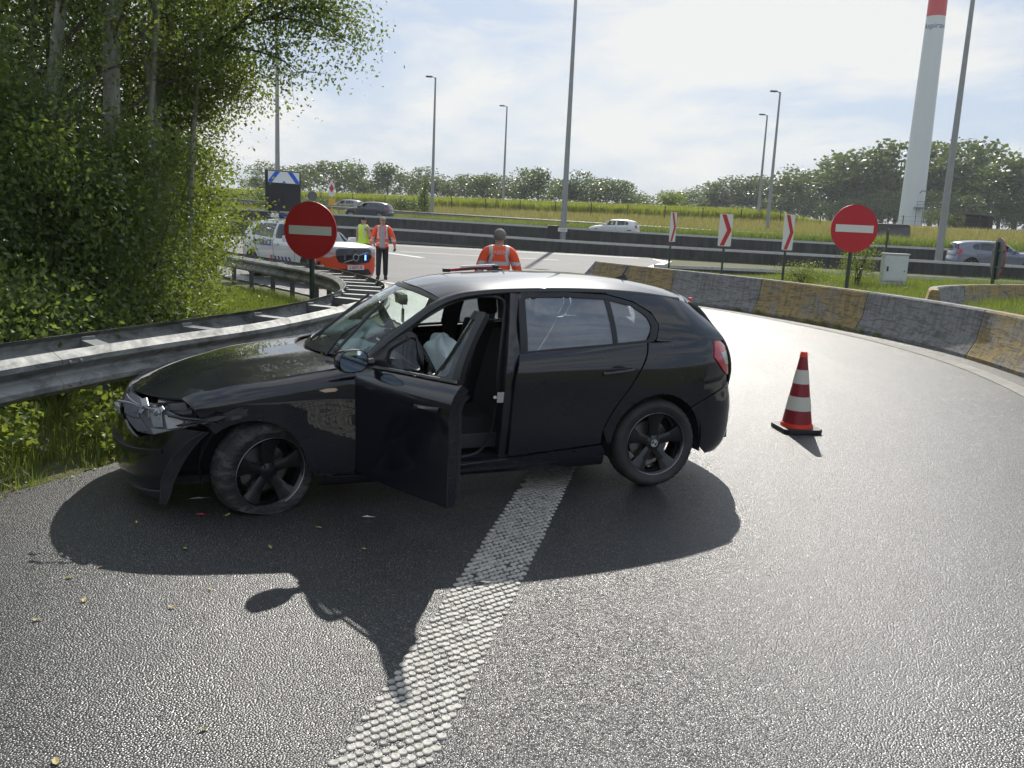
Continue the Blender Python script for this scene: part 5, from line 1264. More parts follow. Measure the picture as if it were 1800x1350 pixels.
for i, (x, y, z) in enumerate(hp):
    for a, b in ((-.006, -.016), (.008, -.014), (.012, 0), (.006, .013), (-.006, .014)): V.append((x, y+a, z+b))
hb.add(V, [(i*5+j, i*5+(j+1) % 5, (i+1)*5+(j+1) % 5, (i+1)*5+j) for i in range(4) for j in range(5)]+[tuple(range(5)), tuple(range(20, 25))]); dmb(hb, 'door_handle', PB, smooth=True)
# mirror: housing shell and glass facing the rear
mh = MB(); V = []; F = []; nn_ = 20
for i, (x, sc) in enumerate(((1.985, .35), (1.965, .75), (1.93, .96), (1.89, 1.0), (1.865, .95))):
    for j in range(nn_):
        a = 2*math.pi*j/nn_; V.append((x, .985+.105*sc*math.copysign(abs(math.cos(a))**.75, math.cos(a)), 1.005+.072*sc*math.copysign(abs(math.sin(a))**.8, math.sin(a))))
for i in range(4):
    for j in range(nn_): F.append((i*nn_+j, i*nn_+(j+1) % nn_, (i+1)*nn_+(j+1) % nn_, (i+1)*nn_+j))
F += [tuple(range(nn_))]
mh.add(V, F); mh.tube([(1.90, .83, .985), (1.92, .90, .98), (1.93, .95, .985)], [.028, .024, .03], 8); dmb(mh, 'mirror_housing', PB, smooth=True, angle=60)
mg = MB(); mg.add([(1.868, .985+.094*math.copysign(abs(math.cos(a))**.75, math.cos(a)), 1.005+.063*math.copysign(abs(math.sin(a))**.8, math.sin(a))) for a in np.linspace(0, 2*math.pi, 24, endpoint=False)], [tuple(range(24))]); dmb(mg, 'mirror_glass', MT['mirror_glass'])
mb = MB(); mb.box((1.13, .79, .70), (.012, .05, .12)); dmb(mb, 'door_latch', MT['chrome'])
mb = MB(); mb.tube([(1.75, .775, .70), (1.45, .745, .72), (1.25, .775, .73)], .022, 8); dmb(mb, 'pull_handle', INM, smooth=True)
# ---- wheels
def wz(x): return .316-CAR_PITCH*x
make_wheel(car, (0, .765, .316), 0, side=1)
make_wheel(car, (0, -.765, .316), 0, side=-1)
fw = make_wheel(car, (2.66, .748, .246), R(22), flat=.246, side=1, camber=R(-4), mats_=(MT['rim_black'], MT['rubber_scuffed']), logo=False)
make_wheel(car, (2.66, -.765, .316-.05), R(22), flat=.29, side=-1, logo=False)

# ------------------------------------------------------------------ other vehicles: same spline body, warped to other proportions
MT['far_glass'] = plain('far_glass', (.028, .036, .044), .06, Specular_IOR_Level=.9)
MT['rim_silver'] = plain('rim_silver', (.35, .36, .37), .3, .8)
MT['police_orange'] = plain('police_orange', (.80, .085, .022), .4)
MT['police_blue'] = plain('police_blue', (.012, .035, .22), .4)
MT['matrix_blue'] = plain('matrix_blue', (.02, .12, .62), .45)
MT['reflector_white'] = plain('reflector_white', (.78, .80, .82), .45)
MT['plate'] = plain('plate', (.72, .72, .72), .5)
g_ = G('blue_beacon'); em = g_.n('Emission'); em.inputs[0].default_value = (.05, .14, 1, 1); em.inputs[1].default_value = 9; MT['blue_beacon'] = g_.done(em.outputs[0])
def full_side():
    """whole flank of a closed car with both wheel arches cut"""
    pts = [(s_lo, on_z(s_lo, .185))] + su_of([(-.62, .20), (-.42, .20)]) + su_of(arc(0, .325, .352, 192, -12, 22)) + su_of([(.42, .185), (1.3, .172), (2.26, .172)]) + su_of(arc(2.66, .325, .352, 192, -12, 22)) + su_of([(3.08, .19)]) + [(s_hi, on_z(s_hi, .185)), (s_hi, LOWER.tu[-1]), (s_lo, LOWER.tu[-1])]
    return panel(LOWER, pts, 'su', h=.07, inset=0, depth=.02)
GEN = {}
def gen_parts():
    GEN['flank'] = full_side()
    GEN['bonnet'] = panel(HOOD, [(0, 0), (HOOD.ts[-1], 0), (HOOD.ts[-1], HOOD.tu[-1]), (0, HOOD.tu[-1])], 'su', h=.09, inset=.0, depth=.02)
    GEN['roof'] = panel(ROOF, [(0, 0), (ROOF.ts[-1], 0), (ROOF.ts[-1], ROOF.tu[-1]), (0, ROOF.tu[-1])], 'su', h=.09, inset=0, depth=.01)
    sfull = [(2.05, .94), (1.9, 1.07), (1.7, 1.195), (1.55, 1.30), (1.42, 1.345)]+[(x, float(roofc(x))-.066) for x in (1.3, 1.0, .6, .2, -.1, -.28)]+[(-.36, 1.27), (-.44, 1.19), (-.53, 1.09), (-.57, 1.02), (-.2, 1.03), (.3, 1.015), (1.0, .98), (1.6, .955)]
    GEN['upper'] = panel(SIDE, sfull, h=.07, inset=0, depth=.03)
    GEN['tail'] = panel(TAIL, [(0, 0), (TAIL.ts[-1], 0), (TAIL.ts[-1], TAIL.tu[-1]), (0, TAIL.tu[-1])], 'su', h=.09, inset=0, depth=.015)
    GEN['screen'] = panel(SCREEN, [(0, 0), (SCREEN.ts[-1], 0), (SCREEN.ts[-1], SCREEN.tu[-1]), (0, SCREEN.tu[-1])], 'su', h=.09, inset=0, depth=.01)
    GEN['rear_screen'] = panel(TAIL, [(.05, .07), (.36, .05), (.36, TAIL.tu[-1]), (.05, TAIL.tu[-1])], 'su', h=.08, inset=0, depth=.003, off=.006)
    GEN['w_front'] = panel(SIDE, FRONT_GLASS, h=.07, inset=0, depth=.004, off=.006)
    GEN['w_rear'] = panel(SIDE, O['rear_glass'], h=.07, inset=0, depth=.004, off=.006)
    GEN['w_quarter'] = panel(SIDE, O['quarter_glass'], h=.07, inset=0, depth=.004, off=.006)
    GEN['tail_lamp'] = panel(LOWER, O['tail_lamp'], h=.05, inset=0, off=.006, depth=.01)
    GEN['headlamp'] = panel(LOWER, hl, h=.05, inset=0, off=.006, depth=.01)
    GEN['sill'] = panel(LOWER, [(2.28, .26), (.42, .30), (.42, .175), (2.28, .168)], h=.1, inset=0, off=.004, depth=.01)
    GEN['door_gap'] = [panel(LOWER, q, h=.1, inset=0, off=.003, depth=.002) for q in ([(1.105, .29), (1.085, .80), (1.05, .98), (1.062, .98), (1.097, .80), (1.117, .29)], [(2.105, .29), (2.10, .92), (2.112, .92), (2.117, .29)], [(.43, .36), (.41, .48), (.345, .592), (.22, .775), (.128, .944), (.105, 1.03), (.116, 1.03), (.139, .944), (.231, .775), (.356, .592), (.421, .485), (.442, .36)])]
gen_parts()
def ident(v): return v
def gen_car(name, label, cat, paint, loc, heading, warp=ident, wheel_r=.316, axle=(0, 2.66), track=.765, group=None, handles=True, rail=False):
    root = thing(name, label, cat, loc, heading, group)
    def put(nm, data, mat, par=None):
        v, f, n = data; return mk(nm, warp(np.asarray(v).copy()), f, mat, par or root, smooth=True)
    for nm, k, mt in (('body', 'flank', paint), ('bonnet', 'bonnet', paint), ('roof', 'roof', paint), ('pillars', 'upper', paint), ('tailgate', 'tail', paint), ('windscreen', 'screen', MT['far_glass'])):
        o = put(nm, both(GEN[k]), mt)
        o.data.set_sharp_from_angle(angle=R(55))
        if nm == 'tailgate': put('rear_window', both(GEN['rear_screen']), MT['far_glass'], o)
    for s in (0, 1):
        mi_ = mirror if s else (lambda p: p)
        for k in ('w_front', 'w_rear', 'w_quarter'): put('side_window', mi_(GEN[k]), MT['far_glass'])
        put('tail_lamp', mi_(GEN['tail_lamp']), MT['lamp_red']); put('headlamp', mi_(GEN['headlamp']), MT['lamp_clear'])
        put('sill', mi_(GEN['sill']), MT['trim'])
        for q in GEN['door_gap']: put('door_gap', mi_(q), MT['trim'])
        if handles:
            for hx in (.34, 1.28):
                mb = MB(); mb.box((hx, (.895)*(1-2*s), .845), (.2, .03, .03)); o = mb.build('door_handle', paint, root, bevel=.008); 
                for vv in o.data.vertices: vv.co = warp(np.array([vv.co]))[0]
        mb = MB(); mb.box((1.92, (.98)*(1-2*s), 1.0), (.11, .20, .14)); mb.tube([(1.93, .82*(1-2*s), .98), (1.93, .93*(1-2*s), .985)], .025, 6); o = mb.build('mirror', paint, root, bevel=.02)
        for vv in o.data.vertices: vv.co = warp(np.array([vv.co]))[0]
        for ax in axle:
            make_wheel(root, (ax, track*(1-2*s), wheel_r), 0, r=wheel_r, w_=wheel_r*.66, side=1-2*s, mats_=(MT['rim_silver'], MT['rubber']), detail=False, logo=False)
            mb = MB(); A = np.linspace(-8, 188, 14); rr = wheel_r*1.15; yy = (track+.09)*(1-2*s); y1 = (track-.25)*(1-2*s); V = []
            for a in A: V += [(ax+rr*math.cos(R(a)), yy, wheel_r+rr*math.sin(R(a))), (ax+rr*math.cos(R(a)), y1, wheel_r+rr*math.sin(R(a)))]
            mb.add(V, [(2*i, 2*i+1, 2*i+3, 2*i+2) for i in range(13)]+[tuple(2*i+1 for i in range(14))]); mb.build('arch_liner', MT['interior'], root, fix=False)
    mb = MB(); mb.box((1.3, 0, .26), (1.7, 1.45, .08)); mb.build('underbody', MT['interior'], root)
    return root, put
def suv_warp(v):
    x, y, z = v[:, 0].copy(), v[:, 1].copy(), v[:, 2].copy()
    x2 = np.interp(x, [-.84, 0, 2.66, 3.39], [-.95, 0, 2.865, 3.70]) + np.where(x > 3.39, x-3.39, 0)
    z2 = z*1.135 + .165*sstep(2.2, 3.35, x)*np.clip((z-.3)/.40, 0, 1)
    x2 = x2 - .30*np.clip((z-.98)/.38, 0, 1)*sstep(.7, -.4, x)
    x2 = x2 + .05*sstep(3.0, 3.38, x)*np.clip((z-.45)/.25, 0, 1)
    v[:, 0], v[:, 1], v[:, 2] = x2, y*1.085, z2
    return v
MT['paint_white'] = car_paint('white_car_paint', (.66, .68, .69), .4, dirt=.04, spec=.5)
pol, put = gen_car('police_car', 'white and orange police SUV parked with a raised matrix board on its roof', 'police car', MT['paint_white'], (-6.98, 25.72, .014), R(-44), suv_warp, .37, (0, 2.865), .82)
def wpt(x, y, z): return Vector(suv_warp(np.array([[x, y, z]]))[0])
tu_ = lambda s_, z: on_z(s_, z)
def nose_pan(zs, s_in, off, h=.05):   # region given by heights at centre and inner arc distance
    return None
FS = [(2.95, .25), (3.05, .22), (3.2, .22)]
org = panel(LOWER, [(s_hi, on_z(s_hi, .215))] + su_of([(3.25, .215), (3.08, .23), (2.99, .40), (3.02, .58), (3.10, .66), (3.2, .66)]) + [(s_hi, on_z(s_hi, .66))], 'su', h=.06, inset=0, depth=.006, off=.006); ob = put('orange_bumper_film', both(org), MT['police_orange'])
grl = panel(LOWER, [(s_hi, on_z(s_hi, .435)), (s_hi-.42, on_z(s_hi-.42, .47)), (s_hi-.50, on_z(s_hi-.50, .56)), (s_hi-.50, on_z(s_hi-.5, .665)), (s_hi, on_z(s_hi, .675))], 'su', h=.06, inset=0, depth=.012, off=.018); gr = put('grille', both(grl), MT['gloss_black'])
low = panel(LOWER, [(s_hi, on_z(s_hi, .235)), (s_hi-.60, on_z(s_hi-.6, .245)), (s_hi-.42, on_z(s_hi-.42, .355)), (s_hi, on_z(s_hi, .355))], 'su', h=.06, inset=0, depth=.012, off=.014); put('lower_intake', both(low), MT['trim'])
lp = panel(LOWER, [(s_hi, on_z(s_hi, .185))] + su_of([(3.25, .19), (3.10, .20), (3.10, .235), (3.25, .228)]) + [(s_hi, on_z(s_hi, .228))], 'su', h=.06, inset=0, depth=.012, off=.016); put('bumper_lip', both(lp), MT['paint_white'])
for s in (0, 1):
    sp_ = panel(LOWER, [(3.12, .34), (3.02, .33), (3.04, .47), (3.13, .49)], h=.05, inset=0, depth=.01, off=.012); put('side_intake', mirror(sp_) if s else sp_, MT['trim'])
    bl_ = panel(LOWER, [(3.20, .395), (3.03, .385), (3.03, .415), (3.20, .425)], h=.05, inset=0, depth=.01, off=.022); put('intake_bar', mirror(bl_) if s else bl_, MT['paint_white'])
    # blue and white chevrons low on the front doors
    for q in range(5):
        x0 = 1.12+.17*q; st = panel(LOWER, [(x0, .30), (x0+.085, .30), (x0+.20, .42), (x0+.085, .56), (x0, .56), (x0+.11, .42)] if q < 9 else [], h=.05, inset=0, depth=.002, off=.006); put('blue_stripe', mirror(st) if s else st, MT['police_blue'])
    bs = panel(LOWER, [(.95, .28), (1.06, .28), (1.06, .58), (.95, .58)], h=.05, inset=0, depth=.002, off=.005); put('orange_stripe', mirror(bs) if s else bs, MT['police_orange'])
    os_ = panel(LOWER, [(-.62, .45), (-.52, .45), (-.50, .70), (-.60, .70)], h=.05, inset=0, depth=.002, off=.008); put('orange_stripe', mirror(os_) if s else os_, MT['police_orange'])
# front details that face forward: emblem ring, diagonal bar, beacons, number plate
fx = float(wpt(3.386, 0, .55).x)+.03
gz = float(wpt(3.386, 0, .555).z)
mb = MB(); mb.tube([(fx, .085*math.cos(a), gz+.085*math.sin(a)) for a in np.linspace(0, 2*math.pi, 25)], .016, 6, cap=False); mb.build('emblem', MT['lamp_silver'], pol, smooth=True)
mb = MB(); mb.tube([(fx-.05, .40, gz+.13), (fx, .07, gz+.05)], .013, 5); mb.build('grille_bar', MT['lamp_silver'], pol)
mb = MB(); mb.tube([(fx, -.07, gz-.05), (fx-.05, -.36, gz-.14)], .013, 5); mb.build('grille_bar', MT['lamp_silver'], pol)
MB().box((fx-.045, .33, gz), (.03, .05, .14)).build('blue_beacon', MT['blue_beacon'], pol, rot=None)
MB().box((fx-.045, -.33, gz), (.03, .05, .14)).build('beacon', MT['lamp_shell'], pol)
pz = float(wpt(3.386, 0, .385).z); pl = MB().box((fx+.0, 0, pz), (.02, .52, .12)).build('number_plate', MT['plate'], pol)
lt = text_mesh('2-BEM-28', .105, .002); lt.materials.append(plain('plate_red', (.45, .03, .03), .5)); me_obj('lettering', lt, pl, (fx+.0135, 0, pz), (R(90), 0, R(90)))
# lettering on the flank
ym = float(wpt(.5, .885, .80).y)+.012
lt = text_mesh('POLICE', .23, .002, bold=.004); lt.materials.append(MT['police_blue']); me_obj('lettering', lt, pol, (.75, -ym-.0, .985), (R(84), 0, 0))
cu = MB().lathe([(.001, -ym-.0), (.075, -ym-.0), (.075, -ym+.004)], 16, 'Y', (.24, -.003, 1.0)); cu.build('crest', MT['police_blue'], pol)
# roof light bar and matrix board on its frame
zr = float(wpt(.8, 0, 1.46).z)
mb = MB(); mb.box((.55, 0, zr+.075), (.30, 1.15, .11)); mb.build('light_bar', MT['reflector_white'], pol, bevel=.025)
MB().box((.55, .34, zr+.085), (.31, .30, .085)).build('blue_lens', MT['police_blue'], pol, bevel=.02); MB().box((.55, -.34, zr+.085), (.31, .30, .085)).build('blue_lens', MT['police_blue'], pol, bevel=.02)
mb = MB()
for s in (-1, 1):
    mb.tube([(1.05, s*.45, zr+.02), (-.10, s*.45, zr+.05)], .02, 6); mb.tube([(.9, s*.45, zr+.03), (.15, s*.40, zr+.40)], .018, 6); mb.tube([(.0, s*.40, zr+.03), (.12, s*.40, zr+.35)], .02, 6)
mb.build('board_frame', MT['black'], pol)
brd = MB().box((.12, 0, zr+.78), (.09, 1.13, 1.16)).build('matrix_board', MT['black'], pol, bevel=.015)
ry = MB().box((.171, 0, zr+1.165), (.006, 1.02, .32)).build('chevron_panel', MT['reflector_white'], brd)
for s in (-1, 1):
    for a0 in (.18, .50):
        M_ = Matrix.Translation((.176, 0, zr+1.165))@Matrix.Rotation(R(90), 4, 'Z')@Matrix.Rotation(R(90), 4, 'X')
        if a0 == .18: pg = [(0, -.02), (0, -.15), (s*.12, -.15)]
        else: pg = [(s*.12, .155), (s*.28, .155), (s*.50, -.10), (s*.50, -.155), (s*.39, -.155)]
        if a0 == .18: pg = [(0, .06-.15), (0, -.155), (s*.06, -.155)]
        MB().prism(pg, 0, .003, M_).build('blue_chevron', MT['matrix_blue'], brd)
mb = MB(); mb.box((.172, 0, zr+.55), (.01, .05, .34)); mb.build('board_rib', MT['trim'], brd)
# the board and its fittings face the camera side a little: rotate the group about its mast
def hatch(scx=1, scy=1, scz=1, tall=0):
    def f(v): v[:, 0] *= scx; v[:, 1] *= scy; v[:, 2] *= scz; return v
    return f
MT['paint_navy'] = car_paint('navy_paint', (.012, .018, .040), .35, spec=.4); MT['paint_silver'] = car_paint('silver_paint', (.22, .24, .27), .35, .5, spec=.4)
MT['paint_bluegrey'] = car_paint('bluegrey_paint', (.16, .18, .24), .35, .45, spec=.4); MT['paint_van'] = car_paint('van_paint', (.05, .055, .07), .4, spec=.4)
HM = math.pi-math.atan(-.22)*-1
def along(sgn): return math.atan2(-.22, 1) if sgn > 0 else math.atan2(.22, -1)
def place(px, roof_py, Y, hgt):
    p = atY(px, roof_py, Y); return (p[0], p[1], p[2]-hgt)
# left-bound cars on the far carriageway (rear axle reference shifted so the given pixel is mid car)
def car_at(px, roof_py, Y, hgt, sgn, mid=1.27):
    x, y, z = place(px, roof_py, Y, hgt); h = along(sgn); return (x-math.cos(h)*mid, y-math.sin(h)*mid, z), h
loc, h = car_at(650, 354.5, 77, 1.46, -1); gen_car('hatchback', 'dark blue hatchback driving beyond the median barrier behind the two officers', 'car', MT['paint_navy'], loc, h, group='cars on the motorway')
loc, h = car_at(609, 350.5, 99, 1.47, -1); gen_car('estate_car', 'silver car half hidden beside the yellow footed marker', 'car', MT['paint_silver'], loc, h, hatch(1.02, 1, 1), group='cars on the motorway')
loc, h = car_at(1080, 385, 69, 1.46, -1); gen_car('hatchback', 'white hatchback driving behind the median barrier', 'car', MT['paint_white'], loc, h, hatch(.96, 1, 1.0), group='cars on the motorway')
loc, h = car_at(1752, 425, 47, 1.63, 1, 1.4); gen_car('suv', 'blue grey SUV passing behind the pale topped barrier', 'car', MT['paint_bluegrey'], loc, h+R(4), suv_warp, .36, (0, 2.865), .82, group='cars on the motorway')
# van
x, y, z = place(1545, 392.5, 80, 1.98); h = along(-1)
van = thing('van', 'dark grey panel van behind the no entry sign of the island', 'van', (x, y, z), h, 'cars on the motorway')
prof = [(-2.55, .35), (-2.58, .9), (-2.50, 1.75), (-2.42, 1.93), (-2.2, 1.98), (.9, 1.97), (1.25, 1.90), (1.95, 1.22), (2.45, 1.05), (2.58, .80), (2.60, .38)]
V = []; F = []; n_ = len(prof); yl = [(-.93, .94), (-.97, .75), (-.90, .15)]
rows = [(-.98, 1.0), (.98, 1.0)]
mb = MB(); V = []
for yy, k in ((-.80, .965), (-.96, .93), (-.98, .0), (.98, .0), (.96, .93), (.80, .965)): pass
for yy, ins in ((-.84, 0.0), (-.97, .05), (.97, .05), (.84, 0.0)):
    V += [(x_*(1-.01*ins), yy, zz if zz < 1.2 else zz-ins*(zz-1.2)*1.2) for x_, zz in prof]
mb.add(V, [(a*n_+i, a*n_+(i+1) % n_, ((a+1) % 4)*n_+(i+1) % n_, ((a+1) % 4)*n_+i) for a in range(3) for i in range(n_)]+[tuple(range(n_)), tuple(3*n_+i for i in range(n_))])
mb.build('body', MT['paint_van'], van, bevel=.03, smooth=True, angle=35)
for s in (-1, 1):
    mb = MB(); mb.prism([(.55, 1.18), (1.80, 1.18), (1.25, 1.72), (.55, 1.76)], s*.975, s*.985, Matrix.Rotation(R(90), 4, 'X')@Matrix.Scale(1, 4)); mb.build('side_window', MT['far_glass'], van)
    mb = MB(); mb.box((-2.57, s*.82, 1.0), (.05, .14, .42)); mb.build('tail_lamp', MT['lamp_red'], van)
    for ax in (-1.6, 1.7): make_wheel(van, (ax, s*.86, .33), 0, r=.33, w_=.21, side=s, mats_=(MT['rim_silver'], MT['rubber']), detail=False, logo=False)
mb = MB(); mb.add([(1.27, -.78, 1.86), (1.27, .78, 1.86), (1.94, .86, 1.25), (1.94, -.86, 1.25), (1.30, -.78, 1.88), (1.30, .78, 1.88), (1.97, .86, 1.27), (1.97, -.86, 1.27)], [(0, 1, 2, 3), (4, 5, 6, 7), (0, 1, 5, 4), (2, 3, 7, 6), (1, 2, 6, 5), (3, 0, 4, 7)]); mb.build('windscreen', MT['far_glass'], van)

# ------------------------------------------------------------------ people
def skin_obj(name, joints, edges, mat, parent, root=0, sub=2, extra=None):
    """joints: name -> (pos, radius or (rx, ry)); returns object with a skinned surface"""
    names = list(joints); me = bpy.data.meshes.new(name)
    bm = bmesh.new(); lay = bm.verts.layers.skin.verify(); vs = {}
    for i, k in enumerate(names):
        p, r = joints[k]; v = bm.verts.new(p); rr = r if hasattr(r, '__len__') else (r, r); v[lay].radius = rr; v[lay].use_root = (i == root); vs[k] = v
    for a, b in edges: bm.edges.new((vs[a], vs[b]))
    bm.to_mesh(me); bm.free()
    o = bpy.data.objects.new(name, me); COL.objects.link(o)
    md = o.modifiers.new('skin', 'SKIN'); md.use_smooth_shade = True
    ms = o.modifiers.new('sub', 'SUBSURF'); ms.levels = sub; ms.render_levels = sub
    dg = bpy.context.evaluated_depsgraph_get(); m2 = bpy.data.meshes.new_from_object(o.evaluated_get(dg))
    bpy.data.objects.remove(o); m2.name = name
    m2.materials.clear()
    for mm in (mat if isinstance(mat, (list, tuple)) else [mat]): m2.materials.append(mm)
    m2.polygons.foreach_set('use_smooth', [True]*len(m2.polygons)); m2.polygons.foreach_set('material_index', [0]*len(m2.polygons))
    return me_obj(name, m2, parent)
MT['skin'] = plain('skin', (.46, .27, .19), .55, nz=.1, scale=12, Subsurface_Weight=.0)
MT['hi_orange'] = (lambda g: g.done(g.bsdf(g.mix(g.noise(g.coord(), 9, 4, .6), (.90, .085, .022), (1.0, .13, .035)), .7, bump=g.bump(g.noise(g.coord(), 7, 4, .6), .5, .05))))(G('hi_vis_orange'))
MT['hi_yellow'] = (lambda g: g.done(g.bsdf(g.mix(g.noise(g.coord(), 9, 4, .6), (.52, .80, .04), (.62, .90, .06)), .7, bump=g.bump(g.noise(g.coord(), 7, 4, .6), .5, .05))))(G('hi_vis_yellow'))
MT['reflex'] = plain('reflex_tape', (.55, .56, .58), .45, nz=.12)
MT['cloth_black'] = plain('black_cloth', (.018, .018, .021), .85, nz=.3, scale=15, bump=.3)
MT['shirt_grey'] = plain('grey_shirt', (.36, .37, .40), .85, nz=.15, scale=15)
MT['hair_grey'] = plain('grey_hair', (.20, .18, .165), .8, nz=.4, scale=60, bump=.6)
MT['hair_fair'] = plain('fair_hair', (.34, .28, .22), .8, nz=.4, scale=60, bump=.6)
def person(label, loc, rz, height, pose, top, top_mat, hair, bands=(), trousers='cloth_black', cap=False, shirt=None, sleeves=True, item=None):
    s = height/1.75; root = thing('person', label, 'person', loc, rz)
    P = dict(hip=(0, 0, .93), belly=(0, -.01, 1.08), chest=(0, .0, 1.28), neckb=(0, .01, 1.45), neck=(0, 0, 1.49), jaw=(0, -.02, 1.545), head=(0, -.01, 1.615), crown=(0, .005, 1.68))
    for sd_, sx in (('l', 1), ('r', -1)):
        P['sh'+sd_] = (sx*.185, .01, 1.405)
        P.update({k+sd_: v for k, v in pose[sd_].items()})
    J = {k: (tuple(c*s for c in v)) for k, v in P.items()}
    rad = dict(hip=(.155, .115), belly=(.145, .105), chest=(.165, .115), neckb=(.075, .07), neck=(.056, .058), jaw=(.062, .072), head=(.080, .098), crown=(.060, .076))
    def jr(k, f=1.0, add=0.0):
        b = k[:-1]; r = rad.get(k) or {'sh': .062, 'el': .043, 'wr': .030, 'pm': (.040, .022), 'hp': .088, 'kn': .057, 'an': .040, 'ft': (.042, .035), 'to': (.038, .022)}.get(b, .010)
        r = r if hasattr(r, '__len__') else (r, r); return tuple((q*f+add)*s for q in r)
    E_ = [('hip', 'belly'), ('belly', 'chest'), ('chest', 'neckb'), ('neckb', 'neck'), ('neck', 'jaw'), ('jaw', 'head'), ('head', 'crown')]
    names = ['hip', 'belly', 'chest', 'neckb', 'neck', 'jaw', 'head', 'crown']
    for d in 'lr':
        names += [k+d for k in ('sh', 'el', 'wr', 'pm', 'hp', 'kn', 'an', 'ft', 'to')]
        E_ += [('neckb', 'sh'+d), ('sh'+d, 'el'+d), ('el'+d, 'wr'+d), ('wr'+d, 'pm'+d), ('hip', 'hp'+d), ('hp'+d, 'kn'+d), ('kn'+d, 'an'+d), ('an'+d, 'ft'+d), ('ft'+d, 'to'+d)]
        pm = Vector(P['pm'+d]); wr = Vector(P['wr'+d]); ax = (pm-wr).normalized(); sx = 1 if d == 'l' else -1
        side = Vector((0, -1, 0)) - ax*ax.dot(Vector((0, -1, 0))); side.normalize(); inn = ax.cross(side)*(-sx)
        for q, (o_, ln) in enumerate(((-.030, .060), (-.010, .074), (.010, .070), (.029, .056))):
            b = pm+side*(-o_)+ax*.035; m1 = b+ax*ln*.5; e_ = m1+ax*ln*.35+inn*ln*.30
            for nm, pt in ((f'f{q}a{d}', b), (f'f{q}b{d}', m1), (f'f{q}c{d}', e_)): J[nm] = tuple(c*s for c in pt); names.append(nm)
            E_ += [('pm'+d, f'f{q}a{d}'), (f'f{q}a{d}', f'f{q}b{d}'), (f'f{q}b{d}', f'f{q}c{d}')]
        b = wr+ax*.03+side*.030; e_ = b+ax*.045+side*.028; J['tha'+d] = tuple(c*s for c in b); J['thb'+d] = tuple(c*s for c in e_); names += ['tha'+d, 'thb'+d]; E_ += [('wr'+d, 'tha'+d), ('tha'+d, 'thb'+d)]
    JJ = {k: (J[k], jr(k)) for k in names}
    skin_obj('body', JJ, E_, MT['skin'], root, 0, 2)
    # face details
    hc = Vector(J['head'])
    mb = MB()
    mb.add([hc+Vector(q)*s for q in ((-.011, -.085, .0), (.011, -.085, .0), (.015, -.088, -.035), (-.015, -.088, -.035), (0, -.108, -.03))], [(0, 1, 4), (1, 2, 4), (2, 3, 4), (3, 0, 4)]); mb.build('nose', MT['skin'], root)
    for sx in (-1, 1):
        MB().lathe([(.001, -.004), (.011, -.002), (.001, .004)], 8, 'Y', hc+Vector((sx*.030, -.088, .008))*s).build('eye', MT['black'], root)
        MB().box(hc+Vector((sx*.077, .008, -.008))*s, (.014*s, .034*s, .056*s)).build('ear', MT['skin'], root, bevel=.005)
    MB().box(hc+Vector((0, -.083, -.058))*s, (.045*s, .008*s, .008*s)).build('mouth', plain('lips', (.30, .12, .10), .5), root)
    # hair or cap
    V = []; F = []; n_ = 16
    for i in range(6):
        
        for j in range(n_):
            b = 2*math.pi*j/n_; a = R(90-i*(18 if cap else (26 if math.sin(b) > .1 else 18))); back = .5-.5*math.cos(b-math.pi/2+math.pi); fr = math.sin(b) < -.2 and i > 3
            rr = math.cos(a); V.append(hc+Vector((.090*rr*math.cos(b), .003+.100*rr*math.sin(b), .018+.098*math.sin(a)+(.012 if fr and not cap else 0)))*s)
    F = [(i*n_+j, i*n_+(j+1) % n_, (i+1)*n_+(j+1) % n_, (i+1)*n_+j) for i in range(5) for j in range(n_)]
    mb = MB(); mb.add(V, F); mb.build('cap' if cap else 'hair', MT['cloth_black'] if cap else MT[hair], root, smooth=True, angle=80)
    if cap: mb = MB(); mb.prism([(-.07, -.08), (.07, -.08), (.055, -.165), (0, -.18), (-.055, -.165)], .03, .04, Matrix.Translation(hc)@Matrix.Scale(s, 4)); mb.build('cap_peak', MT['cloth_black'], root)
    # upper garment
    hem = Vector(J['hip'])+Vector((0, 0, -.10*s))
    TJ = {'hem': (tuple(hem), tuple((q+.035)*s for q in (.160, .120))), 'hip': (J['hip'], jr('hip', 1, .028)), 'belly': (J['belly'], jr('belly', 1, .030)), 'chest': (J['chest'], jr('chest', 1, .026)), 'neckb': ((J['neckb'][0], J['neckb'][1], J['neckb'][2]+.0), jr('neckb', 1, .022)), 'collar': (tuple(Vector(J['neck'])+Vector((0, .008, .020))*s), jr('neck', 1, .026))}
    te = [('hem', 'hip'), ('hip', 'belly'), ('belly', 'chest'), ('chest', 'neckb'), ('neckb', 'collar')]
    for d in 'lr':
        TJ['sh'+d] = (J['sh'+d], jr('sh'+d, 1, .024)); te.append(('neckb', 'sh'+d))
        if sleeves:
            TJ['el'+d] = (J['el'+d], jr('el'+d, 1, .026)); TJ['cuff'+d] = (tuple(Vector(J['wr'+d])*.92+Vector(J['el'+d])*.08), jr('wr'+d, 1, .024)); te += [('sh'+d, 'el'+d), ('el'+d, 'cuff'+d)]
    g = skin_obj(top, TJ, te, [MT[top_mat], MT['reflex'], MT[shirt or 'shirt_grey']], root, 2, 3)
    arr = np.empty(len(g.data.polygons)*3); g.data.polygons.foreach_get('center', arr); C = arr.reshape(-1, 3)/s; nr_ = np.empty(len(C)*3); g.data.polygons.foreach_get('normal', nr_); nr_ = nr_.reshape(-1, 3)
    mi_ = np.zeros(len(C), int)
    for z0, z1 in bands: mi_[(C[:, 2] > z0) & (C[:, 2] < z1) & (np.abs(C[:, 0]) < .30)] = 1
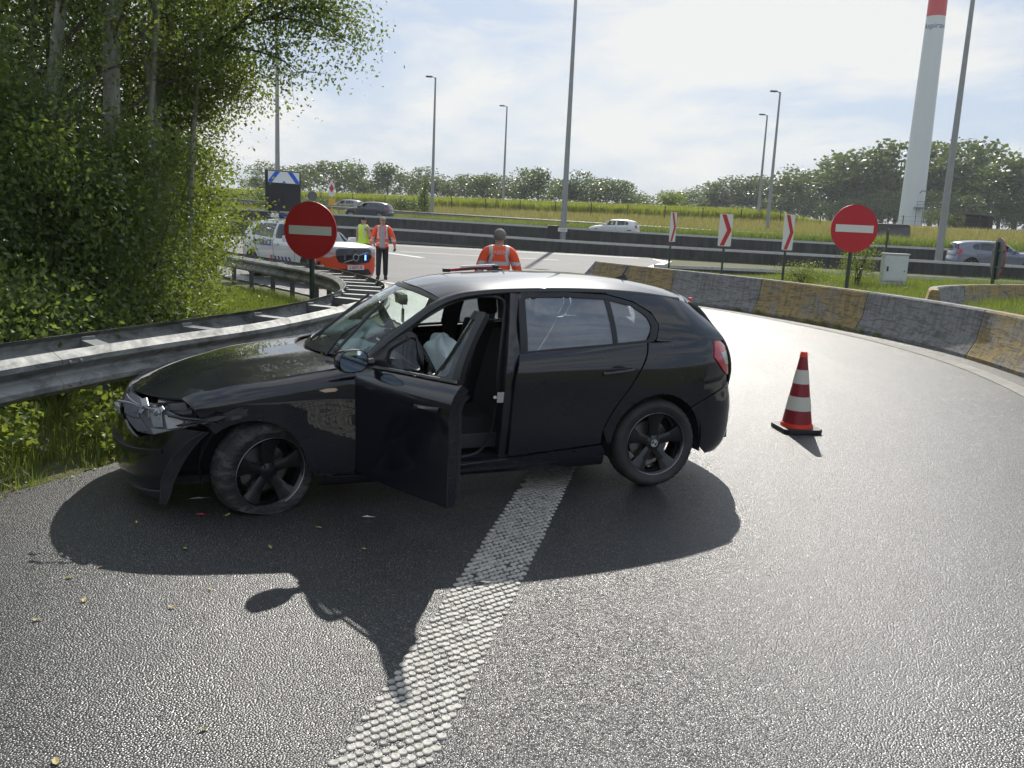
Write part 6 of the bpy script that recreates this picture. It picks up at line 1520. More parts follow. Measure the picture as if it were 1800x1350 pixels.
    if bands:
        for x0 in (-.115, .115): mi_[(np.abs(C[:, 0]-x0) < .026) & (C[:, 2] > bands[-1][1]-.01) & (C[:, 2] < 1.50)] = 1
        if sleeves:
            for d in 'lr':
                el, wr = Vector(P['el'+d]), Vector(P['wr'+d]); m_ = np.array(el.lerp(wr, .35)); ax = np.array((wr-el).normalized()); t_ = (C-m_)@ax; dd = np.linalg.norm((C-m_)-np.outer(t_, ax), axis=1); mi_[(np.abs(t_) < .028) & (dd < .10)] = 1
    if shirt: mi_[(np.abs(C[:, 0]) < .058-.02*(C[:, 2]-1.2)) & (nr_[:, 1] < -.25) & (C[:, 2] < 1.52)] = 2
    g.data.polygons.foreach_set('material_index', mi_.astype(np.int32)); g.data.update()
    # trousers and shoes
    LJ = {'hip': (tuple(Vector(J['hip'])+Vector((0, 0, .02))), jr('hip', 1, .012))}; le = []
    for d in 'lr':
        LJ['hp'+d] = (J['hp'+d], jr('hp'+d, 1, .014)); LJ['kn'+d] = (J['kn'+d], jr('kn'+d, 1, .022)); LJ['an'+d] = (J['an'+d], jr('an'+d, 1, .030)); le += [('hip', 'hp'+d), ('hp'+d, 'kn'+d), ('kn'+d, 'an'+d)]
    skin_obj('trousers', LJ, le, MT[trousers], root, 0, 2)
    for d in 'lr':
        skin_obj('shoe', {'a': (J['an'+d], jr('an'+d, 1, .012)), 'f': (J['ft'+d], jr('ft'+d, 1, .014)), 't': (J['to'+d], jr('to'+d, 1, .013))}, [('a', 'f'), ('f', 't')], MT['cloth_black'], root, 1, 2)
    return root, g
ARM = lambda sx, out=.05, fwd=0., bend=.04: dict(el=(sx*(.215+out), .02-fwd*.4, 1.14), wr=(sx*(.225+out*1.3), -.03-fwd, .90+bend), pm=(sx*(.225+out*1.3), -.05-fwd*1.2, .83+bend))
LEG = lambda sx, fwd=0., lift=0.: dict(hp=(sx*.085, 0, .86), kn=(sx*.095, -.02-fwd*.5, .49), an=(sx*.10, -fwd, .085+lift), ft=(sx*.105, -.05-fwd, .042+lift*.8), to=(sx*.115, -.15-fwd, .032+lift*.5))
# roadside helper seen from behind, beyond the car
p = atY(879, 402, 12.3)
r1, g1 = person('person in orange high visibility jacket with silver tape, seen from behind past the black car', (p[0], p[1], .006), R(182), 1.75,
    {'l': {**ARM(1, .06), **LEG(1)}, 'r': {**ARM(-1, .06), **LEG(-1)}}, 'jacket', 'hi_orange', 'hair_grey', bands=((1.12, 1.165), (1.225, 1.275)))
lt = text_mesh('TABERS', .075, .001); lt.materials.append(MT['reflex']); me_obj('lettering', lt, g1, (0, .158, 1.40), (R(90), 0, R(180)))
p = gnd(671, 492); 
r2, g2 = person('person in open orange high visibility jacket and grey shirt walking past the police car', (p[0], p[1], .012), R(8), 1.86,
    {'l': {**ARM(1, .09, .05, .05), **LEG(1, -.06)}, 'r': {**ARM(-1, .07, -.03), **LEG(-1, .16, .0)}}, 'jacket', 'hi_orange', 'hair_fair', bands=((.98, 1.02), (1.13, 1.17)), shirt='shirt_grey')
p = atY(638, 470, 28.0)
r3, g3 = person('person in yellow high visibility vest and black cap standing behind the police car', (p[0], p[1], .014), R(150), 1.84,
    {'l': {**ARM(1, .04, .10, .10), **LEG(1)}, 'r': {**ARM(-1, .04, .10, .10), **LEG(-1)}}, 'vest', 'hi_yellow', 'hair_grey', bands=((.88, .905), (1.06, 1.09)), cap=True, sleeves=False)
# phone-like dark thing in the walking person's hand
o = MB().box((0, 0, 0), (.075, .012, .15)).build('handset', MT['black'], None, bevel=.004)
mw = r2.matrix_world; s_ = 1.86/1.75; lp = Vector((.342, -.125, .83))*s_; a = R(8)
o.location = (r2.location.x+lp.x*math.cos(a)-lp.y*math.sin(a), r2.location.y+lp.x*math.sin(a)+lp.y*math.cos(a), r2.location.z+lp.z); o.rotation_euler = (R(60), 0, R(20))
tag(o, 'small black handset held by the walking person', 'handset')

# ------------------------------------------------------------------ leaves and blades
def leaf_geo(pos, size, droop=.35, wid=.30, r_=rng, up=.5):
    n = len(pos); d = r_.normal(size=(n, 3)); d[:, 2] -= droop; d /= np.linalg.norm(d, axis=1)[:, None]
    nn = r_.normal(size=(n, 3)); nn[:, 2] += up; w_ = np.cross(d, nn); w_ /= np.linalg.norm(w_, axis=1)[:, None]+1e-9; nn = np.cross(w_, d)
    s_ = np.asarray(size)[:, None] if np.ndim(size) else np.full((n, 1), size)
    V = np.stack([pos, pos+d*s_*.48+w_*s_*wid+nn*s_*.10, pos+d*s_, pos+d*s_*.48-w_*s_*wid+nn*s_*.10], 1).reshape(-1, 3)
    b = np.arange(n)[:, None]*4; F = np.vstack([b+np.array([[0, 1, 2]]), b+np.array([[0, 2, 3]])])
    return V, F
def leaf_mesh(name, pos, size, mat, droop=.35, wid=.30, tint=None, up=.5):
    V, F = leaf_geo(pos, size, droop, wid, up=up); t_ = rng.beta(1.6, 2.2, len(pos)) if tint is None else tint
    return np_mesh(name, V, F, mat, tint=np.repeat(t_, 4))
def blade_mesh(name, pos, hgt, wid, mat, lean=.35, segs=2, tint=None):
    n = len(pos); a = rng.uniform(0, 2*math.pi, n); ln = rng.normal(0, lean, n)
    dx = np.stack([np.cos(a), np.sin(a)], 1); V = []; h = np.asarray(hgt)
    per = np.stack([-dx[:, 1], dx[:, 0]], 1)
    for i in range(segs+1):
        t_ = i/segs; c = np.c_[pos[:, :2]+dx*(ln*h*t_**1.8)[:, None], pos[:, 2]+h*t_*(1-.18*np.abs(ln)*t_)]
        ww = (np.asarray(wid)*(1-t_)**.7*.5)[:, None]
        if i < segs: V += [np.c_[c[:, :2]+per*ww, c[:, 2]], np.c_[c[:, :2]-per*ww, c[:, 2]]]
        else: V += [c]
    V = np.stack(V, 1); k = V.shape[1]; b = np.arange(n)[:, None]*k; F = []
    for i in range(segs-1): F += [b+np.array([[2*i, 2*i+1, 2*i+3]]), b+np.array([[2*i, 2*i+3, 2*i+2]])]
    F += [b+np.array([[2*segs-2, 2*segs-1, 2*segs]])]
    t_ = rng.beta(1.8, 2.4, n) if tint is None else tint
    return np_mesh(name, V.reshape(-1, 3), np.vstack(F), mat, tint=np.repeat(t_, k))
def ellipsoid_pts(c, r, n, shell=.45, lump=.25, seed=0):
    d = rng.normal(size=(n, 3)); d /= np.linalg.norm(d, axis=1)[:, None]; q = rng.uniform(0, 1, n)**(1/2.2)*(1-shell)+shell
    ph = np.random.default_rng(seed).uniform(0, 6, 6)
    q = q*(1+lump*np.sin(3.1*d[:, 0]*2+ph[0])*np.sin(2.7*d[:, 1]*2+ph[1])+lump*.7*np.sin(7*d[:, 2]+ph[2]+4*d[:, 0]))
    return np.asarray(c)+d*np.asarray(r)*q[:, None]
# ---- near woodland trees
def wood_tree(loc, h, rad, lean, seed, leafmat, label, n_br=20, leaf=.060, lo=.30, dens=32, spread=1.5, extra=None, barkm='bark', bias=(0, 0), lname='woodland_tree'):
    r_ = np.random.default_rng(seed); root = thing(lname, label, 'tree', loc, 0, 'trees of the roadside wood')
    ph = r_.uniform(0, 6, 2)
    def tp(t_): return np.array([lean[0]*t_*h+.10*math.sin(4*t_+ph[0])*t_*2, lean[1]*t_*h+.10*math.sin(5*t_+ph[1])*t_*2, h*t_])
    mb = MB(); ks = np.linspace(-.02, 1, 12); mb.tube([tp(t_) for t_ in ks], [rad*1.0*(1.25-.2*min(1, max(t_, 0)*8))*(1-.80*max(t_, 0)) for t_ in ks], 10); mb.build('trunk', MT[barkm], root, smooth=True)
    br = MB(); pts = []; tips = []
    for b in range(n_br):
        t0 = lo+(1-lo)*(b+r_.random())/n_br; p0 = tp(t0); a = r_.uniform(0, 2*math.pi); el = r_.uniform(.15, .9); ln = spread*(1.15-t0*.6)*r_.uniform(.6, 1.2)
        d = np.array([math.cos(a)*math.cos(el)+bias[0]*.5, math.sin(a)*math.cos(el)+bias[1]*.5, math.sin(el)]); d /= np.linalg.norm(d)
        m1 = p0+d*ln*.5+np.array([0, 0, -.04]); e_ = p0+d*ln+np.array([0, 0, -.16*ln]); rr = rad*.34*(1-.6*t0); br.tube([p0, m1, e_], [rr, rr*.65, rr*.25], 5, cap=False)
        for _ in range(4):
            q = m1+(e_-m1)*r_.random(); d2 = d*.4+r_.normal(size=3)*.6; d2[2] -= .1; d2 /= np.linalg.norm(d2); l2 = ln*r_.uniform(.25, .55); f_ = q+d2*l2
            br.tube([q, q+d2*l2*.5, f_], [rr*.35, rr*.22, rr*.1], 4, cap=False); tips += [q+d2*l2*k for k in (.35, .7, 1.0)]
        tips.append(e_)
    if extra: extra(br, tips, tp)
    tips = np.array(tips); n = int(dens); P = np.repeat(tips, n, 0)+r_.normal(size=(len(tips)*n, 3))*np.array([.20, .20, .16])
    bo = br.build('branches', MT['bark_dark'], root, fix=False, smooth=True)
    bo['kind'] = 'stuff'
    me_obj('crown', leaf_mesh('crown', P, r_.uniform(leaf*.7, leaf*1.25, len(P)), leafmat), root)
    return root
def gz(x, y): return float(ground_z(np.array([x]), np.array([y]))[0])
def wt(px, Y, h, rad, lean, seed, lm, label, **kw):
    p = atY(px, 560, Y); x = float(p[0]); return wood_tree((x, Y, gz(x, Y)-.03), h, rad, lean, seed, MT[lm], label, **kw)
wt(62, 9.6, 8.5, .085, (.11, .02), 21, 'leaf_mid', 'pale trunk leaning over the dense shrubs in the roadside wood', bias=(-.5, .25))
wt(178, 10.4, 9.0, .10, (.075, .0), 22, 'leaf_mid', 'stout grey green trunk, thicker of the close pair in the wood', bias=(-.5, .25))
wt(212, 10.9, 9.2, .085, (.03, .0), 23, 'leaf_mid', 'straight grey trunk, slimmer of the close pair in the wood', bias=(-.5, .25))
wt(20, 12.5, 9.5, .11, (.02, .0), 24, 'leaf_dark', 'tall dark leaved tree deep behind the shrubs', dens=34)
wt(268, 12.2, 9.0, .075, (.02, .02), 25, 'leaf_mid', 'slim tree with thin upright limbs in the middle of the wood', bias=(-.4, .2))
wt(270, 12.0, 8.4, .07, (.055, -.01), 26, 'leaf_light', 'slender tree with sunlit yellow green leaves at the wood edge', dens=40)
wt(304, 13.0, 7.8, .06, (.03, .0), 27, 'leaf_light', 'thin yellow green tree standing over the bright grass', dens=40)
wt(330, 14.0, 6.6, .055, (.02, .0), 28, 'leaf_light', 'youngest thin tree at the outer tip of the wood', dens=42, spread=1.2, lo=.18)
wt(120, 14.5, 10, .11, (.0, .0), 29, 'leaf_dark', 'dark leaved tree in the second row of the wood', dens=34)
wt(235, 16.0, 10, .10, (.02, .0), 30, 'leaf_mid', 'tall tree in the back row showing sky between its limbs', dens=34)
wt(282, 17.0, 9, .09, (.01, .0), 31, 'leaf_mid', 'back row tree half hidden by the slender ones', dens=34)
wt(-110, 11.0, 9, .10, (.03, .0), 32, 'leaf_dark', 'dark tree at the near end of the wood', dens=34)
wt(-60, 15.5, 10, .11, (.0, .0), 33, 'leaf_dark', 'dark tree behind the near end of the wood', dens=34)
for i_, (px, Y, ln) in enumerate(((90, 11.6, .05), (140, 10.8, -.02), (248, 11.2, .05), (292, 11.6, -.02), (330, 12.4, .04), (305, 13.2, .01), (40, 10.6, .06), (195, 12.6, .02))):
    wt(px, Y, 7.5+.3*(i_ % 4), .045+.004*(i_ % 3), (ln, .01), 70+i_, 'leaf_light' if i_ % 2 else 'leaf_mid', ['thin pole like stem between the leaning trunk and the shrubs', 'thin straight stem beside the leaning trunk', 'thin stem leaning beside the slimmer trunk of the pair', 'thin pale stem above the loose green shrub', 'thin stem rising from the yellow green shrub', 'thin stem standing behind the slender sunlit tree', 'thin leaning stem among the dark shrubs of the near end', 'thin stem between the stout trunk and the tall thicket'][i_], n_br=9, dens=16, lo=.4, spread=1.0, lname='sapling', bias=(-.4, .2))
# tree whose long limb hangs out over the rail
def limb(br, tips, tp):
    r_ = np.random.default_rng(99); b0 = atY(297, 560, 12.8); base = np.array([b0[0], 12.8, gz(b0[0], 12.8)-.03])
    for (pts, dens) in ((((372, 118, 13.0), (440, 62, 13.1), (520, 40, 13.3), (600, 55, 13.5), (655, 92, 13.6)), 1), (((400, 90, 13.0), (470, 95, 13.1), (530, 115, 13.1), (555, 135, 13.1)), 1), (((440, 62, 13.1), (500, 10, 13.2), (570, -20, 13.4), (640, -12, 13.5)), 1), (((380, 60, 12.9), (430, 10, 13.0), (480, -40, 13.1), (560, -60, 13.3)), 1), (((385, 175, 13.0), (430, 160, 13.0), (455, 150, 13.0)), 1), (((500, 42, 13.3), (560, 20, 13.4), (620, 30, 13.5), (650, 40, 13.5)), 1)):
        W0 = [atY(q[0]-32, q[1]-8, q[2])-base for q in pts]; W = spline(([tp(max(.3, min(.95, (W0[0][2]-.35)/8.8)))] if pts[0][0] < 420 else [])+W0, n=14); br.tube([tuple(q) for q in W], [.030*(1-.8*i/13) for i in range(14)], 5, cap=False)
        for i in range(2, 14):
            for _ in range(5):
                d = r_.normal(size=3)*np.array([.30, .30, .22]); d[2] -= .05; q = W[i]; e_ = q+d*r_.uniform(.5, 1.1); br.tube([q, (q+e_)/2+np.array([0, 0, .02]), e_], [.006, .004, .002], 4, cap=False); tips += [q+(e_-q)*.6, e_]
wt(297, 12.8, 8.8, .075, (.025, .0), 40, 'leaf_mid', 'tree sending a long leafy limb out above the no entry sign', extra=limb, dens=17, lo=.35, bias=(-.5, .2))
# ---- shrubs that close the wood towards the road
def shrub(loc, r, n, lm, label, seed, leaf=.058):
    root = thing('shrub', label, 'shrub', loc, 0, 'shrubs at the wood edge'); r_ = np.random.default_rng(seed); br = MB()
    for _ in range(9):
        a = r_.uniform(0, 6.28); t_ = r_.uniform(.4, .95); e_ = (r[0]*.7*math.cos(a)*t_, r[1]*.7*math.sin(a)*t_, r[2]*(1.1+.7*r_.random()))
        br.tube([(r_.normal(0, .08), r_.normal(0, .08), -.05), (e_[0]*.4, e_[1]*.4, e_[2]*.5), e_], [.02, .014, .005], 5, cap=False)
    br.build('stems', MT['bark_dark'], root, fix=False)
    nc = 85; cc = ellipsoid_pts((0, 0, r[2]), r, nc, .35, .28, seed); cc[:, 2] = np.maximum(cc[:, 2], .12); k = n//nc
    P = np.repeat(cc, k, 0)+r_.normal(size=(nc*k, 3))*np.array([.17, .17, .14])*(.6+.5*r[0]); P[:, 2] = np.maximum(P[:, 2], .02)
    me_obj('foliage', leaf_mesh('foliage', P, r_.uniform(leaf*.6, leaf*1.3, len(P)), MT[lm]), root)
    return root
SH = [(-60, 8.6, (1.1, 1.0, 1.6), 'leaf_dark'), (25, 8.9, (1.0, .9, 1.7), 'leaf_mid'), (105, 9.3, (.95, .9, 1.55), 'leaf_dark'), (175, 9.7, (.9, .8, 1.45), 'leaf_mid'), (235, 10.2, (.8, .8, 1.25), 'leaf_mid'), (227, 11.0, (.7, .7, 1.0), 'leaf_mid'), (282, 12.6, (.8, .8, 1.25), 'leaf_light'), (302, 14.2, (.75, .75, 1.2), 'leaf_light'), (312, 15.6, (.8, .8, 1.35), 'leaf_light'),
      (45, 7.7, (.65, .55, .50), 'leaf_dark'), (-40, 7.2, (.7, .6, .55), 'leaf_mid'), (130, 8.5, (.6, .5, .45), 'leaf_mid'), (215, 9.3, (.6, .5, .42), 'leaf_dark'), (275, 10.2, (.55, .5, .40), 'leaf_mid'), (267, 11.4, (.55, .5, .40), 'leaf_mid'),
      (60, 11.0, (1.3, 1.0, 2.3), 'leaf_dark'), (160, 12.0, (1.3, 1.0, 2.2), 'leaf_dark'), (-30, 11.0, (1.3, 1.0, 2.4), 'leaf_dark'), (260, 13.5, (1.2, 1.0, 1.9), 'leaf_mid'), (262, 15.5, (1.2, 1.0, 1.8), 'leaf_mid'), (322, 17.5, (1.0, 1.0, 1.7), 'leaf_light')]
SHL = ['tall dark shrub closing the near end of the wood', 'broad green shrub rising above the steel rail at the wood front', 'dense dark green shrub under the leaning pale trunk', 'green rounded shrub before the stout trunk', 'mid green shrub at the foot of the close pair of trunks', 'loose green shrub between trunks and grass', 'yellow green shrub lit from behind at the grass edge', 'bright leafy shrub under the young thin tree', 'light green bush at the outer tip of the wood',
       'low dark bush just behind the steel rail', 'low green bush at the start of the rail', 'low green bush growing under the dark shrubs', 'low dark bush beside the stems of the wood', 'small green bush at the corner of the grass', 'small bush spreading onto the bright grass', 'high dark thicket behind the broad shrub', 'high dark thicket behind the stout trunk', 'high dark thicket at the near end of the wood', 'tall green thicket in the middle of the wood', 'green thicket behind the yellow green shrubs', 'light bush by the far leg of the guard rail']
for i, ((px, Y, r, lm), lb) in enumerate(zip(SH, SHL)):
    x = float(atY(px, 560, Y)[0]); shrub((x, Y, gz(x, Y)), r, int((9000 if r[2] < 1.75 else 2600)*r[0]*r[2]/1.2+2500), lm, lb, 60+i)
# ---- grass inside the rail loop, weeds along the road edge, island grass
def scatter(n, x0, x1, y0, y1, keep):
    P = np.stack([rng.uniform(x0, x1, n), rng.uniform(y0, y1, n)], 1); P = P[keep(P[:, 0], P[:, 1])]; return np.c_[P, ground_z(P[:, 0], P[:, 1])-.01]
def in_loop(x, y):
    s, d = dist_poly(x, y, GR_IN); return (s > 0) & (d > .02)
P = scatter(90000, -9.5, -2.4, 8.5, 19.5, lambda x, y: in_loop(x, y) & (x > -1.1-.44*y+1.0*np.sin(y)*.3))
o = me_obj('loop_grass', blade_mesh('loop_grass', P, rng.uniform(.08, .24, len(P)), rng.uniform(.006, .012, len(P)), MT['grass_blade'])); tag(o, 'bright green grass inside the bend of the guard rail', 'grass', kind='stuff')
def verge(x, y):
    s, d = dist_poly(x, y, edge[:, :2]); return (s > 0) & (d < 2.4) & (d > .0)
P = scatter(70000, -6.5, -1.4, 2.5, 11, lambda x, y: verge(x, y)); s_, d_ = dist_poly(P[:, 0], P[:, 1], edge[:, :2])
cl = np.sin(P[:, 0]*5.1+1)*np.sin(P[:, 1]*4.3+2)+.6*np.sin(P[:, 0]*11+P[:, 1]*9); P = P[(cl > -.55) | (rng.random(len(P)) < .25)]
s_, d_ = dist_poly(P[:, 0], P[:, 1], edge[:, :2])
hh = rng.uniform(.06, .24, len(P))*np.clip(.35+d_*1.4, .35, 1.15)
o = me_obj('verge_grass', blade_mesh('verge_grass', P, hh, rng.uniform(.005, .011, len(P)), MT['grass_blade'], .55, 3)); tag(o, 'long tufted grass between the wet asphalt and the guard rail', 'grass', kind='stuff')
P = scatter(60000, -6.5, -1.8, 2.8, 11, lambda x, y: verge(x, y)); cl = np.sin(P[:, 0]*3.7+.5)*np.sin(P[:, 1]*3.1)+.5*np.sin(P[:, 0]*8+P[:, 1]*6); s_, d_ = dist_poly(P[:, 0], P[:, 1], edge[:, :2]); P = P[(cl > .05) & (d_ > .10)]
P[:, 2] += rng.uniform(.02, .24, len(P))+rng.uniform(0, .22, len(P))*sstep(.25, .6, dist_poly(P[:, 0], P[:, 1], edge[:, :2])[1])
o = me_obj('verge_weeds', leaf_mesh('verge_weeds', P, rng.uniform(.03, .085, len(P)), MT['leaf_light'], .1, .36, up=1.6)); tag(o, 'broad leaved weeds along the road edge under the guard rail', 'weeds', kind='stuff')
# litter and grit gathered along the ragged asphalt edge
k_ = rng.integers(0, len(edge), 2600); k_ = k_[(edge[k_, 1] > 2.5) & (edge[k_, 1] < 12)]; off_ = rng.normal(.03, .09, len(k_)); P = np.c_[edge[k_, 0]-off_, edge[k_, 1]+rng.normal(0, .05, len(k_)), np.full(len(k_), .010)]
o = me_obj('edge_litter', leaf_mesh('edge_litter', P, rng.uniform(.008, .034, len(P)), MT['dry_grass'], .0, .34, up=4.0)); tag(o, 'dead leaves and grit along the edge of the asphalt', 'litter', kind='stuff')
P = np.repeat(P, 2, 0)+rng.normal(0, .05, (len(P)*2, 3))*np.array([1, 1, 0]); P[:, 2] = .006
o = me_obj('edge_gravel', leaf_mesh('edge_gravel', P, rng.uniform(.006, .018, len(P)), MT['soil'], .0, .5, up=2.0)); tag(o, 'loose dark grit along the edge of the asphalt', 'gravel', kind='stuff')
# leaf litter and soil on the forest floor
P = scatter(26000, -14, -3.2, 5, 20, lambda x, y: in_loop(x, y)); P[:, 2] += rng.uniform(0, .12, len(P))
o = me_obj('undergrowth', leaf_mesh('undergrowth', P, rng.uniform(.03, .07, len(P)), MT['leaf_dark'], .1, .34, up=1.2)); tag(o, 'low ivy and leaf litter under the trees', 'undergrowth', kind='stuff')
def isl(x, y):
    s, d = dist_poly(x, y, JB_EXT); s2, d2 = dist_poly(x, y, B2); return (s > 0) & (d > .32) & (U(x, y) < 43.5) & (x > 2) & ~((d2 < .4))
P = scatter(150000, 3, 30, 16, 43, isl)
cl = np.sin(P[:, 0]*.9+1)*np.sin(P[:, 1]*.7)+.5*np.sin(P[:, 0]*2.3+P[:, 1]*1.7)
hh = rng.uniform(.10, .30, len(P))*(1+.5*np.clip(cl, 0, 1))*(.35+.65*sstep(9.0, 13, P[:, 0]))
o = me_obj('island_grass', blade_mesh('island_grass', P, hh, rng.uniform(.012, .022, len(P)), MT['grass_blade'], .4)); tag(o, 'bright grass growing on the island behind the painted barrier', 'grass', kind='stuff')
# tufts in the joints at the foot of the painted barrier
tuft = []
for i in (34, 37, 44, 46, 48, 51, 53):
    c = JB[i]; t_ = JB[i+1]-JB[i]; nrm = np.array([t_[1], -t_[0]])/np.linalg.norm(t_); q = c+nrm*.34; tuft.append(np.c_[q+rng.normal(0, .05, (60, 2)), np.full(60, .005)])
P = np.vstack(tuft); o = me_obj('joint_weeds', blade_mesh('joint_weeds', P, rng.uniform(.05, .16, len(P)), rng.uniform(.006, .012, len(P)), MT['grass_blade'], .6)); tag(o, 'small weeds growing at the foot of the painted barrier', 'weeds', kind='stuff')
# island bush
for px, py, Y, r, lb in ((1508, 490, 31, (.55, .5, .75), 'small green bush beside the post of the island sign'), (1410, 492, 30, (.9, .4, .28), 'low weeds clump before the chevron markers')):
    p = gnd(px, py, .3); x = float(atY(px, py, Y)[0]); shrub((x, Y, .28), r, 2600, 'leaf_light', lb, 140+px, .06)
# median and verge weeds
def ustrip(n, u0, u1, x0, x1, zo=0): u = rng.uniform(u0, u1, n); x = rng.uniform(x0, x1, n); y = u-.22*x; return np.c_[x, y, base_z(x, y)+zo]
P = ustrip(26000, 60.8, 62.2, -45, 45); o = me_obj('median_weeds', blade_mesh('median_weeds', P, rng.uniform(.3, .9, len(P)), rng.uniform(.03, .07, len(P)), MT['leaf_light'], .35)); tag(o, 'weeds growing along the motorway median', 'weeds', kind='stuff')
P = ustrip(30000, 77.6, 80.5, -60, 60); o = me_obj('shoulder_weeds', blade_mesh('shoulder_weeds', P, rng.uniform(.3, .9, len(P)), rng.uniform(.03, .08, len(P)), MT['grass_blade'], .35)); tag(o, 'green weeds under the verge guard rail', 'weeds', kind='stuff')
P = ustrip(70000, 82, 105.5, -75, 75); o = me_obj('dry_verge_grass', blade_mesh('dry_verge_grass', P, rng.uniform(.25, .75, len(P)), rng.uniform(.04, .09, len(P)), MT['dry_grass'], .3)); tag(o, 'dry yellow grass on the slope beyond the motorway', 'grass', kind='stuff')
# crop field
n = 90000; u = 105.5+np.abs(rng.normal(0, 1, n))**1.3*16; x = rng.uniform(-90, 60, n); y = u-.22*x
xe = 36+.20*(y-95)-2.5*np.sin((u-108)*.12); k = (x < xe); x, y, u = x[k], y[k], u[k]
edge_f = np.clip((xe[k]-x)/9, .35, 1); P = np.c_[x, y, base_z(x, y)]
o = me_obj('crop_field', blade_mesh('crop_field', P, rng.uniform(1.0, 1.75, len(P))*edge_f, rng.uniform(.12, .26, len(P)), MT['crop'], .28)); tag(o, 'yellow green crop field stretching beyond the motorway', 'crop', kind='stuff')

# ---- far trees: a few crowns shared by many individuals
def far_crown(seed, kind, mat):
    r_ = np.random.default_rng(seed); P = []; blobs = []
    if kind == 'broad': bl = [((r_.normal(0, .17), r_.normal(0, .17), r_.uniform(.32, .82)), r_.uniform(.13, .24)) for _ in range(15)]
    elif kind == 'tall': bl = [((r_.normal(0, .07), r_.normal(0, .07), z+r_.normal(0, .02)), r_.uniform(.07, .13)*(1.15-.5*abs(z-.5))) for z in np.linspace(.22, .92, 15)]
    elif kind == 'conifer': bl = [((r_.normal(0, .02), r_.normal(0, .02), z), .24*(1.02-z)+.02) for z in np.linspace(.08, .96, 14)]
    else: bl = [((r_.normal(0, .30), r_.normal(0, .25), r_.uniform(.15, .55)), r_.uniform(.18, .32)) for _ in range(10)]
    for c, rr in bl:
        n = int(120*(rr/.15)**1.3); d = r_.normal(size=(n, 3)); d /= np.linalg.norm(d, axis=1)[:, None]; q = r_.uniform(.55, 1.08, n)[:, None]; P.append(np.array(c)+d*q*rr*np.array([1, 1, .85]))
    P = np.vstack(P); P[:, 2] = np.clip(P[:, 2], .02, 1.05)
    t_ = np.clip(rng.beta(1.6, 2.2, len(P)), 0, 1)
    return leaf_mesh('crown', P, r_.uniform(.028, .055, len(P)), mat, .2, .42, tint=t_), bl
def far_trunk(bl, seed, kind):
    r_ = np.random.default_rng(seed); mb = MB(); mb.tube([(0, 0, -.03), (.005, 0, .3), (0, .005, .75)], [.018, .014, .005], 6)
    if kind != 'conifer':
        for c, rr in bl[:8]: mb.tube([(0, 0, max(.12, c[2]-.25)), (c[0]*.6, c[1]*.6, c[2]-.08), c], [.008, .006, .002], 4, cap=False)
    o = mb.build('trunk', MT['bark_dark'], None, fix=False, smooth=True); me = o.data; bpy.data.objects.remove(o); return me
VAR = {}
for i, (kd, mt) in enumerate([('broad', 'leaf_far'), ('broad', 'leaf_far_b'), ('broad', 'leaf_far'), ('broad', 'leaf_far_b'), ('tall', 'leaf_far'), ('tall', 'leaf_far_b'), ('tall', 'leaf_far'), ('bush', 'leaf_far'), ('bush', 'leaf_far_b'), ('conifer', 'leaf_dark'), ('broad', 'leaf_light')]):
    me, bl = far_crown(300+i, kd, MT[mt]); VAR.setdefault(kd if mt != 'leaf_light' else 'lone', []).append((me, far_trunk(bl, 400+i, kd)))
def far_tree(px, top, Y, kind, label, width=1.0, group=None, name=None, i=0):
    t_ = atY(px, top, Y); zb = float(base_z(t_[0], t_[1])); h = (t_[2]-zb)/.97
    me, tr = VAR[kind][i % len(VAR[kind])]
    root = thing(name or ('bush' if kind == 'bush' else 'far_tree'), label, 'bush' if kind == 'bush' else 'tree', (t_[0], t_[1], zb), random.uniform(0, 6.28), group)
    a = me_obj('crown', me, root); b = me_obj('trunk', tr, root)
    for q in (a, b): q.scale = (h*width, h*width, h)
    return root
TL = [(450, 300, 205, 'tree line behind the crop field, at the edge of the roadside wood'), (505, 283, 200, ''), (545, 288, 210, ''), (592, 276, 195, ''), (628, 298, 205, ''), (655, 312, 215, ''), (682, 286, 190, ''), (722, 299, 205, ''), (760, 296, 210, ''), (795, 304, 200, ''), (822, 306, 215, ''), (850, 303, 200, ''), (875, 312, 215, ''), (903, 304, 205, ''), (948, 295, 190, ''), (972, 308, 215, ''), (1004, 301, 200, ''), (1030, 313, 205, ''), (1055, 312, 195, ''), (1088, 311, 190, ''), (1108, 330, 200, '')]
for i, (px, ty, Y, _) in enumerate(TL):
    far_tree(px, ty, Y, 'broad', 'broadleaf tree in the row behind the crop field', random.uniform(1.25, 1.75), 'row of trees behind the crop field', i=i)
for i, px in enumerate(range(440, 1120, 34)):
    far_tree(px+random.uniform(-8, 8), 338+.036*(px-600)+random.uniform(-6, 4), 222, 'bush', 'rounded bush under the row of field trees', random.uniform(1.0, 1.5), 'bushes under the field trees', i=i)
far_tree(1184, 324, 150, 'lone', 'single light green tree standing apart at the end of the crop field', 1.15, name='lone_tree')
WD = [(1140, 345, 300), (1165, 342, 310), (1213, 336, 270), (1235, 328, 260), (1262, 321, 250), (1290, 317, 255), (1318, 307, 245), (1338, 310, 250), (1362, 313, 240), (1392, 306, 235), (1420, 302, 240), (1446, 287, 225), (1470, 280, 230), (1492, 272, 225), (1518, 268, 230), (1542, 258, 220), (1566, 252, 225), (1590, 248, 220), (1622, 250, 225), (1652, 255, 230), (1676, 250, 215), (1700, 252, 220), (1722, 262, 225), (1746, 282, 205), (1772, 278, 200), (1800, 276, 195), (1830, 270, 195), (1870, 280, 190)]
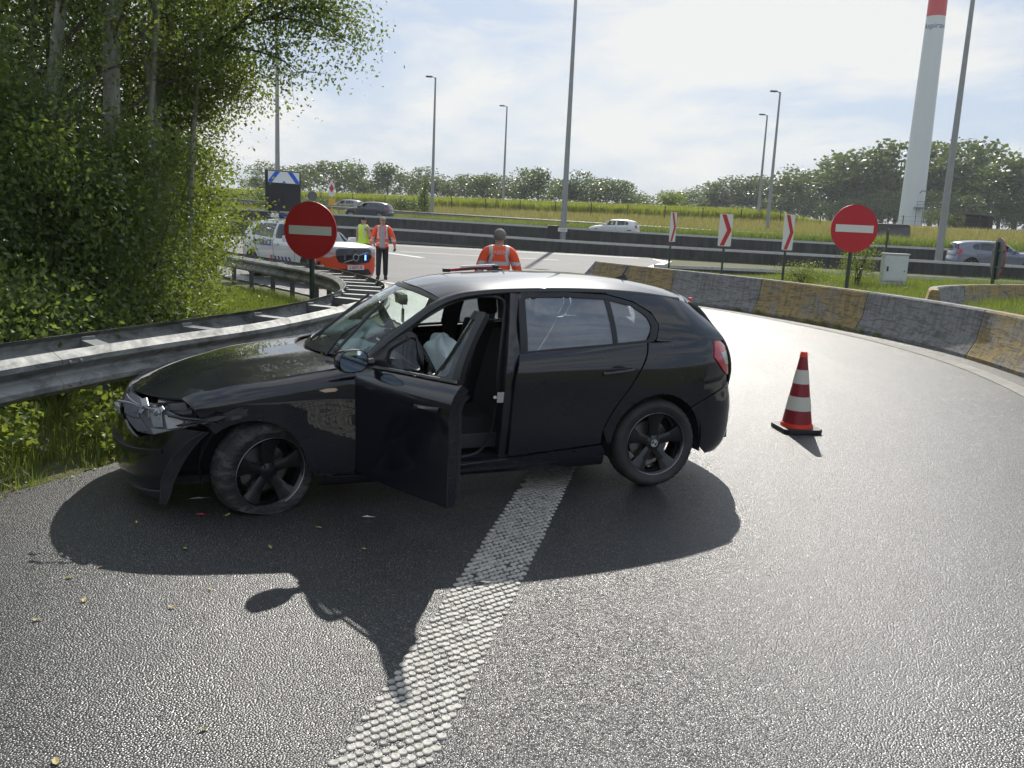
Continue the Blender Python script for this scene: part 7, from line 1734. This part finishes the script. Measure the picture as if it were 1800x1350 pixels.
for i, (px, ty, Y) in enumerate(WD):
    far_tree(px, ty, Y, 'tall' if (px > 1440 and i % 3 < 2) else 'broad', 'tall tree in the hazy wood beyond the turbine tower' if px > 1440 else 'rounded tree in the far hazy part of the wood', random.uniform(1.2, 1.7) if px > 1440 else random.uniform(1.4, 1.9), 'trees of the far wood', i=i)
for i, px in enumerate(range(1130, 1860, 26)):
    far_tree(px+random.uniform(-8, 8), np.interp(px, [1130, 1300, 1500, 1860], [362, 352, 340, 345])+random.uniform(-10, 8), np.interp(px, [1130, 1860], [240, 185]), 'bush' if i % 2 else 'broad', 'rounded bush at the foot of the far wood' if i % 2 else 'small tree at the foot of the far wood', random.uniform(1.0, 1.6), 'undergrowth of the far wood', i=i)
far_tree(747, 312, 90, 'conifer', 'dark narrow conifer on the verge beside a lamp post', .9, name='conifer')
for i, (px, ty, Y, wd, lb) in enumerate([(705, 336, 92, 1.1, 'bush on the verge to one side of the conifer'), (520, 332, 96, 1.3, 'bush behind the matrix board'), (452, 322, 94, 1.5, 'dark bush at the end of the verge by the wood'), (540, 338, 92, 1.0, 'bush by the back of the small round sign'), (570, 340, 95, 1.0, 'bush beside the diamond marker'), (668, 352, 95, 1.0, 'low bush behind the blue hatchback'), (728, 342, 95, 1.0, 'low bush touching the conifer'), (1655, 358, 120, .9, 'yellowish bush between turbine tower and shed')]):
    far_tree(px, ty, Y, 'bush', lb, wd, i=i+1)
# fence along the field
root = thing('field_fence', 'wire fence with thin posts along the dry verge before the field', 'fence')
pf = [np.array([x, 101-.22*x, float(base_z(x, 101-.22*x))]) for x in np.arange(-40, 75, 4.0)]
for p in pf: MB().tube([(p[0], p[1], p[2]-.2), (p[0], p[1], p[2]+1.5)], .05, 6).build('post', MT['bark_dark'], root)
for hz in (.5, .95, 1.4): MB().tube([(p[0], p[1]-.06, p[2]+hz) for p in pf], .012, 4).build('wire', MT['galv_dark'], root)

# ------------------------------------------------------------------ turbine tower, shed, details
b = atY(1599, 397, 165); zb = float(base_z(b[0], b[1])); H = 58
root = thing('turbine_tower', 'white wind turbine tower with a red band and lettering above the far wood', 'wind turbine', (b[0], b[1], zb-.3))
def tr(z): return 2.12-.0135*z
zr0 = float(atY(1646, 27, 165)[2])-zb; zr1 = zr0+8
prev = 0
for z0, z1, mt, nm in ((0, zr0, 'tower', 'tower_section'), (zr0, zr1, 'tower_red', 'red_band'), (zr1, H, 'tower', 'tower_section')):
    MB().lathe([(tr(z0), z0)]+[(tr(z0+(z1-z0)*k/6), z0+(z1-z0)*k/6) for k in range(1, 7)], 40).build(nm, MT[mt], root, smooth=True)
lt = text_mesh('Aspiravi', 1.35, 0); zt = float(atY(1640, 45, 165)[2])-zb; rr = tr(zt)+.03
for v in lt.vertices:      # wrap the lettering round the tower
    a = v.co.x/rr; x, y, z = rr*math.sin(a-.42), -rr*math.cos(a-.42), zt+v.co.y; v.co = (x, y, z)
lt.materials.append(MT['police_blue']); me_obj('lettering', lt, root)
mb = MB(); mb.box((.7, -2.6, 3.6), (2.6, 1.2, .12)); 
for x_ in (-.5, .7, 1.9): mb.tube([(x_, -3.15, 3.6), (x_, -3.15, 4.7)], .04, 5); mb.tube([(x_, -3.1, 0.2), (x_, -3.1, 3.6)], .06, 5)
mb.tube([(-.5, -3.15, 4.7), (1.9, -3.15, 4.7)], .04, 5); mb.tube([(-.5, -3.15, 4.2), (1.9, -3.15, 4.2)], .03, 5); mb.build('platform', MT['galv_dark'], root)
MB().box((.5, -2.06, 4.75), (.95, .15, 2.1)).build('door', MT['tower'], root, bevel=.05)
mb = MB(); st = [(2.0+.28*k, -2.6, 3.5-.36*k) for k in range(10)]
for p in st: mb.box(p, (.3, 1.0, .05))
mb.tube([(1.95, -3.1, 4.6), (4.7, -3.1, 1.2)], .04, 5); mb.tube([(1.95, -3.1, 3.55), (4.7, -3.1, .2)], .06, 5); mb.tube([(1.95, -2.1, 3.55), (4.7, -2.1, .2)], .06, 5); mb.build('stair', MT['galv_dark'], root)
mb = MB(); mb.tube([(.1, -2.3, 6.2), (.1, -2.75, 6.5), (.5, -2.8, 6.7), (.9, -2.75, 6.5)], .08, 6); mb.build('door_lamp', MT['galv_dark'], root)
# nacelle, hub and three blades at rest above the frame
mb = MB(); mb.prism([(-1.6, -1.6), (1.6, -1.6), (1.7, 0), (1.3, 1.7), (-1.3, 1.7), (-1.7, 0)], -3.5, 6.5, Matrix.Translation((0, 0, H+1.5))@Matrix.Rotation(R(-90), 4, 'X')); mb.build('nacelle', MT['tower'], root, bevel=.3, smooth=True)
MB().lathe([(.001, -5.6), (.9, -5.2), (1.4, -4.2), (1.4, -3.4)], 20, 'Y', (0, 0, H+1.5)).build('hub', MT['tower'], root, smooth=True)
for k in range(3):
    a = R(90+120*k); mb = MB(); V = []
    for t_ in np.linspace(0, 1, 10):
        ch = .8 if t_ < .05 else 1.55*(1-.85*t_); c = Vector((math.cos(a), 0, math.sin(a)))*(1.2+27*t_); n_ = Vector((-math.sin(a), 0, math.cos(a)))
        for u_, w_ in ((-.5, 0), (-.1, .18), (.5, .04), (-.1, -.12)): V.append(c+n_*ch*u_+Vector((0, -4.4+ch*w_, H+1.5)))
    mb.add(V, [(4*i+j, 4*i+(j+1) % 4, 4*i+4+(j+1) % 4, 4*i+4+j) for i in range(9) for j in range(4)]+[(0, 1, 2, 3), (36, 37, 38, 39)]); mb.build('blade', MT['tower'], root, smooth=True)
# shed
p = atY(1704, 405, 130); zb = float(base_z(p[0], p[1])); z1 = float(atY(1704, 383, 130)[2])-zb
root = thing('field_shed', 'low dark open fronted shed at the foot of the far wood', 'shed', (p[0], p[1], zb-.1), R(-8))
wd = plain('shed_wood', (.055, .05, .045), .9, nz=.3); z1 = max(2.2, z1)
MB().box((0, 3.4, z1*.45), (6.0, .15, z1*.9)).build('back_wall', wd, root); MB().box((-2.95, 1.6, z1*.47), (.15, 3.5, z1*.94)).build('side_wall', MT['galv_dark'], root); MB().box((2.95, 1.6, z1*.42), (.15, 3.5, z1*.84)).build('side_wall', wd, root)
mb = MB(); mb.add([(-3.4, -.5, z1+.1), (3.6, -.5, z1-.25), (3.6, 3.9, z1-.45), (-3.4, 3.9, z1-.1), (-3.4, -.5, z1+.22), (3.6, -.5, z1-.13), (3.6, 3.9, z1-.33), (-3.4, 3.9, z1+.02)], [(0, 1, 2, 3), (4, 5, 6, 7), (0, 1, 5, 4), (1, 2, 6, 5), (2, 3, 7, 6), (3, 0, 4, 7)]); mb.build('roof', MT['galv_dark'], root)
for x_ in (-1, 1.1): MB().box((x_, -.2, z1*.48), (.16, .16, z1*.95)).build('post', wd, root)
# folded warning triangle on the car roof
RZ = Matrix.Rotation(CARH, 3, 'Z')
def car2w(x, y, z): v = RZ@Vector((x, y, 0)); return Vector((CARP[0]+v.x, CARP[1]+v.y, z-CAR_PITCH*x))
root = thing('folded_warning_triangle', 'folded red and black warning triangle lying on the roof of the black car', 'warning triangle', (0, 0, 0))
a0, a1 = car2w(1.22, -.42, 1.452), car2w(.82, -.44, 1.476)
mb = MB(); mb.sweep([(-.018, -.010), (.018, -.010), (.018, .010), (-.018, .010)], [a0, a0.lerp(a1, .5)+Vector((0, 0, .006)), a1]); mb.build('red_arm', plain('triangle_red', (.45, .02, .03), .3), root)
mb = MB(); mb.sweep([(-.012, -.006), (.012, -.006), (.012, .006), (-.012, .006)], [a0+Vector((.0, 0, -.004)), a0.lerp(a1, .6)+Vector((.01, -.02, .001)), a1+Vector((.06, -.03, -.012))]); mb.build('black_arm', MT['black'], root)
mb = MB(); mb.sweep([(-.014, -.008), (.014, -.008), (.014, .008), (-.014, .008)], [a0.lerp(a1, .3)+Vector((0, 0, .022)), a1+Vector((.0, 0, .018))]); mb.build('white_arm', MT['reflector_white'], root)
MB().box(a1+Vector((0, 0, .004)), (.05, .05, .03), CARH).build('end_clip', MT['black'], root); MB().box(a0+Vector((0, 0, .002)), (.05, .045, .026), CARH).build('end_clip', MT['black'], root)
# leaves and fragments on the asphalt
LV = [(148, 1058, 0), (65, 1093, 0), (240, 921, 0), (325, 967, 1), (302, 1071, 0), (370, 1038, 0), (358, 1286, 1), (122, 1018, 1), (475, 965, 1), (98, 1343, 0), (400, 908, 0), (640, 968, 1), (175, 1000, 0), (560, 930, 0)]
for i, (px, py, k) in enumerate(LV):
    p = gnd(px, py); mb = MB(); s = random.uniform(.014, .026)*(1.1 if py > 1000 else 1)
    V = [(-s, 0, .002), (-s*.3, s*.42, .006), (s*.5, s*.34, .005), (s*1.1, 0, .008), (s*.4, -s*.36, .004), (-s*.4, -s*.40, .005), (0, 0, .001)]
    mb.add(V, [(6, 0, 1), (6, 1, 2), (6, 2, 3), (6, 3, 4), (6, 4, 5), (6, 5, 0)]); o = mb.build('fallen_leaf', MT['dry_leaf_green' if k else 'dry_leaf'], None, fix=False, loc=(p[0], p[1], .008), rot=(0, 0, random.uniform(0, 6.28)))
    tag(o, 'small greenish fallen leaf on the dark asphalt' if k else 'small yellow brown fallen leaf on the dark asphalt', 'leaf', 'leaves on the asphalt')
for i, (px, py, L_, lab, mt) in enumerate([(352, 879, .075, 'thin white plastic splinter beside the flat front tyre', 'lamp_clear'), (497, 886, .035, 'short white fragment under the edge of the flat tyre', 'lamp_clear'), (357, 908, .05, 'curved dark red fragment on the shaded asphalt', 'cone_red'), (848, 1030, .075, 'dark plastic fragment lying on the studded line', 'black'), (648, 912, .045, 'pale scratch like splinter on the shaded asphalt', 'lamp_clear')]):
    p = gnd(px, py); mb = MB(); mb.add([(-L_, 0, 0), (-L_*.2, .008, .004), (L_, .003, 0), (L_*.3, -.010, .003), (-L_*.2, 0, .010)], [(0, 1, 4), (1, 2, 4), (2, 3, 4), (3, 0, 4), (3, 2, 1, 0)])
    o = mb.build('fragment', MT[mt], None, loc=(p[0], p[1], .012 if mt != 'black' else .016), rot=(0, 0, random.uniform(-.4, .4))); tag(o, lab, 'fragment')
# ------------------------------------------------------------------ haze
hz = MB().box((0, 380, 64.2), (1640, 1140, 131)).build('haze', None, None) if False else None
me = bpy.data.meshes.new('haze'); bm = bmesh.new(); bmesh.ops.create_cube(bm, size=1.0); bm.to_mesh(me); bm.free()
hz = me_obj('haze', me, None, (0, 210, 46.5)); hz.scale = (960, 700, 95.0)
mt = bpy.data.materials.new('haze'); mt.use_nodes = True; t_ = mt.node_tree; t_.nodes.clear(); ou = t_.nodes.new('ShaderNodeOutputMaterial'); pv = t_.nodes.new('ShaderNodeVolumePrincipled')
pv.inputs['Color'].default_value = (.86, .91, .97, 1); pv.inputs['Density'].default_value = .00032; pv.inputs['Anisotropy'].default_value = .2; t_.links.new(pv.outputs[0], ou.inputs['Volume'])
me.materials.append(mt); tag(hz, 'thin bluish haze over the fields', 'haze', kind='stuff')
